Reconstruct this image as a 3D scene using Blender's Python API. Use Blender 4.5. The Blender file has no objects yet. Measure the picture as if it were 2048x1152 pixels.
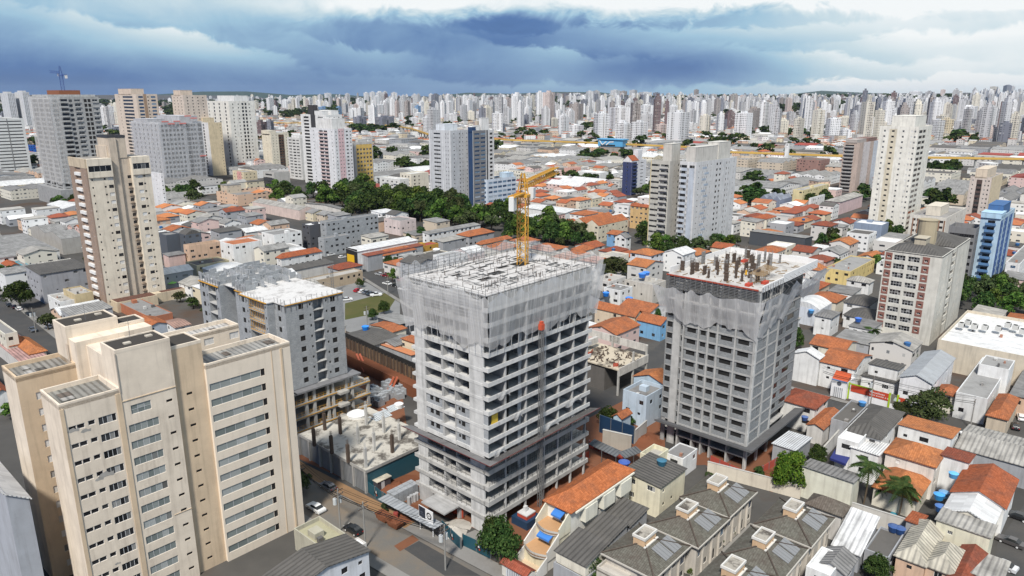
import bpy, math, random
import numpy as np
from mathutils import Vector
R = math.radians
C = bpy.context.scene.collection
# ------------------------------------------------------------------ camera
F, HC, TH = 1440.0, 80.0, math.atan(386 / 1440.0)
CT, ST = math.cos(TH), math.sin(TH)
cam = bpy.data.cameras.new('camera')
camo = bpy.data.objects.new('camera', cam)
C.objects.link(camo)
cam.sensor_width = 36.0
cam.lens = 36.0 * F / 2048.0
cam.clip_start, cam.clip_end = 1.0, 40000.0
camo.location = (0, 0, HC)
camo.rotation_euler = (R(90) - TH, 0, 0)
bpy.context.scene.camera = camo
vs = bpy.context.scene.view_settings
vs.view_transform, vs.look, vs.exposure, vs.gamma = 'Standard', 'None', 0.14, 1.0
# ------------------------------------------------------------------ sky and sun
SUN_EL, SUN_AZ = 50.0, 257.0      # azimuth counted anticlockwise from +X
world = bpy.data.worlds.new('World')
bpy.context.scene.world = world
world.use_nodes = True
def make_world():
 nt = world.node_tree
 nt.nodes.clear()
 N, L = nt.nodes.new, nt.links.new
 def math_(op, a, b=None, c=None, clamp=False):
  n = N('ShaderNodeMath'); n.operation = op; n.use_clamp = clamp
  for i, x in enumerate((a, b, c)):
   if x is None: continue
   if isinstance(x, (int, float)): n.inputs[i].default_value = x
   else: L(x, n.inputs[i])
  return n.outputs[0]
 sky = N('ShaderNodeTexSky'); sky.sky_type = 'NISHITA'; sky.sun_disc = False
 sky.sun_elevation = R(SUN_EL); sky.sun_rotation = R(90 - SUN_AZ)
 sky.air_density = 1.0; sky.dust_density = 1.5; sky.altitude = 760
 tc = N('ShaderNodeTexCoord')
 sp = N('ShaderNodeSeparateXYZ'); L(tc.outputs['Generated'], sp.inputs[0])
 x, y, z = sp.outputs
 az = math_('ARCTAN2', x, y)                       # 0 ahead, positive to the right
 el = math_('ARCSINE', z)
 def vec(sx, sy, off=0.0):
  cx = N('ShaderNodeCombineXYZ')
  L(math_('MULTIPLY', az, sx), cx.inputs[0]); L(math_('MULTIPLY', el, sy), cx.inputs[1])
  cx.inputs[2].default_value = off
  return cx.outputs[0]
 def noise(v, sc, det, rough, dist=0.0):
  n = N('ShaderNodeTexNoise'); n.inputs['Scale'].default_value = sc
  n.inputs['Detail'].default_value = det; n.inputs['Roughness'].default_value = rough
  n.inputs['Distortion'].default_value = dist
  L(v, n.inputs['Vector']); return n.outputs['Fac']
 def blob(a0, e0, sa, se, amp):                    # soft bank of cloud round one direction
  da = math_('DIVIDE', math_('SUBTRACT', az, a0), sa)
  de = math_('DIVIDE', math_('SUBTRACT', el, e0), se)
  q = math_('ADD', math_('MULTIPLY', da, da), math_('MULTIPLY', de, de))
  return math_('MULTIPLY', math_('EXPONENT', math_('MULTIPLY', q, -1.0)), amp)
 big = noise(vec(1.0, 2.4, 3.1), 4.2, 8, 0.55, 0.5)
 fine = noise(vec(1.0, 1.5, 8.7), 16.0, 10, 0.60, 0.7)
 wisp = noise(vec(1.0, 4.5, 1.3), 5.0, 7, 0.55, 0.3)
 edge = math_('ADD', math_('MULTIPLY', math_('SUBTRACT', fine, 0.5), 0.045), math_('MULTIPLY', math_('SUBTRACT', big, 0.5), 0.035))
 def step(x_, lo, hi):
  n = N('ShaderNodeMapRange'); n.interpolation_type = 'SMOOTHSTEP'
  L(x_, n.inputs[0]); n.inputs[1].default_value = lo; n.inputs[2].default_value = hi
  return n.outputs[0]
 def bank(a0, sa, et, sl, dep, amp):               # crisp billowing top, soft underside
  da = math_('SUBTRACT', az, a0)
  d = math_('SUBTRACT', math_('ADD', math_('ADD', math_('MULTIPLY', da, sl), et), edge), el)
  k = math_('MULTIPLY', step(d, -0.001, 0.007), math_('EXPONENT', math_('MULTIPLY', math_('MAXIMUM', d, 0.0), -1.0 / dep)))
  q = math_('DIVIDE', da, sa)
  return math_('MULTIPLY', math_('MULTIPLY', k, math_('EXPONENT', math_('MULTIPLY', math_('MULTIPLY', q, q), -1.0))), amp)
 t = math_('ADD', math_('MULTIPLY', math_('SUBTRACT', big, 0.5), 0.34), math_('MULTIPLY', math_('SUBTRACT', wisp, 0.5), 0.20))
 t = math_('ADD', t, math_('MULTIPLY', math_('SUBTRACT', fine, 0.5), 0.24))
 t = math_('ADD', t, 0.285)
 # the deck is bright to the right and overhead, stormy ahead and to the left
 t = math_('ADD', t, math_('MULTIPLY', step(az, 0.0, 0.62), 0.46))
 t = math_('ADD', t, math_('MULTIPLY', math_('MULTIPLY', step(math_('ADD', el, edge), 0.086, 0.112), step(az, -0.40, -0.08)), 0.52))
 t = math_('ADD', t, math_('MULTIPLY', step(el, 0.14, 0.5), -0.06))
 for b in BLOBS: t = math_('ADD', t, blob(*b))
 for b in BANKS: t = math_('ADD', t, bank(*b))
 # the unseen deck behind the camera is dimmed to cut fill light
 t = math_('ADD', t, math_('MULTIPLY', math_('MULTIPLY', y, -1.0, clamp=True), 0.06), clamp=True)
 t = math_('MULTIPLY', t, math_('SUBTRACT', 1.0, math_('MULTIPLY', step(math_('MULTIPLY', y, -1.0), -0.1, 0.4), 0.55)), clamp=True)
 ramp = N('ShaderNodeValToRGB'); L(t, ramp.inputs[0])
 cr = ramp.color_ramp
 stops = [(0.0, (0.032, 0.080, 0.22)), (0.22, (0.068, 0.150, 0.345)), (0.40, (0.175, 0.295, 0.47)),
    (0.56, (0.30, 0.47, 0.60)), (0.74, (0.52, 0.63, 0.68)), (0.92, (0.80, 0.82, 0.82))]
 cr.elements[0].position, cr.elements[0].color = stops[0][0], (*stops[0][1], 1)
 cr.elements[1].position, cr.elements[1].color = stops[-1][0], (*stops[-1][1], 1)
 for p, c in stops[1:-1]:
  e = cr.elements.new(p); e.color = (*c, 1)
 b1 = N('ShaderNodeBackground'); L(sky.outputs[0], b1.inputs[0]); b1.inputs[1].default_value = 0.08
 b2 = N('ShaderNodeBackground'); L(ramp.outputs[0], b2.inputs[0]); b2.inputs[1].default_value = 1.1
 mx = N('ShaderNodeMixShader'); mx.inputs[0].default_value = 0.93
 L(b1.outputs[0], mx.inputs[1]); L(b2.outputs[0], mx.inputs[2])
 out = N('ShaderNodeOutputWorld'); L(mx.outputs[0], out.inputs[0])
# (azimuth, elevation, width, height, amount)
BLOBS = [(-0.24, 0.112, 0.16, 0.018, 0.20), (0.12, 0.118, 0.2, 0.014, 0.12), (-0.50, 0.105, 0.26, 0.05, 0.34), (-0.45, 0.018, 0.30, 0.020, -0.13), (-0.02, 0.065, 0.10, 0.03, -0.08), (0.24, 0.035, 0.12, 0.022, -0.30), (0.10, 0.10, 0.14, 0.012, -0.12)]
# (azimuth, half width, height of the top, its slope, depth, amount)
BANKS = [(-0.42, 0.13, 0.072, -0.22, 0.032, 0.34), (-0.19, 0.08, 0.060, -0.15, 0.030, 0.22), (0.05, 0.10, 0.062, -0.12, 0.045, 0.28), (0.02, 0.20, 0.020, -0.03, 0.020, 0.20),
   (0.44, 0.25, 0.016, 0.02, 0.014, 0.40), (0.40, 0.12, 0.050, -0.10, 0.020, 0.24), (0.50, 0.28, 0.112, -0.02, 0.030, 0.22), (0.22, 0.25, 0.086, 0.0, 0.016, 0.22), (0.55, 0.16, 0.075, 0.05, 0.025, 0.2)]
make_world()
sun = bpy.data.lights.new('sun', 'SUN')
sun.energy, sun.angle, sun.color = 4.8, R(7), (1.0, 0.955, 0.88)
suno = bpy.data.objects.new('sun', sun)
C.objects.link(suno)
_sd = Vector((math.cos(R(SUN_EL)) * math.cos(R(SUN_AZ)), math.cos(R(SUN_EL)) * math.sin(R(SUN_AZ)), math.sin(R(SUN_EL))))
suno.rotation_euler = _sd.to_track_quat('Z', 'Y').to_euler()
suno.location = (0, 0, 300)
# ------------------------------------------------------------------ small geometry helpers
def at(u, v, z=0.0):
 """world x, y of the sight line through photo pixel (u, v) where it meets height z"""
 a, b = (u - 1024) / F, -(v - 576) / F
 t = (z - HC) / (-ST + b * CT)
 return a * t, (CT + b * ST) * t
def proj(x, y, z):
 z -= HC
 d = y * CT - z * ST
 return 1024 + F * x / d, 576 - F * (y * ST + z * CT) / d
def run(x, y, z, ang, u):
 """distance to go from (x, y, z) in direction ang to come under photo column u"""
 dep, c, s, k = y * CT - (z - HC) * ST, math.cos(R(ang)), math.sin(R(ang)), u - 1024
 return (k * dep - F * x) / (F * c - k * s * CT)
def foot(N, uL, uR, h, rot=48.0):
 x, y = at(N[0], N[1], h)
 return x, y, abs(run(x, y, h, rot, uR)), abs(run(x, y, h, rot + 90, uL))
def lift(x, y, v):
 """height over (x, y) that shows at photo row v"""
 b = -(v - 576) / F
 # (y*ST + z*CT) = b*(y*CT - z*ST)
 return HC + y * (b * CT - ST) / (CT + b * ST)
# ------------------------------------------------------------------ materials
class NT:
 def __init__(s, name):
  s.m = bpy.data.materials.new(name); s.m.use_nodes = True
  s.t = s.m.node_tree; s.t.nodes.clear()
  s.out = s.t.nodes.new('ShaderNodeOutputMaterial')
 def n(s, typ, **kw):
  n = s.t.nodes.new('ShaderNode' + typ)
  for k, v in kw.items():
   if k.startswith('p_'): setattr(n, k[2:], v)
   else: s.set(n.inputs[k.replace('_', ' ')], v)
  return n
 def set(s, inp, v):
  if hasattr(v, 'is_linked'): s.t.links.new(v, inp)
  elif isinstance(v, tuple) and len(v) == 3 and inp.type == 'RGBA': inp.default_value = (*v, 1)
  else: inp.default_value = v
 def m_(s, op, a, b=0.0, clamp=False):
  n = s.t.nodes.new('ShaderNodeMath'); n.operation = op; n.use_clamp = clamp
  s.set(n.inputs[0], a); s.set(n.inputs[1], b)
  return n.outputs[0]
 def mix(s, f, a, b, mode='MIX'):
  n = s.t.nodes.new('ShaderNodeMix'); n.data_type = 'RGBA'; n.blend_type = mode
  s.set(n.inputs[0], f); s.set(n.inputs[6], a); s.set(n.inputs[7], b)
  return n.outputs[2]
 def ramp(s, f, *stops):
  n = s.t.nodes.new('ShaderNodeValToRGB'); s.set(n.inputs[0], f)
  e = n.color_ramp.elements
  while len(e) < len(stops): e.new(0.5)
  for i, (p, c) in enumerate(stops):
   e[i].position = p
   e[i].color = (*c, 1) if isinstance(c, tuple) else (c, c, c, 1)
  return n.outputs[0]
 def uv(s):
  if not hasattr(s, '_uv'):
   s._uv = s.n('UVMap').outputs[0]
   q = s.n('SeparateXYZ', Vector=s._uv); s.u, s.v = q.outputs[0], q.outputs[1]
  return s._uv
 def obco(s):
  if not hasattr(s, '_ob'): s._ob = s.n('TexCoord').outputs['Object']
  return s._ob
 def pos(s):
  if not hasattr(s, '_ps'): s._ps = s.n('NewGeometry').outputs['Position']
  return s._ps
 def oi(s, k):
  if not hasattr(s, '_oi'): s._oi = s.n('ObjectInfo')
  return s._oi.outputs[k]
 def noise(s, vec, scale, det=4, rough=0.6, sx=1, sy=1, sz=1):
  mp = s.n('Mapping', Vector=vec, Scale=(sx, sy, sz))
  return s.n('TexNoise', Vector=mp.outputs[0], Scale=scale, Detail=det, Roughness=rough).outputs['Fac']
 def cell(s, a, b, extra=0.0):
  c = s.n('CombineXYZ', X=s.m_('FLOOR', a), Y=s.m_('FLOOR', b), Z=extra)
  return s.n('TexWhiteNoise', Vector=c.outputs[0]).outputs['Value']
 def done(s, col, rough=0.8, **kw):
  b = s.n('BsdfPrincipled')
  s.set(b.inputs['Base Color'], col); s.set(b.inputs['Roughness'], rough)
  if not isinstance(rough, float) or rough > .6: b.inputs['Specular IOR Level'].default_value = .12
  for k, v in kw.items(): s.set(b.inputs[k.replace('_', ' ')], v)
  s.t.links.new(b.outputs[0], s.out.inputs[0])
  s.b = b
  return s.m
 def bump(s, h, dist):
  s.set(s.b.inputs['Normal'], s.n('Bump', Height=h, Distance=dist).outputs[0])
MAT = {}
def base_col(t, src):
 if src == 'obj': return t.oi('Color')
 if src == 'attr': return t.n('Attribute', p_attribute_name='Col').outputs['Color']
 return src
def plaster(name, src='obj', blotch=0.16, streak=0.22, rough=0.85, dirt=(0.10, 0.09, 0.08), sc=0.3):
 t = NT(name); uv = t.uv()
 a = t.ramp(t.noise(t.pos(), sc, 5, 0.62), (0.35, 0.0), (0.75, 1.0))
 b = t.ramp(t.noise(uv, 1.0, 4, 0.6, 0.9, 0.06, 1), (0.5, 0.0), (0.78, 1.0))
 f = t.m_('ADD', t.m_('MULTIPLY', a, blotch), t.m_('MULTIPLY', b, streak), True)
 col = t.mix(f, base_col(t, src), dirt)
 g = t.noise(t.pos(), 6.0, 2)
 col = t.mix(t.m_('MULTIPLY', g, 0.10), col, (0.05, 0.05, 0.05))
 MAT[name] = t.done(col, rough); return t
plaster('plaster', blotch=.24, streak=.36); plaster('clean', blotch=0.10, streak=0.14)
plaster('aged', blotch=0.24, streak=0.34, dirt=(0.15, 0.115, 0.09))
plaster('concrete', blotch=0.34, streak=0.40, dirt=(0.07, 0.068, 0.065), sc=0.55)
plaster('pale', blotch=0.34, streak=0.42, dirt=(0.12, 0.118, 0.115), sc=0.5)
plaster('plasterC', 'attr', 0.14, 0.12)
# flat roofs and slabs: big puddle-like stains and patches
def slab(name, lo, hi, src='obj', dark=(0.05, 0.047, 0.043), sc=0.16):
 t = NT(name)
 a = t.ramp(t.noise(t.pos(), sc, 8, 0.68), (lo, 0.0), (hi, 1.0))
 b = t.noise(t.pos(), 1.3, 5, 0.7)
 col = t.mix(t.m_('MULTIPLY', a, 0.85), base_col(t, src), dark)
 col = t.mix(t.m_('MULTIPLY', b, 0.3), col, (0.09, 0.085, 0.08))
 MAT[name] = t.done(col, 0.9)
slab('slab', 0.48, 0.72); slab('flatroof', 0.5, 0.9); slab('poured', 0.50, 0.70, sc=0.35, dark=(0.17, 0.15, 0.14))
slab('dirtyslab', 0.49, 0.58, dark=(0.045, 0.036, 0.030), sc=0.22)
def tile(name, src='obj'):
 t = NT(name); t.uv()
 c = t.cell(t.m_('MULTIPLY', t.u, 2.6), t.m_('MULTIPLY', t.v, 2.4))
 b0 = base_col(t, src); dk = t.mix(1.0, b0, (0.42, 0.38, 0.36), 'MULTIPLY'); col = t.mix(t.m_('MULTIPLY', c, 0.55), b0, dk)
 a = t.ramp(t.noise(t.pos(), 0.28, 6, 0.7), (0.45, 0.0), (0.8, 1.0))
 col = t.mix(t.m_('MULTIPLY', a, 0.7), col, (0.09, 0.065, 0.055))
 w = t.ramp(t.noise(t.pos(), 1.1, 4, 0.8), (0.66, 0.0), (0.8, 0.6))
 col = t.mix(w, col, (0.42, 0.34, 0.28))
 MAT[name] = t.done(col, 0.88)
 h = t.m_('ADD', t.m_('ABSOLUTE', t.m_('SINE', t.m_('MULTIPLY', t.u, 8.0))), t.m_('FRACT', t.m_('MULTIPLY', t.v, 2.4)))
 t.bump(h, 0.06)
tile('tile')
def corr(name, src='obj', period=0.9, dark=(0.06, 0.058, 0.055), amt=0.6):
 t = NT(name); t.uv()
 c = t.cell(t.m_('DIVIDE', t.u, 1.1), t.m_('DIVIDE', t.v, 2.3))
 col = t.mix(t.m_('MULTIPLY', c, 0.30), base_col(t, src), dark)
 a = t.ramp(t.noise(t.pos(), 0.22, 7, 0.68), (0.42, 0.0), (0.78, 1.0))
 col = t.mix(t.m_('MULTIPLY', a, amt), col, dark)
 st = t.ramp(t.noise(t.uv(), 1.0, 4, 0.6, 1.4, 0.10, 1), (0.5, 0.0), (0.8, 0.5))
 col = t.mix(st, col, dark)
 MAT[name] = t.done(col, 0.8)
 t.bump(t.m_('SINE', t.m_('MULTIPLY', t.u, 6.283 / period)), 0.09)
corr('corr'); corr('metalroof', period=0.5, dark=(0.25, 0.25, 0.25), amt=0.25)
def block(name, c1, c2, mortar, sx=0.39, sy=0.19, m=0.012, src=None):
 t = NT(name)
 br = t.n('TexBrick', Vector=t.uv(), Color1=c1, Color2=c2, Mortar=mortar, Scale=1.0)
 br.inputs['Brick Width'].default_value = sx; br.inputs['Row Height'].default_value = sy
 br.inputs['Mortar Size'].default_value = m
 a = t.ramp(t.noise(t.pos(), 0.45, 6, 0.7), (0.42, 0.0), (0.78, 0.45))
 col = t.mix(a, br.outputs['Color'], (0.12, 0.12, 0.125))
 w = t.ramp(t.noise(t.uv(), 0.5, 5, 0.7, 1, 2.2, 1), (0.60, 0.0), (0.68, 0.5))
 col = t.mix(w, col, (0.55, 0.56, 0.57))
 MAT[name] = t.done(col, 0.9)
block('block', (0.27, 0.285, 0.30), (0.34, 0.355, 0.37), (0.42, 0.43, 0.44)); block('blockdark', (0.19, 0.20, 0.205), (0.26, 0.27, 0.275), (0.33, 0.335, 0.34))
block('brickred', (0.20, 0.075, 0.06), (0.27, 0.11, 0.085), (0.25, 0.14, 0.11), 0.24, 0.075, 0.01)
block('brickpale', (0.27, 0.19, 0.145), (0.35, 0.25, 0.19), (0.36, 0.28, 0.23), 0.24, 0.08, 0.01)
def flatm(name, col, rough=0.7, metal=0.0, var=0.25, sc=2.0, **kw):
 t = NT(name)
 n = t.noise(t.pos(), sc, 4, 0.65)
 c0 = base_col(t, col) if isinstance(col, str) else col
 dark = (0.02, 0.02, 0.02) if isinstance(col, str) else tuple(x * 0.45 for x in col)
 c = t.mix(t.m_('MULTIPLY', n, var), c0, dark)
 MAT[name] = t.done(c, rough, Metallic=metal, **kw)
flatm('frame', (0.62, 0.62, 0.62), 0.5, 0, 0.15); flatm('darkframe', (0.05, 0.05, 0.055), 0.5)
flatm('steel', (0.20, 0.20, 0.20), 0.6, 0.3); flatm('rebar', (0.10, 0.075, 0.06), 0.85)
flatm('timber', (0.30, 0.21, 0.12), 0.85); flatm('yellow', (0.62, 0.32, 0.035), 0.55, 0, 0.35)
flatm('soil', (0.22, 0.085, 0.045), 0.95, 0, 0.75, 0.35); flatm('rust', (0.27, 0.11, 0.06), 0.9, 0, 0.6, 0.8)
flatm('paint', 'obj', 0.55, 0, 0.18); flatm('rubber', (0.02, 0.02, 0.02), 0.8); flatm('trunk', (0.11, 0.085, 0.06), 0.95)
flatm('plastic', 'obj', 0.35, 0, 0.1); flatm('carpaint', 'obj', 0.28, 0.0, 0.04, 1.0, Coat_Weight=0.6)
flatm('water', (0.03, 0.22, 0.30), 0.08, 0, 0.1); flatm('lamp', (0.7, 0.7, 0.68), 0.2); flatm('redlamp', (0.35, 0.02, 0.02), 0.3)
flatm('skin', (0.34, 0.2, 0.14), 0.6); flatm('solar', (0.075, 0.09, 0.115), 0.22, 0.2, 0.2, 0.8)
flatm('carglass', (0.015, 0.018, 0.02), 0.06)
# window glass: every pane gets its own look (dark room, drawn curtain, pale blind)
def glass(name, *stops, rough=0.12):
 t = NT(name)
 g = t.n('NewGeometry')
 r = t.m_('FRACT', t.m_('ADD', g.outputs['Random Per Island'], t.m_('MULTIPLY', t.oi('Random'), 7.31)))
 MAT[name] = t.done(t.ramp(r, *stops), rough)
glass('glass', (0.0, (0.008, 0.009, 0.01)), (0.5, (0.02, 0.022, 0.025)), (0.7, (0.05, 0.053, 0.056)), (0.88, (0.16, 0.16, 0.155)), (1.0, (0.4, 0.39, 0.37)))
glass('darkglass', (0.0, (0.01, 0.01, 0.012)), (0.7, (0.025, 0.025, 0.027)), (1.0, (0.06, 0.06, 0.06)))
glass('greenglass', (0.0, (0.15, 0.175, 0.17)), (0.55, (0.24, 0.265, 0.255)), (0.92, (0.37, 0.39, 0.38)), (1.0, (0.06, 0.055, 0.05)))
glass('shutter', (0.0, (0.60, 0.59, 0.57)), (0.6, (0.72, 0.71, 0.69)), (0.8, (0.66, 0.64, 0.6)), (1.0, (0.05, 0.05, 0.05)), rough=0.5)
glass('blueglass', (0.0, (0.02, 0.05, 0.11)), (0.5, (0.035, 0.085, 0.17)), (0.85, (0.15, 0.25, 0.36)), (1.0, (0.45, 0.5, 0.55)))
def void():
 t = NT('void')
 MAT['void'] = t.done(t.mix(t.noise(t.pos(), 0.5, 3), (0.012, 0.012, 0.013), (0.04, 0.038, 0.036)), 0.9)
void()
# facade pattern of buildings too far off for their windows to be told apart
def facade(name, src, pw=3.0, ph=2.95, w0=0.28, w1=0.74, h0=0.34, h1=0.78, band=0.25):
 t = NT(name); t.uv()
 base = base_col(t, src)
 rnd = t.oi('Random') if src == 'obj' else t.n('Attribute', p_attribute_name='Col').outputs['Alpha']
 pwv = t.m_('ADD', pw * 0.75, t.m_('MULTIPLY', rnd, pw * 0.6))
 a, b = t.m_('DIVIDE', t.u, pwv), t.m_('DIVIDE', t.v, ph)
 fa, fb = t.m_('FRACT', a), t.m_('FRACT', b)
 colr = t.cell(a, 0.0, t.m_('MULTIPLY', rnd, 91.0))          # what kind of column this is
 wide = t.m_('MULTIPLY', t.m_('SUBTRACT', colr, 0.5), 0.34)
 inu = t.m_('MULTIPLY', t.m_('GREATER_THAN', fa, t.m_('SUBTRACT', w0, wide)), t.m_('LESS_THAN', fa, t.m_('ADD', w1, wide)))
 inv = t.m_('MULTIPLY', t.m_('GREATER_THAN', fb, h0), t.m_('LESS_THAN', fb, h1))
 on = t.m_('GREATER_THAN', colr, 0.16)
 nz = t.m_('LESS_THAN', t.m_('ABSOLUTE', t.n('SeparateXYZ', Vector=t.n('NewGeometry').outputs['Normal']).outputs[2]), 0.5)
 win = t.m_('MULTIPLY', t.m_('MULTIPLY', inu, inv), t.m_('MULTIPLY', on, nz))
 cr = t.cell(a, b, t.m_('MULTIPLY', rnd, 37.0))
 wc = t.ramp(cr, (0.0, (0.02, 0.022, 0.026)), (0.5, (0.06, 0.065, 0.075)), (0.8, (0.15, 0.16, 0.17)), (1.0, (0.45, 0.45, 0.44)))
 stripe = t.m_('MULTIPLY', t.m_('MULTIPLY', t.m_('GREATER_THAN', colr, 0.80), nz), band)
 col = t.mix(stripe, base, t.mix(rnd, (0.16, 0.15, 0.15), (0.28, 0.20, 0.15)))
 col = t.mix(t.m_('MULTIPLY', t.noise(t.pos(), 0.02, 3), 0.22), col, (0.2, 0.2, 0.22))
 MAT[name] = t.done(t.mix(win, col, wc), 0.7)
facade('facade', 'obj'); facade('facadeC', 'attr')
facade('lowwall', 'obj', 3.4, 3.0, 0.36, 0.66, 0.36, 0.68, 0.0); facade('lowwallC', 'attr', 3.4, 3.0, 0.36, 0.66, 0.36, 0.68, 0.0)
def roofC():
 t = NT('roofC')
 c = t.n('Attribute', p_attribute_name='Col').outputs['Color']
 a = t.ramp(t.noise(t.pos(), 0.15, 6, 0.68), (0.42, 0.0), (0.8, 0.6))
 MAT['roofC'] = t.done(t.mix(a, c, (0.07, 0.06, 0.055)), 0.85)
roofC()
def leafm(name, c0, c1, c2):
 t = NT(name)
 g = t.n('NewGeometry')
 r = t.m_('FRACT', t.m_('ADD', g.outputs['Random Per Island'], t.m_('MULTIPLY', t.oi('Random'), 0.0)))
 col = t.ramp(r, (0.0, c0), (0.55, c1), (1.0, c2))
 hs = t.n('HueSaturation', Color=col)
 t.set(hs.inputs['Hue'], t.m_('ADD', 0.475, t.m_('MULTIPLY', t.oi('Random'), 0.05)))
 t.set(hs.inputs['Value'], t.m_('ADD', 0.72, t.m_('MULTIPLY', t.oi('Random'), 0.6)))
 d = t.n('BsdfDiffuse', Color=hs.outputs[0]); tr = t.n('BsdfTranslucent', Color=hs.outputs[0])
 mx = t.n('MixShader', Fac=0.22)
 t.t.links.new(d.outputs[0], mx.inputs[1]); t.t.links.new(tr.outputs[0], mx.inputs[2])
 t.t.links.new(mx.outputs[0], t.out.inputs[0])
 MAT[name] = t.m
leafm('leaf', (0.016, 0.033, 0.011), (0.042, 0.076, 0.022), (0.092, 0.13, 0.038))
leafm('leafbright', (0.035, 0.075, 0.012), (0.075, 0.145, 0.02), (0.15, 0.21, 0.03))
leafm('leafmid', (0.03, 0.055, 0.014), (0.065, 0.115, 0.022), (0.13, 0.18, 0.04))
leafm('leafdull', (0.035, 0.05, 0.02), (0.06, 0.08, 0.03), (0.10, 0.115, 0.05))
leafm('palmleaf', (0.025, 0.05, 0.018), (0.05, 0.085, 0.028), (0.10, 0.13, 0.04))
# white debris netting: a fine weave that the building shows through
def net(name, op, col):
 t = NT(name); t.uv()
 w = t.noise(t.uv(), 0.35, 5, 0.6, 2.2, 0.35, 1)
 thread = t.m_('MULTIPLY', t.m_('GREATER_THAN', t.m_('FRACT', t.m_('MULTIPLY', t.u, 0.66)), 0.955), 0.35)
 f = t.m_('ADD', t.m_('ADD', op - 0.2, t.m_('MULTIPLY', t.m_('SUBTRACT', w, .15), 0.75)), thread, True)
 d = t.n('BsdfDiffuse', Color=col); tl = t.n('BsdfTranslucent', Color=col); tp = t.n('BsdfTransparent')
 m1 = t.n('MixShader', Fac=0.35); t.t.links.new(d.outputs[0], m1.inputs[1]); t.t.links.new(tl.outputs[0], m1.inputs[2])
 m2 = t.n('MixShader', Fac=f); t.t.links.new(tp.outputs[0], m2.inputs[1]); t.t.links.new(m1.outputs[0], m2.inputs[2])
 t.t.links.new(m2.outputs[0], t.out.inputs[0]); MAT[name] = t.m
net('netting', 0.46, (0.78, 0.77, 0.76)); net('netdense', 0.62, (0.62, 0.63, 0.65)); net('netthick', 0.62, (0.80, 0.79, 0.78)); net('netthin', 0.26, (0.82, 0.82, 0.84)); net('netred', 0.75, (0.55, 0.09, 0.05))
# ground, asphalt, paving
def ground():
 t = NT('ground')
 p = t.pos()
 a = t.ramp(t.noise(p, 0.012, 6, 0.65), (0.40, (0.065, 0.062, 0.058)), (0.52, (0.10, 0.094, 0.087)), (0.60, (0.10, 0.066, 0.047)), (0.70, (0.04, 0.055, 0.022)))
 b = t.noise(p, 0.4, 6, 0.7)
 MAT['ground'] = t.done(t.mix(t.m_('MULTIPLY', b, 0.5), a, (0.05, 0.05, 0.048)), 0.95)
ground()
def asphalt(name, col, tint):
 t = NT(name); p = t.pos()
 a = t.ramp(t.noise(p, 0.10, 6, 0.7), (0.45, 0.0), (0.72, 1.0))
 b = t.noise(p, 3.0, 3, 0.7)
 c = t.mix(t.m_('MULTIPLY', a, 0.75), col, tint)
 MAT[name] = t.done(t.mix(t.m_('MULTIPLY', b, 0.4), c, tuple(x * 0.5 for x in col)), 0.9)
asphalt('asphalt', (0.07, 0.07, 0.07), (0.11, 0.10, 0.09)); asphalt('dustroad', (0.165, 0.155, 0.14), (0.26, 0.185, 0.115))
asphalt('paving', (0.26, 0.25, 0.235), (0.17, 0.155, 0.135)); asphalt('gravel', (0.24, 0.24, 0.238), (0.17, 0.168, 0.16))
asphalt('grass', (0.085, 0.09, 0.03), (0.14, 0.11, 0.05)); asphalt('earth', (0.21, 0.09, 0.05), (0.13, 0.075, 0.05))
asphalt('sandy', (0.30, 0.18, 0.095), (0.2, 0.13, 0.08)); asphalt('hillgreen', (0.028, 0.05, 0.03), (0.05, 0.07, 0.035))
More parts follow.
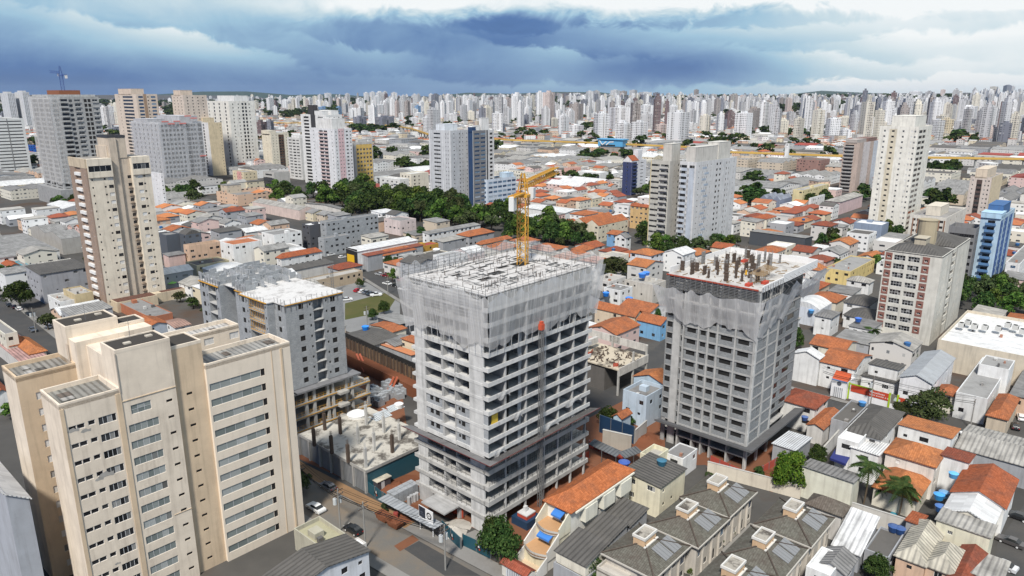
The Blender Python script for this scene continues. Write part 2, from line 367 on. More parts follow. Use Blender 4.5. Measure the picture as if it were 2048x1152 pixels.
# ------------------------------------------------------------------ mesh builder
class MB:
 def __init__(s): s.v, s.f, s.mi, s.cur = [], [], [], 0
 def quad(s, *pts):
  i = len(s.v); s.v += [tuple(p) for p in pts]
  s.f.append(tuple(range(i, i + len(pts)))); s.mi.append(s.cur)
 def box(s, x0, x1, y0, y1, z0, z1):
  a, b, c, d = (x0, y0), (x1, y0), (x1, y1), (x0, y1)
  s.prism((a, b, c, d), z0, z1)
 def prism(s, poly, z0, z1):
  n = len(poly); i = len(s.v)
  s.v += [(x, y, z0) for x, y in poly] + [(x, y, z1) for x, y in poly]
  s.f.append(tuple(range(i + n - 1, i - 1, -1))); s.f.append(tuple(range(i + n, i + 2 * n)))
  for k in range(n):
   l = (k + 1) % n; s.f.append((i + k, i + l, i + n + l, i + n + k))
  s.mi += [s.cur] * (n + 2)
 def cyl(s, x, y, z0, z1, r, n=8, r2=None):
  r2 = r if r2 is None else r2; i = len(s.v)
  for rr, z in ((r, z0), (r2, z1)):
   s.v += [(x + rr * math.cos(2 * math.pi * k / n), y + rr * math.sin(2 * math.pi * k / n), z) for k in range(n)]
  s.f.append(tuple(range(i + n - 1, i - 1, -1))); s.f.append(tuple(range(i + n, i + 2 * n)))
  for k in range(n):
   l = (k + 1) % n; s.f.append((i + k, i + l, i + n + l, i + n + k))
  s.mi += [s.cur] * (n + 2)
 def beam(s, p, q, w, h=None, n=4):
  """square or round bar from p to q"""
  p, q = Vector(p), Vector(q); d = q - p
  if d.length < 1e-6: return
  d.normalize(); h = h or w
  a = d.cross(Vector((0, 0, 1)))
  a = Vector((1, 0, 0)) if a.length < 1e-3 else a.normalized()
  b = d.cross(a); i = len(s.v)
  for o in (p, q):
   for k in range(n):
    t = 2 * math.pi * (k + 0.5) / n
    f = 0.7071 if n == 4 else 0.5
    s.v.append(tuple(o + a * (math.cos(t) * w * f) + b * (math.sin(t) * h * f)))
  s.f.append(tuple(range(i + n - 1, i - 1, -1))); s.f.append(tuple(range(i + n, i + 2 * n)))
  for k in range(n):
   l = (k + 1) % n; s.f.append((i + k, i + l, i + n + l, i + n + k))
  s.mi += [s.cur] * (n + 2)
 def grid(s, fn, nu, nv):
  i = len(s.v)
  s.v += [tuple(fn(a / nu, b / nv)) for a in range(nu + 1) for b in range(nv + 1)]
  for a in range(nu):
   for b in range(nv):
    k = i + a * (nv + 1) + b; s.f.append((k, k + nv + 1, k + nv + 2, k + 1)); s.mi.append(s.cur)
 def mesh(s, name, mats, smooth=False, cols=None):
  me = bpy.data.meshes.new(name)
  me.from_pydata(s.v, [], s.f)
  for m in mats: me.materials.append(MAT[m])
  if len(mats) > 1: me.polygons.foreach_set('material_index', s.mi)
  nl = len(me.loops)
  if nl:
   V = np.array(s.v, dtype=np.float64)
   li = np.empty(nl, np.int32); me.loops.foreach_get('vertex_index', li)
   nrm = np.empty(len(me.polygons) * 3); me.polygons.foreach_get('normal', nrm)
   tot = np.empty(len(me.polygons), np.int32); me.polygons.foreach_get('loop_total', tot)
   n = np.repeat(nrm.reshape(-1, 3), tot, axis=0); p = V[li]
   hx, hy = -n[:, 1], n[:, 0]; hl = np.hypot(hx, hy)
   flat = hl < 0.05
   hx = np.where(flat, 1.0, hx / np.maximum(hl, 1e-9)); hy = np.where(flat, 0.0, hy / np.maximum(hl, 1e-9))
   sx, sy, sz = -n[:, 2] * hy, n[:, 2] * hx, n[:, 0] * hy - n[:, 1] * hx
   u = p[:, 0] * hx + p[:, 1] * hy
   w = np.where(flat, p[:, 1], p[:, 0] * sx + p[:, 1] * sy + p[:, 2] * sz)
   uvl = me.uv_layers.new(name='UVMap')
   uvl.data.foreach_set('uv', np.stack([u, w], 1).astype(np.float32).ravel())
  if cols is not None:
   at_ = me.color_attributes.new('Col', 'FLOAT_COLOR', 'CORNER')
   tot = np.empty(len(me.polygons), np.int32); me.polygons.foreach_get('loop_total', tot)
   at_.data.foreach_set('color', np.repeat(np.array(cols, np.float32), tot, axis=0).ravel())
  if smooth: me.polygons.foreach_set('use_smooth', [True] * len(me.polygons))
  me.update(); return me
def link(name, me, parent=None, loc=(0, 0, 0), rz=0.0, col=None, scale=None):
 o = bpy.data.objects.new(name, me); C.objects.link(o)
 o.location = loc; o.rotation_euler = (0, 0, rz)
 if scale: o.scale = scale
 if col: o.color = (*col, 1)
 if parent: o.parent = parent
 return o
def part(name, mb, mat, parent=None, col=None, smooth=False, **kw):
 mats = mat if isinstance(mat, (list, tuple)) else [mat]
 return link(name, mb.mesh(name, mats, smooth), parent, col=col, **kw)
LABELS = {}
def tag(o, label, cat, group=None):
 o['label'] = label; o['category'] = cat
 if group: o['group'] = group
 return o
def thing(name, label, cat, loc=(0, 0, 0), rot=0.0, group=None, scale=None):
 o = bpy.data.objects.new(name, None); C.objects.link(o)
 o.empty_display_size = 1.0
 o.location = loc; o.rotation_euler = (0, 0, R(rot))
 if scale: o.scale = scale
 return tag(o, label, cat, group)
def struct(o, kind='structure'): o['kind'] = kind; return o
def copy_tree(o, parent=None):
 c = o.copy(); C.objects.link(c)
 if parent: c.parent = parent
 for ch in o.children: copy_tree(ch, c)
 return c
# ------------------------------------------------------------------ walls with real openings, windows
class Face:
 """a vertical wall plane: origin, direction along the wall, outward normal (local x, y)"""
 def __init__(s, ox, oy, dx, dy, nx, ny): s.o, s.d, s.n = (ox, oy), (dx, dy), (nx, ny)
 def p(s, a, z, out=0.0): return (s.o[0] + s.d[0] * a + s.n[0] * out, s.o[1] + s.d[1] * a + s.n[1] * out, z)
 def rz(s): return math.atan2(s.n[0], -s.n[1])
def FR(x0=0, y0=0): return Face(x0, y0, 1, 0, 0, -1)      # right-hand face, runs along +x
def FL(x0=0, y0=0): return Face(x0, y0, 0, 1, -1, 0)      # left-hand face, runs along +y
def FB(x0, y0): return Face(x0, y0, -1, 0, 0, 1)
def FE(x0, y0): return Face(x0, y0, 0, 1, 1, 0)
def wall(mb, fc, s0, s1, z0, z1, holes=(), depth=0.18):
 zs = sorted({z0, z1, *[min(max(h[1], z0), z1) for h in holes], *[min(max(h[1] + h[3], z0), z1) for h in holes]})
 flip = (fc.d[0] * -fc.n[1] + fc.d[1] * fc.n[0]) < 0
 def q(a, b, c, d): mb.quad(*((a, b, c, d) if not flip else (d, c, b, a)))
 for za, zb in zip(zs, zs[1:]):
  if zb - za < 1e-4: continue
  zm = (za + zb) / 2; cur = s0
  for h in sorted((h for h in holes if h[1] < zm < h[1] + h[3]), key=lambda h: h[0]):
   if h[0] > cur + 1e-4: q(fc.p(cur, za), fc.p(h[0], za), fc.p(h[0], zb), fc.p(cur, zb))
   cur = max(cur, h[0] + h[2])
  if s1 > cur + 1e-4: q(fc.p(cur, za), fc.p(s1, za), fc.p(s1, zb), fc.p(cur, zb))
 for (s, z, w, h) in [x[:4] for x in holes]:
  a, b, c, d = (s, z), (s + w, z), (s + w, z + h), (s, z + h)
  for (e, f) in ((a, b), (b, c), (c, d), (d, a)):
   q(fc.p(*f), fc.p(*e), fc.p(e[0], e[1], -depth), fc.p(f[0], f[1], -depth))
WMESH = {}
# kind: (frame material, pane material, columns, rows, frame width)
WK = {'n1': ('frame', 'darkglass', 1, 1, .08), 'd4': ('darkframe', 'glass', 4, 1, .05), 'n': ('frame', 'glass', 2, 1, .07), 'n3': ('frame', 'glass', 3, 1, .07), 'n4': ('frame', 'glass', 4, 1, .07),
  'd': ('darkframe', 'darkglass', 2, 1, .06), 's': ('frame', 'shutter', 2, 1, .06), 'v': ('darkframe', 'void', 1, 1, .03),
  'g': ('frame', 'greenglass', 5, 1, .06), 'g2': ('frame', 'greenglass', 3, 2, .06), 'b': ('darkframe', 'blueglass', 2, 1, .06),
  'b4': ('darkframe', 'blueglass', 4, 2, .06), 'n6': ('frame', 'glass', 4, 2, .07), 'x': ('steel', 'darkglass', 1, 1, .05),
  'door': ('darkframe', 'darkglass', 1, 1, .08)}
def win_geo(mb, w, h, kind, ox=(1, 0, 0), nn=(0, -1, 0), o=(0, 0, 0)):
 fm, gm, nc, nr, fw = WK[kind]
 O, X, Nn = Vector(o), Vector(ox), Vector(nn)
 def P(a, z, t): return tuple(O + X * a + Nn * t + Vector((0, 0, z)))
 def bar(a0, a1, z0, z1, t):
  mb.cur = 0; mb.quad(P(a0, z0, t), P(a1, z0, t), P(a1, z1, t), P(a0, z1, t))
 fw = min(fw, w * .2, h * .2)
 bar(-w / 2, w / 2, 0, fw, .03); bar(-w / 2, w / 2, h - fw, h, .03)
 bar(-w / 2, -w / 2 + fw, fw, h - fw, .03); bar(w / 2 - fw, w / 2, fw, h - fw, .03)
 cw, rh = w / nc, h / nr
 for i in range(nc):
  if i: bar(-w / 2 + i * cw - fw / 2, -w / 2 + i * cw + fw / 2, fw, h - fw, .03)
  for j in range(nr):
   mb.cur = 1
   mb.quad(P(-w / 2 + i * cw, j * rh, 0), P(-w / 2 + (i + 1) * cw, j * rh, 0), P(-w / 2 + (i + 1) * cw, (j + 1) * rh, 0), P(-w / 2 + i * cw, (j + 1) * rh, 0))
 for j in range(1, nr): bar(-w / 2, w / 2, j * rh - fw / 2, j * rh + fw / 2, .032)
 mb.cur = 0
def win_mesh(w, h, kind):
 k = (round(w, 2), round(h, 2), kind)
 if k not in WMESH:
  mb = MB(); win_geo(mb, w, h, kind); WMESH[k] = mb.mesh('window', WK[kind][:2])
 return WMESH[k]
def windows(parent, items, cap=100, name='window', depth=0.14):
 """items: (face, s, z, w, h, kind). The largest in the picture become parts, any beyond the cap one merged part"""
 mw = parent.location; a = parent.rotation_euler[2]; ca, sa = math.cos(a), math.sin(a)
 def dist(it):
  x, y, z = it[0].p(it[1], it[2])
  X, Y = mw[0] + x * ca - y * sa, mw[1] + x * sa + y * ca
  return math.sqrt(X * X + Y * Y + (z - HC) ** 2) / math.sqrt(it[3] * it[4])
 items = sorted(items, key=dist)
 for fc, s, z, w, h, k in items[:cap]:
  link(name, win_mesh(w, h, k), parent, fc.p(s + w / 2, z, -depth), fc.rz())
 rest = {}
 for it in items[cap:]: rest.setdefault(WK[it[5]][:2], []).append(it)
 if rest:
  mats = []; mb = MB()
  for mm, its in rest.items():
   b = len(mats); mats += list(mm)
   for fc, s, z, w, h, k in its:
    n0 = len(mb.f); win_geo(mb, w, h, k, (*fc.d, 0) if fc.rz() != 0 or fc.d[0] > 0 else (*fc.d, 0), (*fc.n, 0), fc.p(s + w / 2, z, -depth))
    for i in range(n0, len(mb.f)): mb.mi[i] += b
  o = part(name, mb, mats, parent); o['kind'] = 'stuff'
def rows(fc, cols, z0, fh, n, skip=None):
 """window columns repeated over the storeys. cols: (s, w, h, sill, kind)"""
 return [(fc, s, z0 + i * fh + sill, w, h, k) for i in range(n) for (s, w, h, sill, k) in cols if not (skip and skip(i, s))]
def shell(mb, wx, wy, z0, z1, items, depth=0.18, x0=0.0, y0=0.0):
 """four walls of a box with the openings of items cut in"""
 for fc, ln in ((FR(x0, y0), wx), (FL(x0, y0), wy), (Face(x0, y0 + wy, 1, 0, 0, 1), wx), (Face(x0 + wx, y0, 0, 1, 1, 0), wy)):
  hs = [(it[1], it[2], it[3], it[4]) for it in items if it[0].o == fc.o and it[0].n == fc.n and z0 - 1e-3 <= it[2] < z1]
  wall(mb, fc, 0, ln, z0, z1, hs, depth)
def parapet(mb, x0, x1, y0, y1, z0, z1, t=0.2):
 mb.box(x0, x1, y0, y0 + t, z0, z1); mb.box(x0, x1, y1 - t, y1, z0, z1)
 mb.box(x0, x0 + t, y0 + t, y1 - t, z0, z1); mb.box(x1 - t, x1, y0 + t, y1 - t, z0, z1)
# ------------------------------------------------------------------ roofs (local box 0..wx, 0..wy, eaves at z)
def roof_hip(mb, wx, wy, z, rh, e=0.4, x0=0, y0=0, t=0.18):
 a, b, c, d = x0 - e, x0 + wx + e, y0 - e, y0 + wy + e
 m = min(wx, wy) / 2 + e; z1 = z + rh
 zl = z - t
 if wx >= wy: r0, r1 = ((a + m, (c + d) / 2, z1), (b - m, (c + d) / 2, z1))
 else: r0, r1 = (((a + b) / 2, c + m, z1), ((a + b) / 2, d - m, z1))
 A, B, Cc, D = (a, c, z), (b, c, z), (b, d, z), (a, d, z)
 if wx >= wy: mb.quad(A, B, r1, r0); mb.quad(Cc, D, r0, r1); mb.quad(B, Cc, r1); mb.quad(D, A, r0)
 else: mb.quad(B, Cc, r1, r0); mb.quad(D, A, r0, r1); mb.quad(A, B, r0); mb.quad(Cc, D, r1)
 lo = [(p[0], p[1], zl) for p in (A, B, Cc, D)]
 for i, (p, q) in enumerate(((A, B), (B, Cc), (Cc, D), (D, A))): mb.quad(lo[i], lo[(i + 1) % 4], q, p)
 mb.quad(lo[3], lo[2], lo[1], lo[0])
def roof_gable(mb, wx, wy, z, rh, ax='x', e=0.35, x0=0, y0=0, t=0.16):
 a, b, c, d = x0 - e, x0 + wx + e, y0 - e, y0 + wy + e
 for k in (0, 1):
  zz = z - k * t
  if ax == 'x':
   r0, r1 = (a, (c + d) / 2, zz + rh), (b, (c + d) / 2, zz + rh)
   f = [((a, c, zz), (b, c, zz), r1, r0), ((b, d, zz), (a, d, zz), r0, r1)]
  else:
   r0, r1 = ((a + b) / 2, c, zz + rh), ((a + b) / 2, d, zz + rh)
   f = [((b, c, zz), (b, d, zz), r1, r0), ((a, d, zz), (a, c, zz), r0, r1)]
  for q in f: mb.quad(*(q if not k else q[::-1]))
  if not k: top = f
 for q in top:
  for i in (0, 1, 3):
   p, r = q[i], q[(i + 1) % 4]
   mb.quad((p[0], p[1], p[2] - t), (r[0], r[1], r[2] - t), r, p)
def gable_ends(mb, wx, wy, z, rh, ax='x', x0=0, y0=0):
 zz = z - 0.02
 if ax == 'x':
  for x in (x0, x0 + wx): mb.quad((x, y0, zz), (x, y0 + wy, zz), (x, y0 + wy / 2, zz + rh * wy / (wy + .7)))
 else:
  for y in (y0, y0 + wy): mb.quad((x0, y, zz), (x0 + wx, y, zz), (x0 + wx / 2, y, zz + rh * wx / (wx + .7)))
def roof_shed(mb, wx, wy, z, rh, ax, e=0.3, x0=0, y0=0, t=0.15):
 """slopes up along +x, -x, +y or -y"""
 a, b, c, d = x0 - e, x0 + wx + e, y0 - e, y0 + wy + e
 hz = {'x': (0, 1, 1, 0), '-x': (1, 0, 0, 1), 'y': (0, 0, 1, 1), '-y': (1, 1, 0, 0)}[ax]
 P = [(x, y, z + k * rh) for (x, y), k in zip(((a, c), (b, c), (b, d), (a, d)), hz)]
 Q = [(x, y, zz - t) for x, y, zz in P]
 mb.quad(*P); mb.quad(*Q[::-1])
 for i in range(4): mb.quad(Q[i], Q[(i + 1) % 4], P[(i + 1) % 4], P[i])
def roof_barrel(mb, wx, wy, z, rh, ax='x', n=10, x0=0, y0=0):
 if ax == 'x':
  mb.grid(lambda a, b: (x0 + wx * a, y0 + wy * b, z + rh * math.sin(math.pi * b)), 1, n)
  for x in (x0, x0 + wx): mb.quad(*[(x, y0 + wy * b / n, z + rh * math.sin(math.pi * b / n)) for b in range(n + 1)])
 else:
  mb.grid(lambda a, b: (x0 + wx * (1 - a), y0 + wy * b, z + rh * math.sin(math.pi * a)), n, 1)
  for y in (y0, y0 + wy): mb.quad(*[(x0 + wx * a / n, y, z + rh * math.sin(math.pi * a / n)) for a in range(n + 1)])
def shed_fill(mb, wx, wy, z, rh, ax, x0=0, y0=0):
 hz = {'x': (0, 1, 1, 0), '-x': (1, 0, 0, 1), 'y': (0, 0, 1, 1), '-y': (1, 1, 0, 0)}[ax]
 c = ((x0, y0), (x0 + wx, y0), (x0 + wx, y0 + wy), (x0, y0 + wy))
 for i in range(4):
  j = (i + 1) % 4
  if hz[i] or hz[j]:
   mb.quad((*c[i], z), (*c[j], z), (*c[j], z + rh * hz[j] - .1 * hz[j]), (*c[i], z + rh * hz[i] - .1 * hz[i]))
RC = {'orange': (0.44, 0.155, 0.068), 'terra': (0.40, 0.12, 0.055), 'rust': (0.29, 0.085, 0.05), 'bright': (0.52, 0.20, 0.08),
  'grey': (0.25, 0.245, 0.24), 'dark': (0.125, 0.118, 0.11), 'white': (0.80, 0.80, 0.79), 'pale': (0.43, 0.41, 0.375),
  'brown': (0.165, 0.145, 0.122), 'metal': (0.42, 0.44, 0.46), 'cream': (0.55, 0.51, 0.42), 'midgrey': (0.32, 0.315, 0.305), 'redmetal': (0.33, 0.07, 0.055)}
WC = {'white': (0.78, 0.78, 0.77), 'cream': (0.68, 0.60, 0.44), 'grey': (0.36, 0.37, 0.39), 'beige': (0.58, 0.49, 0.38), 'pink': (0.66, 0.49, 0.45),
  'blue': (0.20, 0.38, 0.62), 'dark': (0.07, 0.08, 0.095), 'yellow': (0.70, 0.55, 0.24), 'pale': (0.62, 0.60, 0.57), 'peach': (0.66, 0.46, 0.33),
  'teal': (0.13, 0.42, 0.40), 'lightblue': (0.46, 0.58, 0.68), 'brown': (0.25, 0.16, 0.12), 'mustard': (0.50, 0.28, 0.05), 'ivory': (0.72, 0.68, 0.58)}
PLACED = []      # world footprints of everything that stands on the ground: (cx, cy, hx, hy, rot)
def claim(x, y, wx, wy, rot, pad=0.0):
 c, s = math.cos(R(rot)), math.sin(R(rot))
 PLACED.append((x + (wx * c - wy * s) / 2, y + (wx * s + wy * c) / 2, wx / 2 + pad, wy / 2 + pad, R(rot)))
def taken(x, y, r):
 for cx, cy, hx, hy, a in PLACED:
  dx, dy = x - cx, y - cy
  if abs(dx) + abs(dy) > (hx + hy) * 1.5 + r * 2: continue
  u, v = dx * math.cos(a) + dy * math.sin(a), -dx * math.sin(a) + dy * math.cos(a)
  if abs(u) < hx + r and abs(v) < hy + r: return True
 return False
def add_roof(t, wx, wy, h, roof, rcol, rh, mbw, mat=None, x0=0, y0=0, name='roof'):
 rc = RC.get(rcol, rcol) if isinstance(rcol, str) else rcol
 mb = MB()
 if mat is None:
  mat = 'tile' if rcol in ('orange', 'terra', 'rust', 'bright', 'brown') else ('metalroof' if rcol in ('white', 'metal') else 'corr')
  if roof == 'flat': mat = 'flatroof'
 if roof == 'hip': roof_hip(mb, wx, wy, h, rh, x0=x0, y0=y0)
 elif roof in ('gx', 'gy'): roof_gable(mb, wx, wy, h, rh, roof[1], x0=x0, y0=y0); gable_ends(mbw, wx, wy, h, rh, roof[1], x0, y0)
 elif roof[0] == 's': roof_shed(mb, wx, wy, h, rh, roof[1:], x0=x0, y0=y0); shed_fill(mbw, wx, wy, h, rh, roof[1:], x0, y0)
 elif roof in ('bx', 'by'): roof_barrel(mb, wx, wy, h, rh, roof[1], x0=x0, y0=y0)
 elif roof[0] == 'w':                                  # saw-tooth / repeated gables, wN along x
  n = int(roof[1:])
  for k in range(n):
   roof_gable(mb, wx / n, wy, h, rh, 'y', 0.02, x0 + wx / n * k, y0); gable_ends(mbw, wx / n, wy, h, rh, 'y', x0 + wx / n * k, y0)
 elif roof[0] == 'v':                                  # repeated gables along y
  n = int(roof[1:])
  for k in range(n):
   roof_gable(mb, wx, wy / n, h, rh, 'x', 0.02, x0, y0 + wy / n * k); gable_ends(mbw, wx, wy / n, h, rh, 'x', x0, y0 + wy / n * k)
 else:
  mb.box(x0 + .2, x0 + wx - .2, y0 + .2, y0 + wy - .2, h - .15, h); parapet(mbw, x0, x0 + wx, y0, y0 + wy, h - .01, h + rh, .22)
 return part(name, mb, mat, t, rc)
def house(label, N, uL, uR, h, roof='flat', rcol='grey', wcol='white', rh=None, rot=48.0, win='n', wmat='plaster', name='house', cat='house',
   group=None, xy=None, tank=0, fl=2.9, seed=None, dens=.72, rmat=None):
 if xy is None: x, y, wx, wy = foot(N, uL, uR, h, rot)
 else: x, y, wx, wy = xy
 claim(x, y, wx, wy, rot)
 rnd = random.Random(label if seed is None else seed)
 rh = rh if rh is not None else (0.5 if roof == 'flat' else min(wx, wy) * 0.2)
 t = thing(name, label, cat, (x, y, 0), rot, group)
 wc = WC.get(wcol, wcol) if isinstance(wcol, str) else wcol
 items = []
 if win:
  nf = max(1, int(h / fl))
  for fc, ln in ((FR(), wx), (FL(), wy)):
   n = int(ln / 3.1)
   for k in range(n):
    for f in range(nf):
     if rnd.random() < dens:
      w = rnd.choice((1.2, 1.2, 1.6, .8, 1.8))
      hh = 1.1 if w > 1 else .7
      items.append((fc, (k + .5) * ln / n - w / 2 + rnd.uniform(-.3, .3), h - (nf - f) * fl + 1.15, w, hh, rnd.choice((win, win, 'd')) if len(win) < 3 else win))
 items = [i for i in items if 0.2 < i[1] and i[2] > .3]
 mb = MB(); shell(mb, wx, wy, 0, h, items)
 add_roof(t, wx, wy, h, roof, rcol, rh, mb, rmat)
 part('wall', mb, wmat, t, wc)
 if items: windows(t, items, 60)
 if roof == 'flat' and min(wx, wy) > 4 and y < 330:
  for k in range(rnd.choice((2, 3, 4))):
   b = MB(); bx, by, s = rnd.uniform(.6, wx - 1.8), rnd.uniform(.6, wy - 1.8), rnd.uniform(.4, 1.1); b.box(bx, bx + s, by, by + s * .8, h, h + rnd.uniform(.3, 1.0)); part('vent', b, 'aged', t, rnd.choice(((.6, .6, .58), (.3, .29, .28), (.12, .12, .12), (.4, .2, .14))))
 if rnd.random() < .5 and roof == 'flat' and min(wx, wy) > 5:
  b = MB(); s = rnd.uniform(1.5, 2.6); bx, by = rnd.uniform(1, wx - 4), rnd.uniform(1, wy - 4)
  b.box(bx, bx + s, by, by + s * 1.2, h, h + rnd.uniform(1, 2)); part('roof_house', b, wmat, t, wc)
 return t
def inst(me_list, names, mats_cols, label, cat, name, loc, rot=0, group=None, scale=None):
 t = thing(name, label, cat, loc, rot, group, scale)
 for me, nm, col in zip(me_list, names, mats_cols): link(nm, me, t, col=col)
 return t
ORD = ['leftmost', 'second', 'third', 'fourth', 'fifth', 'sixth', 'seventh', 'eighth', 'ninth', 'tenth', 'eleventh', 'twelfth', 'thirteenth', 'fourteenth', 'fifteenth', 'sixteenth', 'seventeenth', 'eighteenth', 'nineteenth', 'twentieth']
LAND = []      # (u, v, distance, phrase) of things one can find again
def landmark(x, y, z, phrase): LAND.append((*proj(x, y, z), math.hypot(x, y), phrase))
PEND = []      # things waiting for a label: (object, description, x, y, z)
def describe_all():
 """say where each repeated thing stands by the nearest landmark, then by its order from the left"""
 groups = {}
 for o, desc, x, y, z in PEND:
  u, v = proj(x, y, z); d = math.hypot(x, y)
  best = min(LAND, key=lambda l: math.hypot((l[0] - u) * 1.0, (l[1] - v) * 1.6))
  du = u - best[0]
  rel = ('behind' if d > best[2] else 'in front of') if abs(du) < 28 else (('right of' if du > 0 else 'left of') if abs(du) < 130 else ('far right of' if du > 0 else 'far left of'))
  groups.setdefault(f'{desc} {rel} {best[3]}', []).append((u, o))
 for k, l in groups.items():
  l.sort(key=lambda q: q[0])
  for i, (u, o) in enumerate(l):
   if len(l) == 1: o['label'] = k
   else:
    w = 'rightmost' if i == len(l) - 1 else (ORD[i] if i < len(ORD) else f'{i + 1}th')
    o['label'] = f'{k}, {w}' + (' from left' if w not in ('leftmost', 'rightmost') else '')
# ------------------------------------------------------------------ hero buildings
G = 48.0
CONC, CONC2, WHT = (0.44, 0.435, 0.425), (0.33, 0.33, 0.325), (0.74, 0.735, 0.72)
def netting(t, pts, z_top, z_bot, out_top, out_bot, mat, seed, sag=0.9, name='netting', nu=44, zt=None):
 """hanging net along a polyline of local points, leaning out at the top, with scalloped edges and folds"""
 rnd = random.Random(seed)
 ph = [rnd.uniform(0, 6.3) for _ in range(8)]
 for (p, q, n) in pts:
  L_ = math.hypot(q[0] - p[0], q[1] - p[1])
  def fn(a, b):
   s = a * L_
   fold = 0.10 * math.sin(s * 2.3 + ph[0]) + 0.07 * math.sin(s * 4.9 + ph[1] + b * 2)
   scal = abs(math.sin(s * math.pi / 4.6 + ph[2] + .5 * math.sin(s * .41 + ph[7]))) * (.62 + .38 * math.sin(s * .33 + ph[6]))
   zt_ = z_top - sag * (1 - scal) * 0 - sag * 0.8 * scal + 0.25 * math.sin(s * .5 + ph[3])
   zb = z_bot + .8 * math.sin(s * 0.42 + ph[4]) + 0.5 * math.sin(s * 1.15 + ph[5]) + .2 * math.sin(s * 3.1 + ph[6])
   z = zt_ * (1 - b) + zb * b
   o = out_top * (1 - b) ** 1.4 + out_bot + fold * (0.3 + b) + 0.25 * math.sin(b * 3.14)
   x, y = p[0] + (q[0] - p[0]) * a, p[1] + (q[1] - p[1]) * a
   # lean outward at both ends so that neighbouring panels meet on the corner post
   ex = ((a - .5) * 2) ** 3 * (out_top * (1 - b) ** 1.4 + out_bot)
   dx, dy = (q[0] - p[0]) / L_, (q[1] - p[1]) / L_
   return (x + n[0] * o + dx * ex, y + n[1] * o + dy * ex, z)
  mb = MB(); mb.grid(fn, max(6, int(L_ * 1.6)), 14)
  part(name, mb, mat, t, smooth=True)
def rail(mb, p, q, z, h=1.1, n=3, step=2.0, w=.05):
 d = math.dist(p, q); k = max(1, int(d / step))
 for i in range(k + 1):
  x, y = p[0] + (q[0] - p[0]) * i / k, p[1] + (q[1] - p[1]) * i / k
  mb.beam((x, y, z), (x, y, z + h), w)
 for j in range(n):
  zz = z + h * (j + 1) / n
  mb.beam((*p, zz), (*q, zz), w * .8)
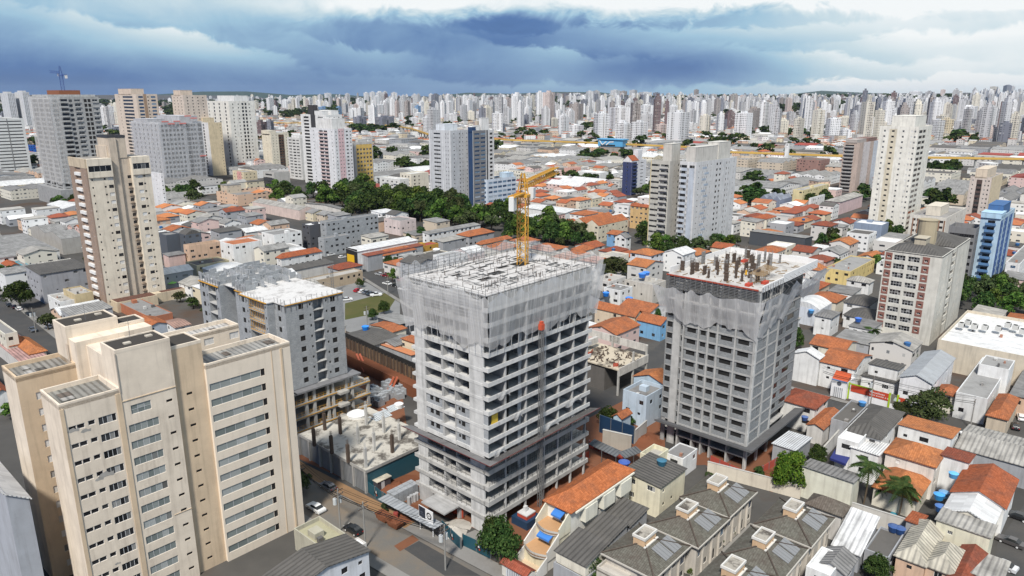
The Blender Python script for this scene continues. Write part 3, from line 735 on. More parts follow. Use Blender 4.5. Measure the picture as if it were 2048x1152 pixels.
def central_tower():
 ox, oy, wx, wy = -5.1, 119.2, 30.2, 19.4
 t = thing('apartment_tower', 'pale concrete tower shell with white netting round its top, carrying the yellow crane', 'building', (ox, oy, 0), G)
 claim(ox, oy, wx, wy, G, 1.5)
 fh = 2.745; z0 = 16.6
 lev = [3.7, 6.9, 10.1, 13.3] + [z0 + fh * k for k in range(12)]
 colx = [0.2, 4.6, 10.4, 15.9, 20.3, 24.9, 29.6]
 ya, yb, yc, yd, ye, yf = 3.6, 7.3, 10.3, 11.1, 15.6, 18.4
 # floor slabs, with the white upstand of the balconies on the right-hand face
 for i, z in enumerate(lev):
  mb = MB(); top = i == len(lev) - 1
  if i < 4:
   mb.box(0, wx, 0.02, wy, z - .22, z); mb.box(-.25, .02, -.4, wy, z - .62, z + .12); mb.box(-.25, wx + .6, -1.3, .02, z - .62, z + .10 * (i % 2) + .25)
  else:
   mb.box(0, wx, 0.02, wy, z - .2, z)
   mb.box(-.06, .0, 0, ya, z - .5, z + .05)
   if not top:
    mb.box(-.05, wx + .5, -1.25, .02, z - .2, z); mb.box(-.05, wx + .5, -1.4, -1.25, z - .25, z + .55); mb.box(-.19, -.05, -1.4, 0.0, z - .25, z + .55)
   mb.box(-.04, 0, yb + .1, wy, z - .55, z + .02)
  part('floor_slab', mb, 'pale', t, (0.62, 0.615, 0.60) if i > 3 else (0.46, 0.45, 0.43))
 for i in range(len(lev)):                              # edge beams on the left-hand face
  z = lev[i]; mb = MB()
  for a, b in ((ya, yb), (yd, ye)): mb.box(-.02, .3, a, b, z - .5, z + .28)
  if i > 3: mb.box(1.3, 1.5, yb + .3, yc, z - .45, z + .5)
  part('edge_beam', mb, 'pale', t, (0.6, 0.595, 0.58))
 # vertical structure
 ztop = lev[-1] - .2
 for a, b in ((0.02, ya), (ye, yf)):
  mb = MB(); mb.box(0.0, .32, a, b, 0, ztop)
  for z in lev: mb.box(-.03, 0.0, a + .1, b - .1, z - .14, z - .04)
  part('shear_wall', mb, 'pale', t, (0.62, 0.615, 0.60))
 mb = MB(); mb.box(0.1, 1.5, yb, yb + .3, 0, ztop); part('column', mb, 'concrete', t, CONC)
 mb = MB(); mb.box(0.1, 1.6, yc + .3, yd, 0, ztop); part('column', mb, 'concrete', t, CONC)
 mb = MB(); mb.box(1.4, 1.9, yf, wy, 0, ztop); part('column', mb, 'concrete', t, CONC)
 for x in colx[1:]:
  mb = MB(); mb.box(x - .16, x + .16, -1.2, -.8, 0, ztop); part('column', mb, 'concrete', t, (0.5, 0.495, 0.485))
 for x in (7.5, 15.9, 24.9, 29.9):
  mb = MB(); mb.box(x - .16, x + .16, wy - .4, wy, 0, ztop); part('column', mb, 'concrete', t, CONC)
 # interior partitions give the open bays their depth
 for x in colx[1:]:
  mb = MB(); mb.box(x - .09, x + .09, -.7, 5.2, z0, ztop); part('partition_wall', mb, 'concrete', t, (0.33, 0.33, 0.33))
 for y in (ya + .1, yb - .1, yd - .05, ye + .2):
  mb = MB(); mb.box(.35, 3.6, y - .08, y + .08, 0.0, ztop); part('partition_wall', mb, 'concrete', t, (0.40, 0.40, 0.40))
 mb = MB(); mb.box(3.7, wx - .5, 5.3, wy - 1.5, 0.0, ztop); part('core_wall', mb, 'concrete', t, (0.10, 0.10, 0.10))  # core concrete coloured near-black to deepen the shade inside the bays
 # a dark doorway at the back of each bay
 it = []
 rnd = random.Random(4)
 for i, z in enumerate(lev[3:-1]):
  for a, b in zip(colx, colx[1:]):
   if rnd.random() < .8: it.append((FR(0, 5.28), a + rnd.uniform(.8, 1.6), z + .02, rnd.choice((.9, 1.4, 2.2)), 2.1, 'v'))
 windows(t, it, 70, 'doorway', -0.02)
 # end wall of the right face (corner bay with block infill) and infilled storeys of the left face
 for k in range(3):
  z = lev[4 + k] + .02; wins = [(FL(.22, 0), ya + 1.4, z + .9, 1.0, 1.0, 'v'), (FL(.22, 0), ya + 2.6, z + 1.1, .6, .7, 'v'), (FL(.22, 0), yd + .9, z + .9, 1.2, 1.1, 'v'), (FL(.22, 0), yd + 2.6, z + .9, 1.0, 1.0, 'v')]
  mb = MB()
  for fc, a, b in ((FL(.22, 0), ya, yb), (FL(.22, 0), yd, ye)):
   wall(mb, fc, a, b, z, z + fh - .5, [w[1:5] for w in wins if a < w[1] < b], .15)
  mb.box(.0, .06, -1.1, .0, z, z + fh - .25)
  part('infill_wall', mb, 'block', t); windows(t, wins, 9)
 mb = MB()
 for z in lev[4:-1]: mb.box(1.35, 1.42, yb + .3, yc + .3, z, z + .95)
 part('infill_wall', mb, 'block', t)
 # scaffold rails in the open storeys, black netting strips, pipes
 mb = MB()
 for z in lev[:4]:
  rail(mb, (.1, -1.1), (wx, -1.1), z + .2, 1.15, 2, 1.35, .045); rail(mb, (0.05, ya), (0.05, ye), z + .2, 1.1, 2, 1.3, .045)
 for z in (lev[3], lev[2]):
  for x in np.arange(1, wx, 1.35): mb.beam((x, -1, z + .2), (x, -1, z + 2.9), .05)
 part('guard_rail', mb, 'darkframe', t)
 for x in (5.2, 8.7):
  mb = MB(); mb.grid(lambda a, b: (x + .9 * a + .1 * math.sin(b * 40), -.55 + .1 * math.sin(b * 23 + a * 3), 2 + (lev[-4] - 2) * b), 3, 60)
  part('safety_curtain', mb, 'void' if x < 6 else 'netdense', t)
 # protective tray round the building above the podium
 mb = MB()
 def tray(p, q, n, z):
  a, b = p, q; o = 2.6
  A, B = (*a, z), (*b, z)
  D, E_ = (a[0] + n[0] * o, a[1] + n[1] * o, z + .7), (b[0] + n[0] * o, b[1] + n[1] * o, z + .7)
  return A, B, E_, D
 zt = z0 - .75
 c0 = (-2.6, -4.0, zt + .7)
 A, B, Cc, D = tray((0, -1.4), (wx + .6, -1.4), (0, -1), zt)
 mb.quad(D, Cc, B, A); mb.quad(A, B, Cc, D)
 mb.quad((0, -1.4, zt), (0, 0, zt), (-2.6, 0, zt + .7), c0); mb.quad((0, -1.4, zt), c0, (0, -4, zt + .7))
 A2, B2, C2, D2 = tray((0, 0), (0, wy + 1), (-1, 0), zt)
 mb.quad(A2, B2, C2, D2)
 part('protective_tray', mb, 'concrete', t, (0.22, 0.215, 0.215))
 mb = MB(); mb.beam((-2.6, -4, zt + .75), (-2.6, wy + 1, zt + .75), .12); mb.beam((-2.6, -4, zt + .75), (wx + .6, -4, zt + .75), .12)
 part('tray_edge', mb, 'paint', t, (.12, .03, .03))
 # roof slab pour, dark pit sheets, guard rails, starter bars
 zr = lev[-1]
 mb = MB(); mb.box(-.6, wx + .7, -1.3, wy + .5, zr, zr + .18); part('roof', mb, 'poured', t, (0.60, 0.58, 0.56))
 mb = MB()
 for s in np.arange(0, wy, .42): mb.box(-.5, -.42, s, s + .3, zr - 2.2, zr - .1)
 for s in np.arange(0, wx, .42): mb.box(s, s + .3, -1.42, -1.34, zr - 2.2, zr - .1)
 mb.box(-.41, -.35, 0, wy, zr - 2.2, zr - .1); mb.box(0, wx, -1.33, -1.27, zr - 2.2, zr - .1)
 part('formwork_band', mb, 'pale', t, (.46, .46, .455))
 mb = MB()
 for (x, y, w, d) in ((11, 7.6, 3.4, 2.0), (6.4, 6.4, 3.0, 1.3), (15.5, 10.5, 3.2, 1.2), (19.6, 8.8, 3.6, 3.0), (5.2, 12.8, 2.4, .8), (23.5, 13.6, 2.6, 1.0), (13.5, 13.6, 2.2, .7), (25, 5.2, 2.6, .8)):
  mb = MB(); mb.box(x, x + w, y, y + d, zr + .18, zr + .20); part('dark_pit_sheet', mb, 'void', t)  # flat near-black sheets on the slab paint the shade of open pits
 mb = MB()
 for y in (3.2, 6.0, 8.4, 11.4, 14.2, 16.6): mb.beam((1 + y * .3, y, zr + .22), (wx * .45 + y * .6, y + .1, zr + .22), .1, .06)
 for x in (4.4, 9.6, 24.2): mb.beam((x, 1, zr + .23), (x + .1, wy * .6, zr + .23), .08, .06)
 for _ in range(80):
  x, y = rnd.uniform(1, wx - 3), rnd.uniform(.5, wy - 1); l = rnd.uniform(.8, 2.8)
  if rnd.random() < .6: mb.beam((x, y, zr + .3), (x + l, y + .1, zr + .32), .11, .14)
  else: mb.beam((x, y, zr + .3), (x + .1, y + l * .7, zr + .32), .11, .14)
 part('formwork', mb, 'steel', t)
 mb = MB()
 for _ in range(150):
  x, y = rnd.uniform(0, wx), rnd.uniform(-.8, wy); mb.beam((x, y, zr), (x, y, zr + rnd.uniform(.5, 1.3)), .06)
 struct(part('starter_bars', mb, 'rebar', t), 'stuff')
 mb = MB()
 rail(mb, (-.9, wy + .8), (wx + 1, wy + .8), zr, 2.4, 4, 1.5, .07); rail(mb, (wx + 1, -1.6), (wx + 1, wy + .8), zr, 2.0, 4, 1.5, .07)
 rail(mb, (-.9, -1.6), (wx + 1, -1.6), zr, 1.2, 2, 1.6, .05); rail(mb, (-.9, -1.6), (-.9, wy + .8), zr - .2, 1.2, 3, 1.6, .06)
 rail(mb, (3, 1.5), (wx - 3, 1.5), zr, 1.1, 2, 1.6, .05); rail(mb, (1, wy - 1.5), (wx - 8, wy - 1.5), zr, 1.2, 3, 1.6, .06)
 part('guard_rail', mb, 'steel', t)
 # scaffold poles and netting
 mb = MB()
 for s in np.arange(0, wy + .1, 1.6): mb.beam((-.35, s, zr - 11), (-1.4, s, zr + .6), .06)
 for s in np.arange(0, wx + .1, 1.9): mb.beam((s, -1.5, zr - 11), (s, -2.4, zr + .3), .06)
 for z in np.arange(zr - 4.6, zr, .62): mb.beam((-.9, 0, z), (-.9, wy, z), .05);
 part('scaffold', mb, 'frame', t)
 netting(t, [((0, wy + .6), (0, -1.4), (-1, 0)), ((0, -1.4), (wx + .8, -1.4), (0, -1))], zr + .7, zr - 9.2, 1.15, .45, 'netting', 5, 2.2)
 netting(t, [((wx + .8, -1.4), (wx + .8, wy + .6), (1, 0)), ((wx + .8, wy + .8), (0, wy + .8), (0, 1))], zr + 2.6, zr - 6, .8, .5, 'netting', 9, 2.0)
 for (x, z, s) in ((2.2, lev[8], 3.2), (6.4, lev[6], 2.5), (1.0, lev[4], 3.0), (14, lev[4], 6.0), (22, lev[5], 5.5)):
  mb = MB(); mb.grid(lambda a, b: (x + s * a, -1.55 - .12 * math.sin(a * 9 + b * 4), z + .7 - (1.1 + .5 * math.sin(a * 7)) * b), 10, 5); part('netting', mb, 'netting', t, smooth=True)
 # hoist mast on the right-hand face
 mb = MB(); hx = 12.9
 for dx, dy in ((-.3, -2.9), (.3, -2.9), (-.3, -2.3), (.3, -2.3)): mb.beam((hx + dx, dy, 0), (hx + dx, dy, lev[-4] + .5), .09)
 z = 0
 while z < lev[-4]:
  for (a, b) in (((-.3, -2.9), (.3, -2.9)), ((.3, -2.9), (.3, -2.3)), ((-.3, -2.3), (-.3, -2.9))):
   mb.beam((hx + a[0], a[1], z), (hx + b[0], b[1], z + .75), .05); mb.beam((hx + a[0], a[1], z), (hx + b[0], b[1], z), .05)
  z += .75
 part('hoist_mast', mb, 'steel', t)
 mb = MB(); mb.box(hx - .45, hx + .45, -3.0, -2.2, lev[-4] - .6, lev[-4] + .5); mb.box(hx - .3, hx + .3, -2.9, -2.3, lev[-4] + .5, lev[-4] + 1.0); part('hoist_head', mb, 'paint', t, (0.55, 0.09, 0.04))
 mb = MB(); mb.box(1.4, 3.0, -.7, -.55, lev[6] + .1, lev[6] + 1.9); part('formwork_panel', mb, 'paint', t, (0.72, 0.5, 0.05))
 # entrance canopy
 mb = MB(); mb.box(-4.2, -.25, 6.6, 13.2, 3.1, 3.4); mb.box(-.2, .4, yf - 4, yf, .1, 3.2); part('canopy', mb, 'concrete', t, (0.46, 0.455, 0.445))
 mb = MB(); mb.grid(lambda a, b: (.7 + .15 * math.sin(a * 30), 6.5 + 8 * a, .1 + 2.7 * b), 40, 2); part('safety_curtain', mb, 'netred', t)
 return t, ox, oy, zr
def tower_crane(name, label, x, y, z0, zc, jib, cj, ang, mat, s=1.0, tilt=0.0, apex=6.0):
 t = thing(name, label, 'crane', (x, y, z0), ang)
 h = zc - z0; w = .85 * s; d = .17 * s
 def lattice(mb, L_, w, sec, f):
  for a in (-1, 1):
   for b in (-1, 1): mb.beam(f(0, a * w, b * w), f(L_, a * w, b * w), d)
  n = max(1, int(L_ / sec))
  for i in range(n):
   p, q = L_ * i / n, L_ * (i + 1) / n
   for (a, b), (c, e) in (((-1, -1), (1, -1)), ((1, -1), (1, 1)), ((1, 1), (-1, 1)), ((-1, 1), (-1, -1))):
    mb.beam(f(p, a * w, b * w), f(q, c * w, e * w), d * .55); mb.beam(f(p, a * w, b * w), f(p, c * w, e * w), d * .5)
 mb = MB(); lattice(mb, h, w, 1.7 * s, lambda l, a, b: (a, b, l)); part('mast', mb, mat, t)
 mb = MB(); mb.box(-1.3 * s, 1.3 * s, -1.3 * s, 1.3 * s, h, h + .5); part('slewing_ring', mb, mat, t)
 mb = MB()
 for a in (-1, 1):
  for b in (-1, 1): mb.beam((a * w, b * w, h + .5), (a * .25, b * .25, h + apex), d)
 for k in range(1, 4):
  f = 1 - k / 4.5
  for a, b in (((-1, -1), (1, -1)), ((1, -1), (1, 1)), ((1, 1), (-1, 1)), ((-1, 1), (-1, -1))): mb.beam((a[0] * w * f, a[1] * w * f, h + .5 + k * apex / 4.6), (b[0] * w * f, b[1] * w * f, h + .5 + k * apex / 4.6), d * .6)
 part('tower_head', mb, mat, t)
 ct, st = math.cos(R(tilt)), math.sin(R(tilt))
 mb = MB()
 f = lambda l, a, b: ((l + 1.0) * ct - (b + .6) * st, a, h + 1.6 + (l + 1.0) * st + (b + .6) * ct)
 lattice(mb, jib, .62 * s, 1.25 * s, f); part('jib', mb, mat, t)
 mb = MB()
 for a in (-.6, .6): mb.beam((0, a, h + .8), (-cj, a, h + .8), .28)
 for k in range(int(cj)): mb.beam((-k, -.6, h + .8), (-k - 1, .6, h + .8), .14)
 mb.box(-cj, -.5, -.6, .6, h + .62, h + .7)
 part('counter_jib', mb, mat, t)
 mb = MB()
 for k in range(3): mb.box(-cj - .1 + k * .6, -cj + .35 + k * .6, -.5, .5, h - 1.9, h + .75)
 part('counterweight', mb, 'clean', t, (0.68, 0.68, 0.66))
 mb = MB(); mb.box(.9, 2.3, -1.9, -.8, h - .3, h + 1.7); part('cab', mb, ['frame'], t)
 mb = MB(); mb.beam((0, 0, h + apex), f(jib * .7, 0, 1), .05); mb.beam((0, 0, h + apex), (-cj + 1, 0, h + .9), .05); part('tie_rod', mb, 'steel', t)
 return t
def right_tower():
 ox, oy, wx, wy = 51.2, 143.2, 31.0, 21.6
 t = thing('apartment_tower', 'grey concrete tower shell, netted near its top, bare columns standing on its roof', 'building', (ox, oy, 0), G)
 claim(ox, oy, wx, wy, G, 1.5)
 z0, fh, n = 6.0, 2.68, 13
 lev = [3.1] + [z0 + fh * k for k in range(n + 1)]
 x1, x2 = 12.0, 19.0      # first section of the right face, then a set-back one
 for i, z in enumerate(lev):
  mb = MB(); mb.box(0, x1, 0.02, wy - 4.5, z - .2, z); mb.box(x1, wx, 2.58, wy - 4.5, z - .2, z); mb.box(.6, wx, wy - 4.5, wy, z - .2, z)
  mb.box(-.09, 0, 0, wy - 4.5, z - .35, z + .02); mb.box(0, x1, -.09, 0.0, z - .35, z + .02)
  part('floor_slab', mb, 'pale', t, (0.42, 0.415, 0.405))
 ztop = lev[-1]
 ys = [0.05, 4.3, 8.4, 10.6, 12.9, 16.6]
 for y in ys:
  mb = MB(); mb.box(-.16, .35, y - .02, y + .36, 0, ztop - .2); part('column', mb, 'concrete', t, (0.46, 0.455, 0.44))
 for x in (5.8, 11.3): mb = MB(); mb.box(x, x + .7, -.13, .3, 0, ztop - .2); part('column', mb, 'concrete', t, (0.52, 0.515, 0.50))
 mb = MB(); mb.box(0.02, .8, -.12, .28, 0, ztop - .2); part('column', mb, 'concrete', t, (0.62, 0.615, 0.60))
 mb = MB(); mb.box(.48, .8, 17.9, 19.7, 0, ztop - .2); part('shear_wall', mb, 'concrete', t, (0.50, 0.495, 0.48))
 wins = []
 mb = MB()
 for i in range(n - 3):
  z = z0 + fh * i;
  bays = [(FL(.12, 0), .5, 4.25, [(.9, 2.5)]), (FL(.12, 0), 4.7, 8.35, [(.5, 2.7)]), (FL(.12, 0), 8.8, 10.55, [(.25, 1.15)]) if 0 else (FL(.12, 0), 8.8, 12.85, [(.3, 1.9), (2.6, 1.3)]), (FL(.12, 0), 13.3, 16.5, [(.5, 2.2)]),
    (FL(.7, 0), 16.6, 17.9, [(.15, 1.0)]), (FL(.7, 0), 19.7, wy, [(.3, 1.35)])]
  for fc, a, b, ws in bays:
   hs = [(a + o, z + 1.12, w, 1.2) for o, w in ws]
   wall(mb, fc, a, b, z + .02, z + fh - .35, hs, .14)
   wins += [(fc, *h, 'v') for h in hs]
  hs = [(4.0, z + 1.3, .45, .75), (4.65, z + 1.3, .45, .75)]
  wall(mb, FR(0, .02), .8, x1, z + .02, z + fh - .35, hs, .14); wins += [(FR(0, .02), *h, 'v') for h in hs]
  hs = [(x1 + 1.0, z + .9, 2.6, 1.35), (x1 + 5.0, z + .9, 4.6, 1.35), (x1 + 11.5, z + .9, 4.2, 1.35)]
  wall(mb, FR(0, 2.6), x1, wx, z + .02, z + fh - .35, hs, .2); wins += [(FR(0, 2.6), *h, 'x') for h in hs]
 part('infill_wall', mb, 'blockdark', t); windows(t, wins, 100)
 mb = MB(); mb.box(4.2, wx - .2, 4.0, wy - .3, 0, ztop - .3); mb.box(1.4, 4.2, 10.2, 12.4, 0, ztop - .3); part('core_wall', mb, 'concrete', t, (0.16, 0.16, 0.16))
 for y in ys[1:]:
  mb = MB(); mb.box(.36, 4.1, y, y + .2, 0, ztop - .3); part('partition_wall', mb, 'concrete', t, (0.36, 0.36, 0.36))
 mb = MB(); mb.box(x1 - .2, x1, -.06, 2.6, 0, ztop - .3); mb.box(wx - .2, wx, 2.6, wy, 0, ztop - .3); mb.box(0.6, wx, wy - .15, wy, 0, ztop - .3); mb.box(0.6, .8, 20.5, wy, 0, 6); part('end_wall', mb, 'concrete', t, CONC2)
 # tray
 zt = z0 - .4; mb = MB()
 mb.quad((0, 0, zt), (0, wy, zt), (-2.3, wy, zt + .5), (-2.3, -2.3, zt + .5)); mb.quad((-2.3, -2.3, zt + .5), (wx, -2.3, zt + .5), (wx, 0, zt), (0, 0, zt))
 mb.box(-2.4, -2.3, -2.4, wy, zt + .2, zt + .7); mb.box(-2.4, wx, -2.42, -2.32, zt + .2, zt + .7)
 part('protective_tray', mb, 'concrete', t, (0.125, 0.125, 0.13))
 # roof level: poured slab, upstand walls, formwork columns
 zr = ztop; rnd = random.Random(8)
 mb = MB(); mb.box(-.3, wx + .3, -.2, wy + .2, zr, zr + .2); part('roof', mb, 'poured', t, (0.56, 0.54, 0.51))
 mb = MB(); mb.box(11, wx + .3, -.35, -.15, zr - .3, zr + 1.6); mb.box(.2, 10.8, -.5, -.25, zr - .2, zr + 1.1); mb.box(wx + .1, wx + .3, -.1, wy, zr, zr + 1.6); mb.box(1, wx, wy, wy + .2, zr, zr + 1.6)
 part('formwork_wall', mb, 'clean', t, (0.74, 0.73, 0.72))
 mb = MB()
 for k in range(8):
  zz = zr - 2.6 + k * .33; mb.beam((-.5 - .05 * (k % 2), -.3, zz), (-.5 - .05 * (k % 2), wy, zz), .13)
 for s in np.arange(0, wy, 1.3): mb.beam((-.62, s, zr - 2.8), (-.62, s, zr + .3), .1)
 for s in np.arange(0, 11, 1.3): mb.beam((s, -.55, zr - 2.4), (s, -.55, zr + .9), .09)
 part('formwork', mb, 'steel', t)
 mb = MB(); mb.beam((-.45, .2, zr + .25), (-.45, wy, zr + .25), .28); part('edge_board', mb, 'paint', t, (.36, .06, .03))
 for k, (x, y) in enumerate([(2.5, 3.2), (2.2, 8.3), (2.4, 12.8), (2.6, 17.2), (6.5, 3.6), (6.2, 8.2), (6.3, 12.6), (6.6, 17.6), (10.5, 5.4), (10.3, 10.2), (10.6, 15.1), (14.5, 7.2), (14.6, 11.8), (14.3, 16.8), (18.4, 6.2), (18.6, 13.2), (22.5, 7.2), (22.2, 12.2), (25.5, 10.0), (5, 20.4), (9.4, 20.3), (13.8, 20.4), (4.4, 6), (8.3, 6.2), (8.2, 11.2), (12.4, 9), (12.2, 13.8), (16.6, 9.4), (16.4, 15), (20.4, 9.6), (20.2, 15.6), (24.4, 14.4), (27.2, 7), (27.4, 14.8), (4.2, 15)]):
  mb = MB(); hh = rnd.uniform(1.8, 3.3); w, d = rnd.choice(((.32, .9), (.4, .4), (1.4, .3), (.35, .35)))
  mb.box(x, x + w, y, y + d, zr + .2, zr + hh)
  for q in range(3): mb.box(x - .06, x + w + .06, y - .06, y + d + .06, zr + .5 + q * .8, zr + .62 + q * .8)
  for q in range(4): mb.beam((x + w * (q % 2), y + d * (q // 2), zr + hh), (x + w * (q % 2), y + d * (q // 2), zr + hh + rnd.uniform(.4, 1.0)), .05)
  part('column', mb, rnd.choice(('rebar', 'rebar', 'concrete')), t, (.25, .24, .23))
 mb = MB()
 for k in range(26): mb.beam((3.6 + k * .42, 1.2 + .04 * k, zr + 2.2 + rnd.uniform(0, .12)), (4.2 + k * .42, 4.6 + .04 * k, zr + 2.25 + rnd.uniform(0, .12)), .16, .05)
 for k in range(8): mb.beam((4 + k * 1.3, 3 + .1 * k, zr + .2), (4 + k * 1.3, 3 + .1 * k, zr + 2.2), .08)
 part('timber_deck', mb, 'timber', t)
 mb = MB()
 for _ in range(150):
  x, y = rnd.uniform(1, wx - 3), rnd.uniform(1, wy - 1); mb.beam((x, y, zr + .3), (x + rnd.uniform(-1, 2), y + rnd.uniform(-1, 1.4), zr + .35), .12)
 part('loose_boards', mb, 'timber', t)
 mb = MB()
 for x, y in ((1.2, 3.0), (5.2, 1.2), (22, 13.5)): mb.box(x, x + 1.9, y, y + 1.0, zr + .22, zr + .8)
 part('board_stack', mb, 'paint', t, (0.5, 0.06, 0.03))
 mb = MB()
 for s in np.arange(0, wy + .1, 2.2): mb.beam((-.3, s, zr - 5), (-2.0, s, zr - 1.2), .06)
 for s in np.arange(0, wx + .1, 2.4):
  mb.beam((s, -.3, zr - 4), (s, -2.4, zr - .4), .06); mb.beam((s, -.4, zr + .8), (s, -2.4, zr - .4), .05)
 part('scaffold', mb, 'steel', t)
 netting(t, [((0, wy + .5), (0, 0), (-1, 0))], zr - 1.6, zr - 9.6, 1.9, .35, 'netthick', 21, 1.8)
 netting(t, [((0, 0), (x1 + .5, 0), (0, -1))], zr - 1.0, zr - 9.2, 2.2, .35, 'netthick', 23, 1.6)
 netting(t, [((x1 + .5, 0), (wx + .5, 0), (0, -1))], zr + .4, zr - 5.4, 2.6, .4, 'netthick', 25, 1.6)
 return t, ox, oy, zr
def block_building():
 ox, oy, wx = -51.4, 156.2, 15.6
 t = thing('apartment_block', 'grey concrete block apartment building under construction with unfinished walls on its roof', 'building', (ox, oy, 0), G)
 claim(ox, oy, wx, 40, G, 1)
 z0, n, fh = 13.2, 8, 2.59; zt = z0 + n * fh
 segs = [(0, 4.6, 0.0), (4.6, 17.0, -1.9), (17.0, 22.5, -.2), (22.5, 28.0, 2.6), (28.0, 38.6, -1.6)]
 wins, mb = [], MB()
 for i in range(n):
  z = z0 + i * fh
  for (s, w, sill, h) in ((3.4, 1.3, .95, 1.25), (6.2, .5, 1.3, .6), (10.6, .5, 1.3, .6), (12.0, 1.35, .95, 1.25)): wins.append((FR(), s, z + sill, w, h, 'v'))
  for (x, s, w, sill, h, k) in ((0, 2.0, 1.2, .95, 1.25, 'v'), (-1.9, 5.0, .5, 1.3, .6, 'v'), (-1.9, 13.4, .5, 1.3, .6, 'v'), (-1.9, 14.9, 1.3, .95, 1.25, 'v'), (-.2, 19.0, 1.2, .95, 1.25, 'v'), (-1.6, 29.0, .5, 1.3, .6, 'v'), (-1.6, 36.0, 1.3, .9, 1.25, 'v'), (-1.6, 34.4, .5, 1.3, .6, 'v'), (2.6, 24, 1.2, .9, 1.3, 'v')):
   wins.append((FL(x, 0), s, z + sill, w, h, k))
 def on(fc, a, b): return [w[1:5] for w in wins if w[0].o == fc.o and w[0].n == fc.n and a <= w[1] < b]
 for a, b in ((0, 7.3), (9.9, wx)): wall(mb, FR(), a, b, z0, zt, on(FR(), a, b))
 wall(mb, FR(0, 1.6), 7.3, 9.9, z0, zt); wall(mb, FL(9.9, 0), 0, 1.6, z0, zt); wall(mb, FE(7.3, 0), 0, 1.6, z0, zt)
 xp = None
 for a, b, x in segs:
  fc = FL(x, 0)
  if a == 4.6:
   wall(mb, fc, a, 5.9, z0, zt, on(fc, a, 5.9)); wall(mb, fc, 12.9, b, z0, zt, on(fc, 12.9, b)); wall(mb, FL(-.3, 0), 5.9, 12.9, z0, zt); wall(mb, FR(0, 12.9), -1.9, -.3, z0, zt); wall(mb, FB(-.3, 5.9), 0, 1.6, z0, zt)
  elif a == 28.0:
   wall(mb, fc, a, 29.9, z0, zt, on(fc, a, 29.9)); wall(mb, fc, 33.9, b, z0, zt, on(fc, 33.9, b)); wall(mb, FL(.2, 0), 29.9, 33.9, z0, zt); wall(mb, FR(0, 33.9), -1.6, .2, z0, zt)
  else: wall(mb, fc, a, b, z0, zt, on(fc, a, b))
  if xp is not None:
   lo, hi = min(x, xp), max(x, xp)
   wall(mb, FR(0, a) if x < xp else FB(xp if False else hi, a), lo if x < xp else 0, hi if x < xp else hi - lo, z0, zt)
  xp = x
 wall(mb, FE(wx, 0), 0, 38.6, z0, zt); wall(mb, FB(wx, 38.6), 0, 17, z0, zt)
 part('wall', mb, 'block', t);
 # balcony fronts: slab, two doors, yellow shoring in the top storeys
 for i in range(n):
  z = z0 + i * fh
  wins += [(FR(0, 1.6), 7.6, z + .1, .8, 2.1, 'v'), (FR(0, 1.6), 8.8, z + .1, .9, 2.1, 'v')]
  wins += [(FL(-.3, 0), 6.3, z + .2, 2.6, 2.1, 'v'), (FL(-.3, 0), 9.6, z + .2, 1.1, 2.0, 'v'), (FL(-.3, 0), 11.3, z + .2, 1.0, 2.0, 'v'), (FL(.2, 0), 30.4, z + .2, 2.3, 2.1, 'v')]
 windows(t, wins, 100)
 for i in range(n + 1):
  z = z0 + i * fh; b = MB(); b.box(7.1, 10.0, -.12, 1.6, z - .16, z); b.box(-2.0, -.3, 5.9, 12.9, z - .16, z + .0); b.box(-1.7, .2, 29.9, 33.9, z - .16, z)
  part('balcony_slab', b, 'concrete', t, (0.5, 0.495, 0.48))
 b = MB()
 for i in range(n):
  z = z0 + i * fh
  b.beam((-1.95, 5.9, z + .12), (-1.95, 12.9, z + .12), .10)
  if i > 4:
   b.beam((-1.95, 5.9, z + .95), (-1.95, 12.9, z + .95), .06)
   for s in np.arange(6, 13, .8): b.beam((-1.85, s, z), (-1.85, s, z + fh - .2), .06)
 b.beam((-2.1, 4.5, zt + .1), (-2.1, 17, zt + .1), .2); b.beam((-.15, -.15, zt + .05), (wx, -.15, zt + .05), .2); b.beam((-.15, 0, zt + .05), (-.15, 4.5, zt + .05), .2); b.beam((-1.8, 28, zt - .3), (-1.8, 38.6, zt - .3), .22); b.beam((-.4, 17, zt - .3), (-.4, 22.4, zt - .3), .22)
 part('shoring', b, 'yellow', t)
 b = MB(); b.box(-.3, wx + .2, -.2, 17, zt, zt + .25); b.box(-2.0, -.3, 4.4, 17, zt, zt + .25); b.box(-.2, wx, 17, 38.6, zt, zt + .22); b.box(-1.6, -.2, 28, 38.6, zt, zt + .22)
 part('roof', b, 'poured', t, (0.66, 0.645, 0.625))
 # walls of the next storey going up on the far half
 rnd = random.Random(3); b = MB()
 for (x0, y0, x1, y1) in [(-1.5, 28, -1.5, 38.5), (-1.5, 38.5, wx, 38.5), (wx, 18, wx, 38.5), (-.1, 17.4, 2.6, 17.4), (-.1, 17.4, -.1, 22), (2.7, 22, 2.7, 28), (-.1, 22.2, 2.7, 22.2), (-1.5, 28.2, 2.7, 28.2)] + \
   [(x, 17.6, x, 38) for x in (5, 8.2, 11.8)] + [(0, y, wx, y) for y in (20.6, 24, 27, 30.5, 33, 36)]:
  n_ = max(1, int(math.hypot(x1 - x0, y1 - y0) / 1.5));
  for k in range(n_):
   if rnd.random() < .2: continue
   h = rnd.choice((.9, 1.3, 1.7, 1.9)); p, q = (x0 + (x1 - x0) * k / n_, y0 + (y1 - y0) * k / n_), (x0 + (x1 - x0) * (k + 1) / n_, y0 + (y1 - y0) * (k + 1) / n_)
   b.box(min(p[0], q[0]) - .07, max(p[0], q[0]) + .07, min(p[1], q[1]) - .07, max(p[1], q[1]) + .07, zt + .2, zt + .2 + h)
 part('unfinished_wall', b, 'block', t)
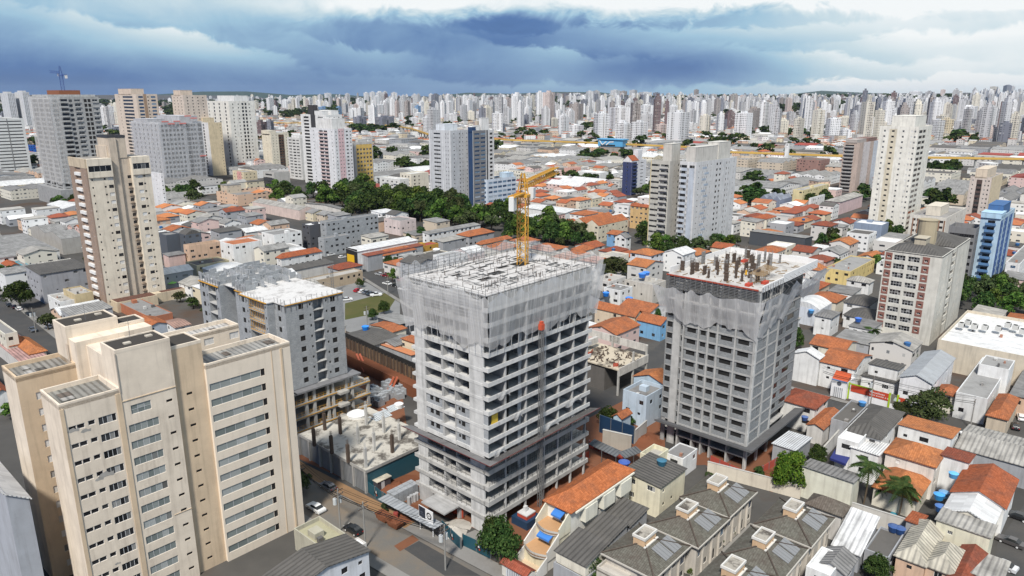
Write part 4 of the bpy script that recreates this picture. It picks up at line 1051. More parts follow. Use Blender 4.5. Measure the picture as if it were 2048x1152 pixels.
 for k in range(22):
  b = MB(); x, y = rnd.uniform(1, wx - 2), rnd.uniform(18, 37); b.box(x, x + rnd.uniform(.7, 1.2), y, y + rnd.uniform(.7, 1.1), zt + .2, zt + rnd.uniform(.9, 2.1)); part('block_pallet', b, 'block', t)
 b = MB()
 for s in np.arange(0, wx, 1.4): b.beam((s, -.1, zt - 1.6), (s, -.1, zt + 1.3), .07)
 for s in np.arange(0, 38, 1.4):
  x = [q[2] for q in segs if q[0] <= s < q[1]][0]; b.beam((x - .12, s, zt - 1.6), (x - .12, s, zt + 1.3), .07)
 rail(b, (wx, 0), (wx, 17), zt, 1.2, 2, 1.6, .05)
 part('guard_rail', b, 'steel', t)
 # tray and the open concrete frame of the lower storeys
 b = MB(); b.box(-.4, wx + 2.4, -2.2, -.0, z0 - .5, z0 - .1); b.box(-3.8, -.0, -2.2, 38, z0 - .5, z0 - .1); b.box(wx, wx + 2.4, 0, 12, z0 - .5, z0 - .1); part('protective_tray', b, 'concrete', t, (0.20, 0.20, 0.21))
 for i, z in enumerate((3.3, 6.6, 9.9, z0 - .5)):
  b = MB(); b.box(-1.5, wx + (5.5 if i < 3 else 0), -1.4, 38, z - .3, z)
  if i < 3: b.box(-1.6, wx + 5.5, -1.62, -1.4, z - .55, z + .15); b.box(wx - 4.5, wx - 1.8, -3.0, -1.6, z - .5, z + .1)
  part('floor_slab', b, 'concrete', t, (0.43, 0.415, 0.385))
 for x in (-1.2, 2.4, 4.6, 8.4, 9.8, 13.6, 15.4):
  b = MB(); b.box(x, x + .7, -1.5, -.9, 0, z0 - .8); b.box(x, x + .5, 4, 4.6, 0, z0 - .8); part('column', b, 'concrete', t, (0.48, 0.47, 0.445))
 b = MB(); b.box(wx + 4.6, wx + 5.3, -1.5, -.9, 0, 10.6); part('column', b, 'concrete', t, CONC)
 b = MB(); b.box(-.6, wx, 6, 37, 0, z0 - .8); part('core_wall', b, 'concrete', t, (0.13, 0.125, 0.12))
 b = MB()
 for z in (3.3, 6.6, 9.9):
  rail(b, (-1.2, -1.45), (wx + 5.2, -1.45), z, 1.1, 2, 1.2, .06)
  b.beam((-1.5, -1.7, z - .1), (wx + 5.4, -1.7, z - .1), .12)
 part('shoring', b, 'yellow', t)
 return t
# ------------------------------------------------------------------ cream apartment complex in the left foreground
CREAM, TAN = (0.79, 0.685, 0.56), (0.68, 0.53, 0.37)
def roof_tray(t, x0, x1, y0, y1, z, ax, col, seed, ph=.9, pc=CREAM):
 """flat-topped block: parapet, sunken corrugated sheets, a few darker or lighter replacement sheets"""
 mb = MB(); parapet(mb, x0, x1, y0, y1, z - .6, z + ph - .6, .3); part('parapet', mb, 'aged', t, pc)
 mb = MB(); roof_shed(mb, x1 - x0 - .6, y1 - y0 - .6, z - .75, .35, ax, 0, x0 + .3, y0 + .3, .1); part('roof', mb, 'corr', t, col)
 rnd = random.Random(seed)
 for k in range(4):
  mb = MB(); x = rnd.uniform(x0 + .8, x1 - 2.4); s = rnd.uniform(.9, 1.9); y = y0 + .7 + rnd.uniform(0, max(.1, (y1 - y0) - 3.4))
  zz = z - .75 + (.36 * (y - y0) / (y1 - y0)) + .10
  mb.box(x, x + s, y, y + 1.9, zz, zz + .05); part('roof_sheet', mb, 'corr', t, rnd.choice(((.72, .71, .69), (.12, .11, .10), (.16, .13, .11), (.5, .48, .45))))
def complex_():
 ox, oy = at(117, 814, 37.0)
 t = thing('apartment_complex', 'large stained cream apartment building with stepped blocks, closest to the camera', 'building', (ox, oy, 0), G)
 claim(ox, oy, 38, 25, G, 1)
 zA, fh, nf = 37.0, 2.8, 12
 wins = []
 for i in range(nf):
  z = 0.75 + i * fh
  wins += [(FR(), .75, z + 1.25, 1.05, .75, 'n1'), (FR(), 1.85, z + 1.25, 1.05, .75, 'n1'), (FR(), 3.35, z + 1.3, .95, .75, 'n1'), (FR(), 4.75, z + .85, 2.5, 1.25, 'n4')]
  wins.append((FR(), 8.75, z + .85, 4.5, 1.35, 'g') if i < 11 else (FR(), 9.4, z + 1.0, 3.0, 1.5, 'g2'))
  wins += [(FR(), 14.7, z + 1.25, .95, .45, 'v'), (FR(0, .6), 18.2, z + 1.15, .95, .45, 'v'), (FR(), 21.8, z + .85, 9.2, 1.3, 'g'), (FR(), 31.0, z + .85, .75, 1.3, 'v')]
 D = [(FR(0, 16.7), 1.3, 1.0 + i * fh + .9, 1.9, 1.25, 's') for i in range(nf)] + [(FR(0, 16.7), 4.9, 1.0 + i * fh + .9, 1.7, 1.25, 's') for i in range(nf)]
 def hs(fc, a, b, src=None): return [w[1:5] for w in (src or wins) if w[0].o == fc.o and w[0].n == fc.n and a <= w[1] < b]
 m = MB()
 wall(m, FR(), 0, 8.3, 0, zA, hs(FR(), 0, 8.3)); wall(m, FL(), 0, 8.3, 0, zA); wall(m, FB(8.3, 8.3), 0, 8.3, 0, zA); wall(m, FE(8.3, 5.7), 0, 2.6, 0, zA)
 part('wall', m, 'aged', t, CREAM)
 m = MB()
 wall(m, FR(), 8.3, 16.4, 0, 43, hs(FR(), 8.3, 16.4)); wall(m, FL(8.3, 0), 0, 5.7, zA - 1, 43); wall(m, FE(16.4, 0), 0, 5.7, 0, 43); wall(m, FB(16.4, 5.7), 0, 8.1, 0, 43)
 part('wall', m, 'aged', t, CREAM)
 m = MB(); wall(m, FR(0, .6), 16.4, 21.5, 0, 41.2, hs(FR(0, .6), 16, 22)); wall(m, FL(16.4, .6), 0, 6, 36, 41.2); wall(m, FE(21.5, .6), 0, 6, 0, 41.2); wall(m, FB(21.5, 6.6), 0, 5, 0, 41.2)
 m.box(16.4, 21.5, .6, 6.6, 41.19, 41.2); part('wall', m, 'aged', t, TAN)
 m = MB()
 wall(m, FR(), 21.5, 37, 0, zA, hs(FR(), 21.5, 37)); wall(m, FE(37, 0), 0, 6.9, 0, zA); wall(m, FB(37, 6.9), 0, 15.5, 0, zA); wall(m, FL(21.5, 0), 0, .6, 0, zA)
 part('wall', m, 'clean', t, CREAM)
 for x0, x1, q in ((.0, .5, .12), (7.5, 8.25, .12), (35.0, 35.35, .12), (33.2, 33.35, .06)): m = MB(); m.box(x0, x1, -q, 0, 0, zA - .5); part('pilaster', m, 'aged', t, TAN)
 # thin drip lines under the long bands
 m = MB(); m.box(8.3, 16.4, -.1, 0, 35.0, 35.12); m.box(13.6, 16.4, -.08, 0, 13.1, 13.2); part('ledge', m, 'aged', t, TAN)
 # back wing
 m = MB(); wall(m, FR(0, 16.7), -1, 7.5, 0, zA, hs(FR(0, 16.7), -1, 8, D)); wall(m, FE(7.5, 16.7), 0, 7.6, 0, zA); wall(m, FB(7.5, 24.3), 0, 8.5, 0, zA); part('wall', m, 'aged', t, TAN)
 m = MB(); wall(m, FL(-1, 16.7), 0, 7.6, 0, zA); part('wall', m, 'aged', t, CREAM)
 bw = [(FR(0, 14.9), 16.3, 39.4, 1.3, 1.3, 'd'), (FR(0, 15.0), 10.6, 38.2, 1.2, 1.0, 'd'), (FR(0, 14.9), 18.4, 38.2, 2.1, 1.2, 'v')]
 m = MB(); m.box(7.2, 15.3, 18.1, 24.1, 0, 43); m.box(7.5, 19.6, 15.0, 18.1, 0, 41.2); m.box(15.3, 19.6, 18.1, 22, 0, 41.6); m.box(9, 15, 6.6, 15, 0, 40.4); part('wall', m, 'aged', t, CREAM)
 gw = [(FR(0, 16.5), 24.0 + 5 * k, 34.6, 1.9, 1.3, 's') for k in range(3)]
 m = MB(); wall(m, FR(0, 16.5), 20, 36, 0, zA, hs(FR(0, 16.5), 20, 36, gw)); wall(m, FE(36, 16.5), 0, 5, 0, zA); wall(m, FB(36, 21.5), 0, 16, 0, zA); wall(m, FL(20, 16.5), 0, 5, 0, zA); part('wall', m, 'clean', t, CREAM)
 windows(t, wins + D + gw, 100, depth=.12)
 windows(t, [(FR(0, 14.98), 17.0, 39.0, .9, 1.2, 'd')], 5, depth=-.02)
 roof_tray(t, 0, 8.3, 0, 8.3, zA, 'y', (.27, .26, .235), 1); roof_tray(t, 21.5, 37, 0, 6.9, zA, 'y', (.33, .32, .30), 2); roof_tray(t, -1, 7.5, 16.7, 24.3, zA, 'y', (.28, .265, .24), 3, pc=TAN); roof_tray(t, 20, 36, 16.5, 21.5, zA, 'y', (.5, .48, .46), 6)
 for (x0, x1, y0, y1, z) in ((8.3, 16.4, 0, 5.7, 43), (7.2, 15.3, 18.1, 24.1, 43), (16.4, 21.5, .6, 6.6, 41.2), (15.3, 19.6, 18.1, 22, 41.6)):
  m = MB(); m.box(x0 + .25, x1 - .25, y0 + .25, y1 - .25, z, z + .12); part('roof', m, 'slab', t, (.05, .044, .038))
  m = MB(); parapet(m, x0 - .02, x1 + .02, y0 - .02, y1 + .02, z - .25, z + .28, .28); part('parapet', m, 'aged', t, CREAM)
 for (x, y, z) in ((10.5, 2.0, 43.12), (14.2, 3.2, 43.12), (9.6, 20.6, 43.12), (13.2, 21.8, 43.12)):
  m = MB(); m.box(x, x + 1.0, y, y + .8, z, z + .22); part('hatch', m, 'aged', t, (.55, .5, .42))
 for k, (a, z, s) in enumerate(((1.3, 32.9, .9), (2.9, 32.3, .8), (4.6, 24.4, 1.3), (3.6, 24.0, .7), (4.2, 9.0, .5))):
  m = MB(); m.quad(*[(a + s * f * .9, -.015, z + g * s * .5) for f, g in ((-1, -.2), (-.5, -.7), (.2, -.5), (.9, -.8), (1, .3), (.4, .2), (.1, .8), (-.6, .5))]); part('peeled_plaster', m, 'plaster', t, (.40, .38, .35))
 m = MB(); m.beam((12.3, 4.6, 43), (12.3, 4.6, 46.2), .05); m.beam((11.9, 4.6, 45.6), (12.7, 4.6, 45.6), .04); m.beam((11, 20, 43), (11, 20, 46), .05); part('antenna', m, 'steel', t)
 m = MB()
 for k in range(9): m.box(16.3 + k * .35, 16.36 + k * .35, 18.08, 18.1, 41.4, 41.45)
 m.beam((7.0, 18.0, 35.5), (7.0, 18.0, 40.5), .12); m.beam((8.2, -.1, 36.6), (8.2, -.1, 42.8), .12)
 part('downpipe', m, 'paint', t, (.62, .52, .42))
# ------------------------------------------------------------------ finished towers
LF = lambda ln, f: ln * f
def tower(label, Nt, vb, uL, uR, fh=2.9, col='white', Rc=(), Lc=(), strips=(), balc=(), top=(), mat='plaster', rot=G, name='apartment_tower', h=None, cap=100, phrase=None, gnd=1.2, par=.9, roofc=(.32, .31, .30), depth=.15, lean=0.0, cat='building', group=None, ws=1.0):
 fh *= ws ** .7; Rc, Lc = [[(f, w * ws if w > 0 else w, min(hh * ws, fh - .7), sill, k) for f, w, hh, sill, k in q] for q in (Rc, Lc)]
 ub = Nt[0] + (1024 - Nt[0]) * (vb - Nt[1]) / (5950.0 - Nt[1]) if h is None else None
 x, y = at(ub, vb, 0); h = lift(x, y, Nt[1])
 u0 = proj(x, y, h)[0]
 wx, wy = abs(run(x, y, h, rot, u0 + uR - Nt[0])), abs(run(x, y, h, rot + 90, u0 + uL - Nt[0]))
 claim(x, y, wx, wy, rot, 2)
 t = thing(name, label, cat, (x, y, 0), rot, group)
 if phrase: landmark(x, y, h * .6, phrase)
 n = max(1, int((h - gnd) / fh)); z0 = h - n * fh
 wc = WC.get(col, col) if isinstance(col, str) else col
 items = []
 for fc, ln, cols in ((FR(), wx, Rc), (FL(), wy, Lc)):
  for (f, w, hh, sill, k) in cols:
   if w < 0: w = -w * ln                      # negative: share of the wall
   for i in range(n): items.append((fc, ln * f - w / 2, z0 + i * fh + sill - .15, w, hh, k))
 mb = MB(); shell(mb, wx, wy, 0, h, items, depth)
 parapet(mb, 0, wx, 0, wy, h, h + par, .25)
 part('wall', mb, mat, t, wc)
 mb = MB(); mb.box(.25, wx - .25, .25, wy - .25, h - .1, h); part('roof', mb, 'slab', t, roofc)
 windows(t, items, cap, depth=depth * .8)
 for (f, a, b, c, za, zb) in strips:
  m = MB(); ln = wx if f == 'R' else wy; za, zb = h * za, h * zb + (par if zb >= 1 else 0)
  k = 1 if abs(b - a) * ln < 1e9 else 1
  # strip pieces between windows so that no window is covered
  fc = FR() if f == 'R' else FL()
  hs = [it[1:5] for it in items if it[0].o == fc.o and it[0].n == fc.n]
  f2 = FR(0, -.06) if f == 'R' else FL(-.06, 0)
  wall(m, f2, ln * a, ln * b, za, zb, [q for q in hs if ln * a < q[0] < ln * b and za < q[1] < zb - q[3]], .06)
  part('facade_strip', m, c[1] if len(c) == 2 and isinstance(c[1], str) else mat, t, c[0] if len(c) == 2 else c)
 for (f, a, b, c, dp) in balc:
  for i in range(n):
   z = z0 + i * fh; m = MB()
   if f == 'R': x0, x1, y0, y1 = wx * a, wx * b, -dp, 0
   else: x0, x1, y0, y1 = -dp, 0, wy * a, wy * b
   m.box(x0, x1, y0, y1, z - .12, z + .04)
   if f == 'R': m.box(x0, x1, y0, y0 + .1, z + .04, z + 1.0)
   else: m.box(x0, x0 + .1, y0, y1, z + .04, z + 1.0)
   part('balcony', m, mat, t, c)
 for (a, b, c, d, dh, cc) in top:
  m = MB(); m.box(wx * a, wx * b, wy * c, wy * d, h, h + dh); m.box(wx * a - .1, wx * b + .1, wy * c - .1, wy * d + .1, h + dh, h + dh + .2)
  part('roof_house', m, mat, t, cc)
 return t, x, y, wx, wy, h
def cols(n, w, h, sill, k, a=.06, b=.94): return [(a + (b - a) * (i + .5) / n, w, h, sill, k) for i in range(n)]
W_, DK = (0.76, 0.755, 0.74), (0.05, 0.05, 0.055)
def mid_towers():
 T = tower
 T('grey ribbed slab tower with white roof box, beside the dark blue glass tower', (901, 264), 424, 857, 937, 2.85, (.56, .57, .59),
  Rc=[(.18, .8, .8, 1.2, 'd'), (.5, .8, 1.1, 1, 'd'), (.66, .6, .7, 1.3, 'd'), (.9, .8, .7, 1.3, 'd')], Lc=[(.62, -.30, 1.1, .9, 'n3'), (.22, .5, 1.0, 1, 'd'), (.12, .5, 1, 1, 'd')],
  strips=[('L', .02, .06, (.7, .71, .72), 0, 1), ('L', .28, .31, (.7, .71, .72), 0, 1), ('L', .36, .39, (.72, .72, .74), 0, 1), ('L', .93, .97, (.72, .72, .74), 0, 1)], top=[(.05, .75, .3, .7, 4.8, (.74, .78, .82))], phrase='the grey ribbed tower')
 T('dark glass tower with a royal blue rounded edge strip and white balcony side', (945, 264), 424, 936, 988, 2.9, (.62, .62, .62),
  Rc=[(.2, -.24, 1.2, .9, 'b'), (.48, -.22, 1.2, .9, 'b'), (.86, -.13, 1.5, .5, 'd')], Lc=[], strips=[('R', .02, .6, (.20, .205, .22), 0, 1), ('R', .64, .7, DK, 0, 1), ('L', .0, 1, (.018, .055, .14), 0, 1)],
  top=[(-.02, .16, .05, .9, 3.0, (.018, .055, .14)), (.15, .4, .3, .8, 4.0, W_), (.45, .8, .2, .7, 9.0, W_)], phrase='the blue-edged glass tower')
 T('pale blue office block with long window bands, in front of the blue-edged glass tower', (974, 362), 421, 950, 1032, 3.3, (.56, .63, .72),
  Rc=[(.12 + .16 * k, -.135, 1.5, .9, 'b') for k in range(6)], Lc=[(.3, -.4, 1.5, .9, 'b'), (.75, -.3, 1.5, .9, 'b')], top=[(-.02, .3, .3, .9, 4, (.5, .6, .7)), (.75, 1, .2, .8, 3.6, (.5, .62, .74))], name='office_block')
 T('white apartment tower with a pink stripe and pink balcony column', (668, 260), 392, 619, 703, 2.9, (.74, .74, .755),
  Rc=[(.1, .8, 1.0, 1, 'd'), (.30, 1.0, 1.0, 1, 'n'), (.46, 1.0, 1.0, 1, 'n'), (.72, 1.9, 1.1, .9, 'd'), (.92, 1.1, .9, 1, 'd')], Lc=[(.1, 1.0, 1.0, 1, 'n'), (.35, -.14, 1.5, .8, 'd'), (.53, -.15, 1.5, .8, 'd'), (.85, 1.0, 1.0, 1, 'n')],
  strips=[('R', .22, .55, (.70, .50, .52), 0, 1)], balc=[('L', .27, .62, (.66, .52, .5), .5)], top=[(.25, 1.0, .25, .9, 8.5, (.72, .71, .69))], phrase='the pink-striped tower')
 T('white tower with black vertical bands and a tall black roof block, behind the pink-striped tower', (652, 232), 372, 601, 684, 3.0, W_,
  Rc=cols(3, 1.2, 1.1, 1, 'd'), Lc=[(.22, -.2, 1.7, .6, 'd'), (.78, -.2, 1.7, .6, 'd')], strips=[('L', .42, .60, DK, 0, 1)], top=[(.1, .4, .55, .75, 9, DK), (.5, .95, .1, .6, 4.5, W_), (.1, .5, .2, .5, 4, W_)], phrase='the black-banded tower')
 T('grey-sided tower with a chequered yellow and white window front', (708, 287), 380, 698, 745, 2.85, (.50, .49, .47),
  Rc=cols(5, 1.5, 1.3, .9, 'n', .1, .95), strips=[('R', .1, .95, (.62, .43, .13), .06, .97)], top=[(.3, .8, .3, .8, 2.8, (.55, .54, .52))], phrase='the yellow chequered tower', ws=1.35)
 T('off-white apartment tower with stacked window bands between two taller towers', (600, 278), 360, 574, 621, 2.9, (.66, .65, .63),
  Rc=[(.6, .7, .8, 1.2, 'd'), (.85, .7, .8, 1.2, 'd')], Lc=[(.2, -.2, 1.2, .8, 'n'), (.48, -.2, 1.2, .8, 'd'), (.78, -.22, 1.2, .8, 'n')], top=[(.2, .8, .2, .8, 3, W_)])
 T('cream apartment tower with a dark brown balcony column', (541, 268), 342, 523, 577, 2.95, (.71, .65, .53),
  Rc=[(.12, .7, .9, 1.1, 'd'), (.3, .7, .9, 1.1, 'd'), (.5, -.14, 1.6, .6, 'd'), (.64, -.1, 1.6, .6, 'd'), (.86, .8, .9, 1.1, 'd')], Lc=[(.5, .7, .8, 1.2, 'd')], strips=[('R', .42, .72, (.10, .055, .035), .05, .97)], top=[(-.05, .35, .1, .9, 3.4, (.71, .65, .53)), (.4, .8, .2, .8, 2, W_)])
 T('grey-white office slab with horizontal window bands at the left edge of the photo', (-22, 240), 352, -60, 47, 3.3, (.66, .67, .66), Rc=[(.3, -.4, 1.0, 1.2, 'd'), (.72, -.4, 1.0, 1.2, 'd')], Lc=[], strips=[('R', .49, .52, (.2, .2, .2), 0, 1)], mat='clean', name='office_block', phrase='the banded office slab')
 for a in (('tall white tower at the far left with grey balcony columns', (14, 187), 262, 0, 29), ('tall grey-white tower next to the far left tower', (44, 185), 262, 29, 58)):
  T(*a, 3.0, (.62, .63, .65), Rc=cols(4, 1.5, 1.4, .9, 'd'), Lc=cols(3, 1.5, 1.4, .9, 'd'), cap=20, top=[(.2, .8, .2, .8, 4, (.66, .66, .66))])
 # towers wrapped in netting
 t, x, y, wx, wy, h = T('tall concrete tower shell wrapped in white netting, blue crane on top', (100, 196), 412, 61, 197, 3.05, (.40, .40, .395),
  Rc=[(.08, -.1, 1.7, .5, 'v'), (.25, -.17, 2.1, .3, 'x'), (.40, -.07, 1.6, .6, 'x'), (.54, -.12, 1.6, .6, 'n'), (.71, -.06, 2.0, .4, 'v'), (.79, -.06, 2.0, .4, 'v'), (.91, -.11, 1.6, .6, 'n')],
  Lc=[(.2, -.22, 1.8, .5, 'v'), (.5, -.2, 1.8, .5, 'v'), (.8, -.22, 1.8, .5, 'v')], balc=[('R', .15, .34, (.45, .45, .44), 1.3), ('R', .48, .6, (.46, .46, .45), .5), ('R', .85, .97, (.46, .46, .45), .5)], mat='concrete', phrase='the blue-crane tower', ws=1.15)
 netting(t, [((0, wy), (0, 0), (-1, 0)), ((0, 0), (wx * .14, 0), (0, -1))], h + 1, 16, .6, .9, 'netting', 31, .6, nu=20)
 m = MB(); m.box(wx * .28, wx * .72, wy * .2, wy * .8, h, h + 5.5); part('formwork', m, 'rust', t)
 m = MB(); m.box(wx * .0, wx * .98, wy * .1, wy * .9, h - .2, h + 2.4); part('roof_house', m, 'concrete', t, (.5, .5, .49))
 m = MB(); m.box(-4, wx + 3, -4, wy + 6, 0, 12.5); part('podium', m, 'concrete', t, (.36, .36, .36))
 a, b = x + (wx * .5) * math.cos(R(G)) - wy * .5 * math.sin(R(G)), y + (wx * .5) * math.sin(R(G)) + wy * .5 * math.cos(R(G))
 tower_crane('tower_crane', 'small blue and white tower crane on top of the netted tower at the left', a, b, h + 5.5, h + 16, 6, 4, 205, 'bluesteel', 1.2, 6, 7)
 t, x, y, wx, wy, h = T('wide stepped apartment block wrapped in white netting with pink safety strips', (318, 247), 374, 262, 403, 2.9, (.43, .435, .45),
  Rc=cols(6, 1.3, 1.3, .9, 'v', .02, .55) + [(.66, -.10, 1.9, .4, 'x'), (.75, 1.2, 1.3, .9, 'v'), (.82, 1.2, 1.3, .9, 'v'), (.94, -.09, 1.8, .4, 'v')], Lc=cols(6, 1.3, 1.3, .9, 'v'), top=[(.55, .98, .1, .9, 5.6, (.5, .5, .52)), (.0, .4, .4, .9, 3, (.48, .48, .5))], mat='pale', phrase='the netted stepped block', ws=1.6)
 netting(t, [((0, wy), (0, 0), (-1, 0)), ((0, 0), (wx, 0), (0, -1))], h + 1.2, 3, .5, .7, 'netthin', 33, .5, nu=30)
 for k in range(7):
  m = MB(); s = (.05 + .135 * k) * wx; z = h + (1 if k < 4 else 5.4) - (k % 2) * 2 - (36 if k == 6 else 0); m.box(s, s + 6, -1.5, -1.1, z, z + 1.1); part('safety_strip', m, 'netredp', t)
 T('pinkish beige tower with brown vertical bands behind the wide netted block', (272, 190), 352, 229, 314, 3.0, (.66, .56, .47), Rc=[(.2, -.22, 1.5, .7, 'b'), (.8, -.22, 1.5, .7, 'b'), (.55, 1, 1, 1, 'd')], Lc=[(.4, -.45, 1.6, .6, 'd'), (.8, 1, 1, 1, 'd')], strips=[('R', .33, .48, (.36, .25, .17), 0, 1)], top=[(.0, .6, .2, .8, 6, (.66, .54, .44))], cap=60, ws=1.2)
 T('beige tower with a plain lift shaft, just left of the white balcony tower', (366, 192), 352, 343, 413, 3.0, (.66, .56, .48), Rc=cols(4, 1.2, 1.1, 1, 'd'), Lc=cols(3, 1.4, 1.2, .9, 'd'), top=[(.0, .5, .2, .8, 5.5, (.66, .54, .44))], cap=60)
 T('tall white tower with black balcony columns and a rooftop mast', (457, 204), 341, 410, 509, 2.95, (.76, .74, .69), Rc=[(.15, .8, .9, 1, 'd'), (.36, .8, .9, 1, 'd'), (.52, 1.5, 1.7, .5, 'd'), (.64, 1.4, 1.7, .5, 'd'), (.78, .8, .9, 1, 'd')], Lc=[(.15, 1.8, 1.6, .6, 'd'), (.4, 1.8, 1.6, .6, 'd'), (.62, 1.8, 1.6, .6, 'd'), (.85, 1.2, 1.2, .9, 'd')], top=[(.4, .95, .2, .9, 6.5, W_)], phrase='the masted white tower', ws=1.45)
 T('plain white party-wall slab with a dark central gap and beige flank', (416, 247), 352, 393, 443, 3.0, (.68, .68, .69), Rc=[(.88, .7, .8, 1.2, 'd')], Lc=[(.42, -.13, 2.2, .3, 'd')], strips=[('R', .0, 1, (.68, .56, .38), 0, 1)], top=[(.1, .9, .5, .9, 5, (.66, .55, .38))])
 T('slim white block standing right behind the cream foreground tower', (322, 350), 424, 301, 327, 2.9, (.72, .72, .73), Rc=[(.3, .8, .6, 1.3, 'd')], Lc=[(.5, .8, .6, 1.3, 'd')], cap=30)
 # right-hand side
 T('tall white tower with a beige recess and small paired windows', (1838, 257), 476, 1760, 1865, 3.05, (.80, .775, .70),
  Rc=[(.18, -.24, 1.6, .5, 'd'), (.44, -.2, 1.6, .5, 'd'), (.72, .7, 1, 1, 'd'), (.9, .7, 1, 1, 'd')], Lc=[(.08, .9, 1.1, .9, 'n'), (.16, .8, 1.1, .9, 's'), (.38, 1.0, 1.1, .9, 'n'), (.64, 1.4, 1.0, .9, 'd'), (.86, 1.0, 1.1, .9, 'n')],
  strips=[('L', .54, .74, (.68, .615, .48), 0, .99)], top=[(.1, .9, .15, .75, 6.5, (.80, .775, .70))], phrase='the tall right-hand tower')
 T('brown and grey tower with open balcony front left of the tall white tower', (1720, 288), 386, 1688, 1757, 3.0, (.50, .40, .345), Rc=[(.25, .9, 1.1, 1, 'd'), (.6, .9, 1.1, 1, 'd'), (.85, .8, 1, 1, 'd')], Lc=[(.62, -.55, 1.8, .4, 'd')], strips=[('R', .2, .55, (.60, .56, .55), 0, 1), ('R', .75, 1, (.55, .58, .63), 0, 1)], balc=[('L', .3, .92, (.40, .385, .37), 1.0)], top=[(.0, .5, .2, .9, 3, (.45, .4, .37)), (.5, .98, .1, .9, 3.4, (.24, .15, .13))], phrase='the brown balcony tower')
 T('beige tower with a dark brown balcony column at the right edge', (1984, 358), 437, 1941, 2006, 2.95, (.60, .53, .48), Rc=[(.3, .8, .9, 1, 'd'), (.7, .8, .9, 1, 'd')], Lc=[(.12, .8, 1, 1, 'd'), (.28, .8, 1, 1, 'n'), (.55, -.22, 1.6, .5, 'd'), (.86, .8, 1, 1, 'n')], strips=[('L', .42, .68, (.09, .06, .055), .04, .96), ('R', 0, 1, (.68, .57, .40), 0, 1)], top=[(.0, .8, .25, .8, 6, (.68, .58, .46))], phrase='the right-edge beige tower')
 t, x, y, wx, wy, h = T('narrow navy and white tower with a pitched roof like a house', (1264, 324), 391, 1246, 1293, 2.9, (.70, .70, .72), Rc=[(.7, -.2, .6, 1.3, 'd'), (.2, -.2, 1.4, .6, 'd')], Lc=[(.5, 1.2, 1.1, 1, 'd')], strips=[('L', 0, 1, (.035, .05, .14), 0, .99), ('R', 0, .34, (.04, .06, .15), .0, .99)], balc=[('R', .05, .34, (.045, .065, .17), .9)], phrase='the navy tower')
 m = MB(); roof_gable(m, wx * .45, wy, h + .9, 4, 'x', .2); part('roof', m, 'tile', t, RC['terra'])
 m = MB(); gable_ends(m, wx * .45, wy, h + .9, 4, 'x'); m.box(wx * .5, wx * .8, wy * .2, wy * .7, h, h + 9); part('roof_house', m, 'plaster', t, (.70, .70, .72))
 T('low white and brown brick-striped building in front of the tall white tower', (1893, 439), 500, 1820, 1933, 3.0, (.66, .63, .57), Rc=cols(3, 1.2, 1.1, 1, 'd'), Lc=cols(7, 1.6, 1.3, .9, 'd'), strips=[('L', k * .143 + .02, k * .143 + .06, (.26, .15, .10), 0, .95) for k in range(7)], top=[(.2, .6, .3, .7, 5, (.68, .62, .52))])
 T('weathered grey office block between the brick and blue towers', (1952, 466), 566, 1897, 1963, 3.1, (.21, .21, .215), Rc=cols(3, 1.4, 1.2, 1, 'd'), Lc=cols(5, 2.0, 1.4, .9, 'd'), par=2.0, name='office_block')
 t, x, y, wx, wy, h = T('light and dark blue apartment tower with curved balconies at the right edge', (2003, 438), 566, 1962, 2030, 2.95, (.44, .58, .70), Rc=cols(5, 1.3, 1.2, .9, 'b'), Lc=[(.45, -.36, 1.5, .6, 'd')],
  strips=[('R', .0, .18, (.06, .13, .33), 0, .97), ('R', .28, .5, (.06, .13, .33), 0, .97), ('R', .62, .84, (.06, .13, .33), 0, .97)], balc=[('L', .2, .72, (.10, .22, .42), 1.5)], top=[(.25, .8, .15, .9, 4.6, (.06, .15, .33)), (-.02, .3, .0, 1, 2.2, (.45, .64, .8))], phrase='the blue tower')
 # twin pale towers right of centre
 t, x, y, wx, wy, h = T('pale apartment tower with glazed balcony bands, left one of a joined pair', (1340, 326), 500, 1302, 1364, 2.95, (.52, .505, .455), Rc=[(.4, .5, .9, 1, 'd'), (.75, 1.2, 1.2, .9, 'd'), (.92, .7, .7, 1.2, 'd')], Lc=[(.26, -.4, 1.6, .5, 'd4'), (.74, -.42, 1.0, 1.0, 'd4')], strips=[('L', .96, 1, (.62, .52, .30), 0, 1), ('R', 0, 1, (.50, .48, .44), 0, 1)], balc=[('L', .06, .5, (.52, .51, .48), .7)], top=[(.1, .8, -.0, .45, 9.5, (.60, .575, .52))], phrase='the left pale twin tower')  # strip over the whole right face is tinted darker to imitate its shade
 t, x, y, wx, wy, h = T('wide pale grey apartment tower with blue-grey patches, right one of a joined pair', (1393, 328), 506, 1360, 1474, 2.95, (.62, .625, .63),
  Rc=[(.07, .9, .5, 1.5, 'd'), (.16, .6, 1.3, .8, 'n'), (.21, .6, 1.3, .8, 'n'), (.26, .6, 1.3, .8, 'd'), (.35, .6, .5, 1.5, 'd'), (.50, 1.7, 1.3, .9, 'd'), (.58, 1.8, 1.3, .9, 'n'), (.74, .9, 1.3, .8, 'd'), (.80, .6, 1.3, .8, 'd'), (.93, .6, .6, 1.3, 'd')], Lc=[(.25, -.3, 1.4, .8, 'd4'), (.73, -.34, 1.4, .8, 'd4'), (.95, -.06, 1.4, .8, 'd')],
  strips=[('L', .1, .9, (.50, .55, .62), 0, .95), ('L', .42, .54, (.76, .76, .76), 0, 1)], top=[(.02, .55, .15, .7, 8, (.60, .575, .53)), (.55, .85, .1, .8, 9.5, (.62, .6, .55))], phrase='the pale twin towers', cap=100)
 m = MB(); rnd = random.Random(2); n = int((h - 3) / 2.95)
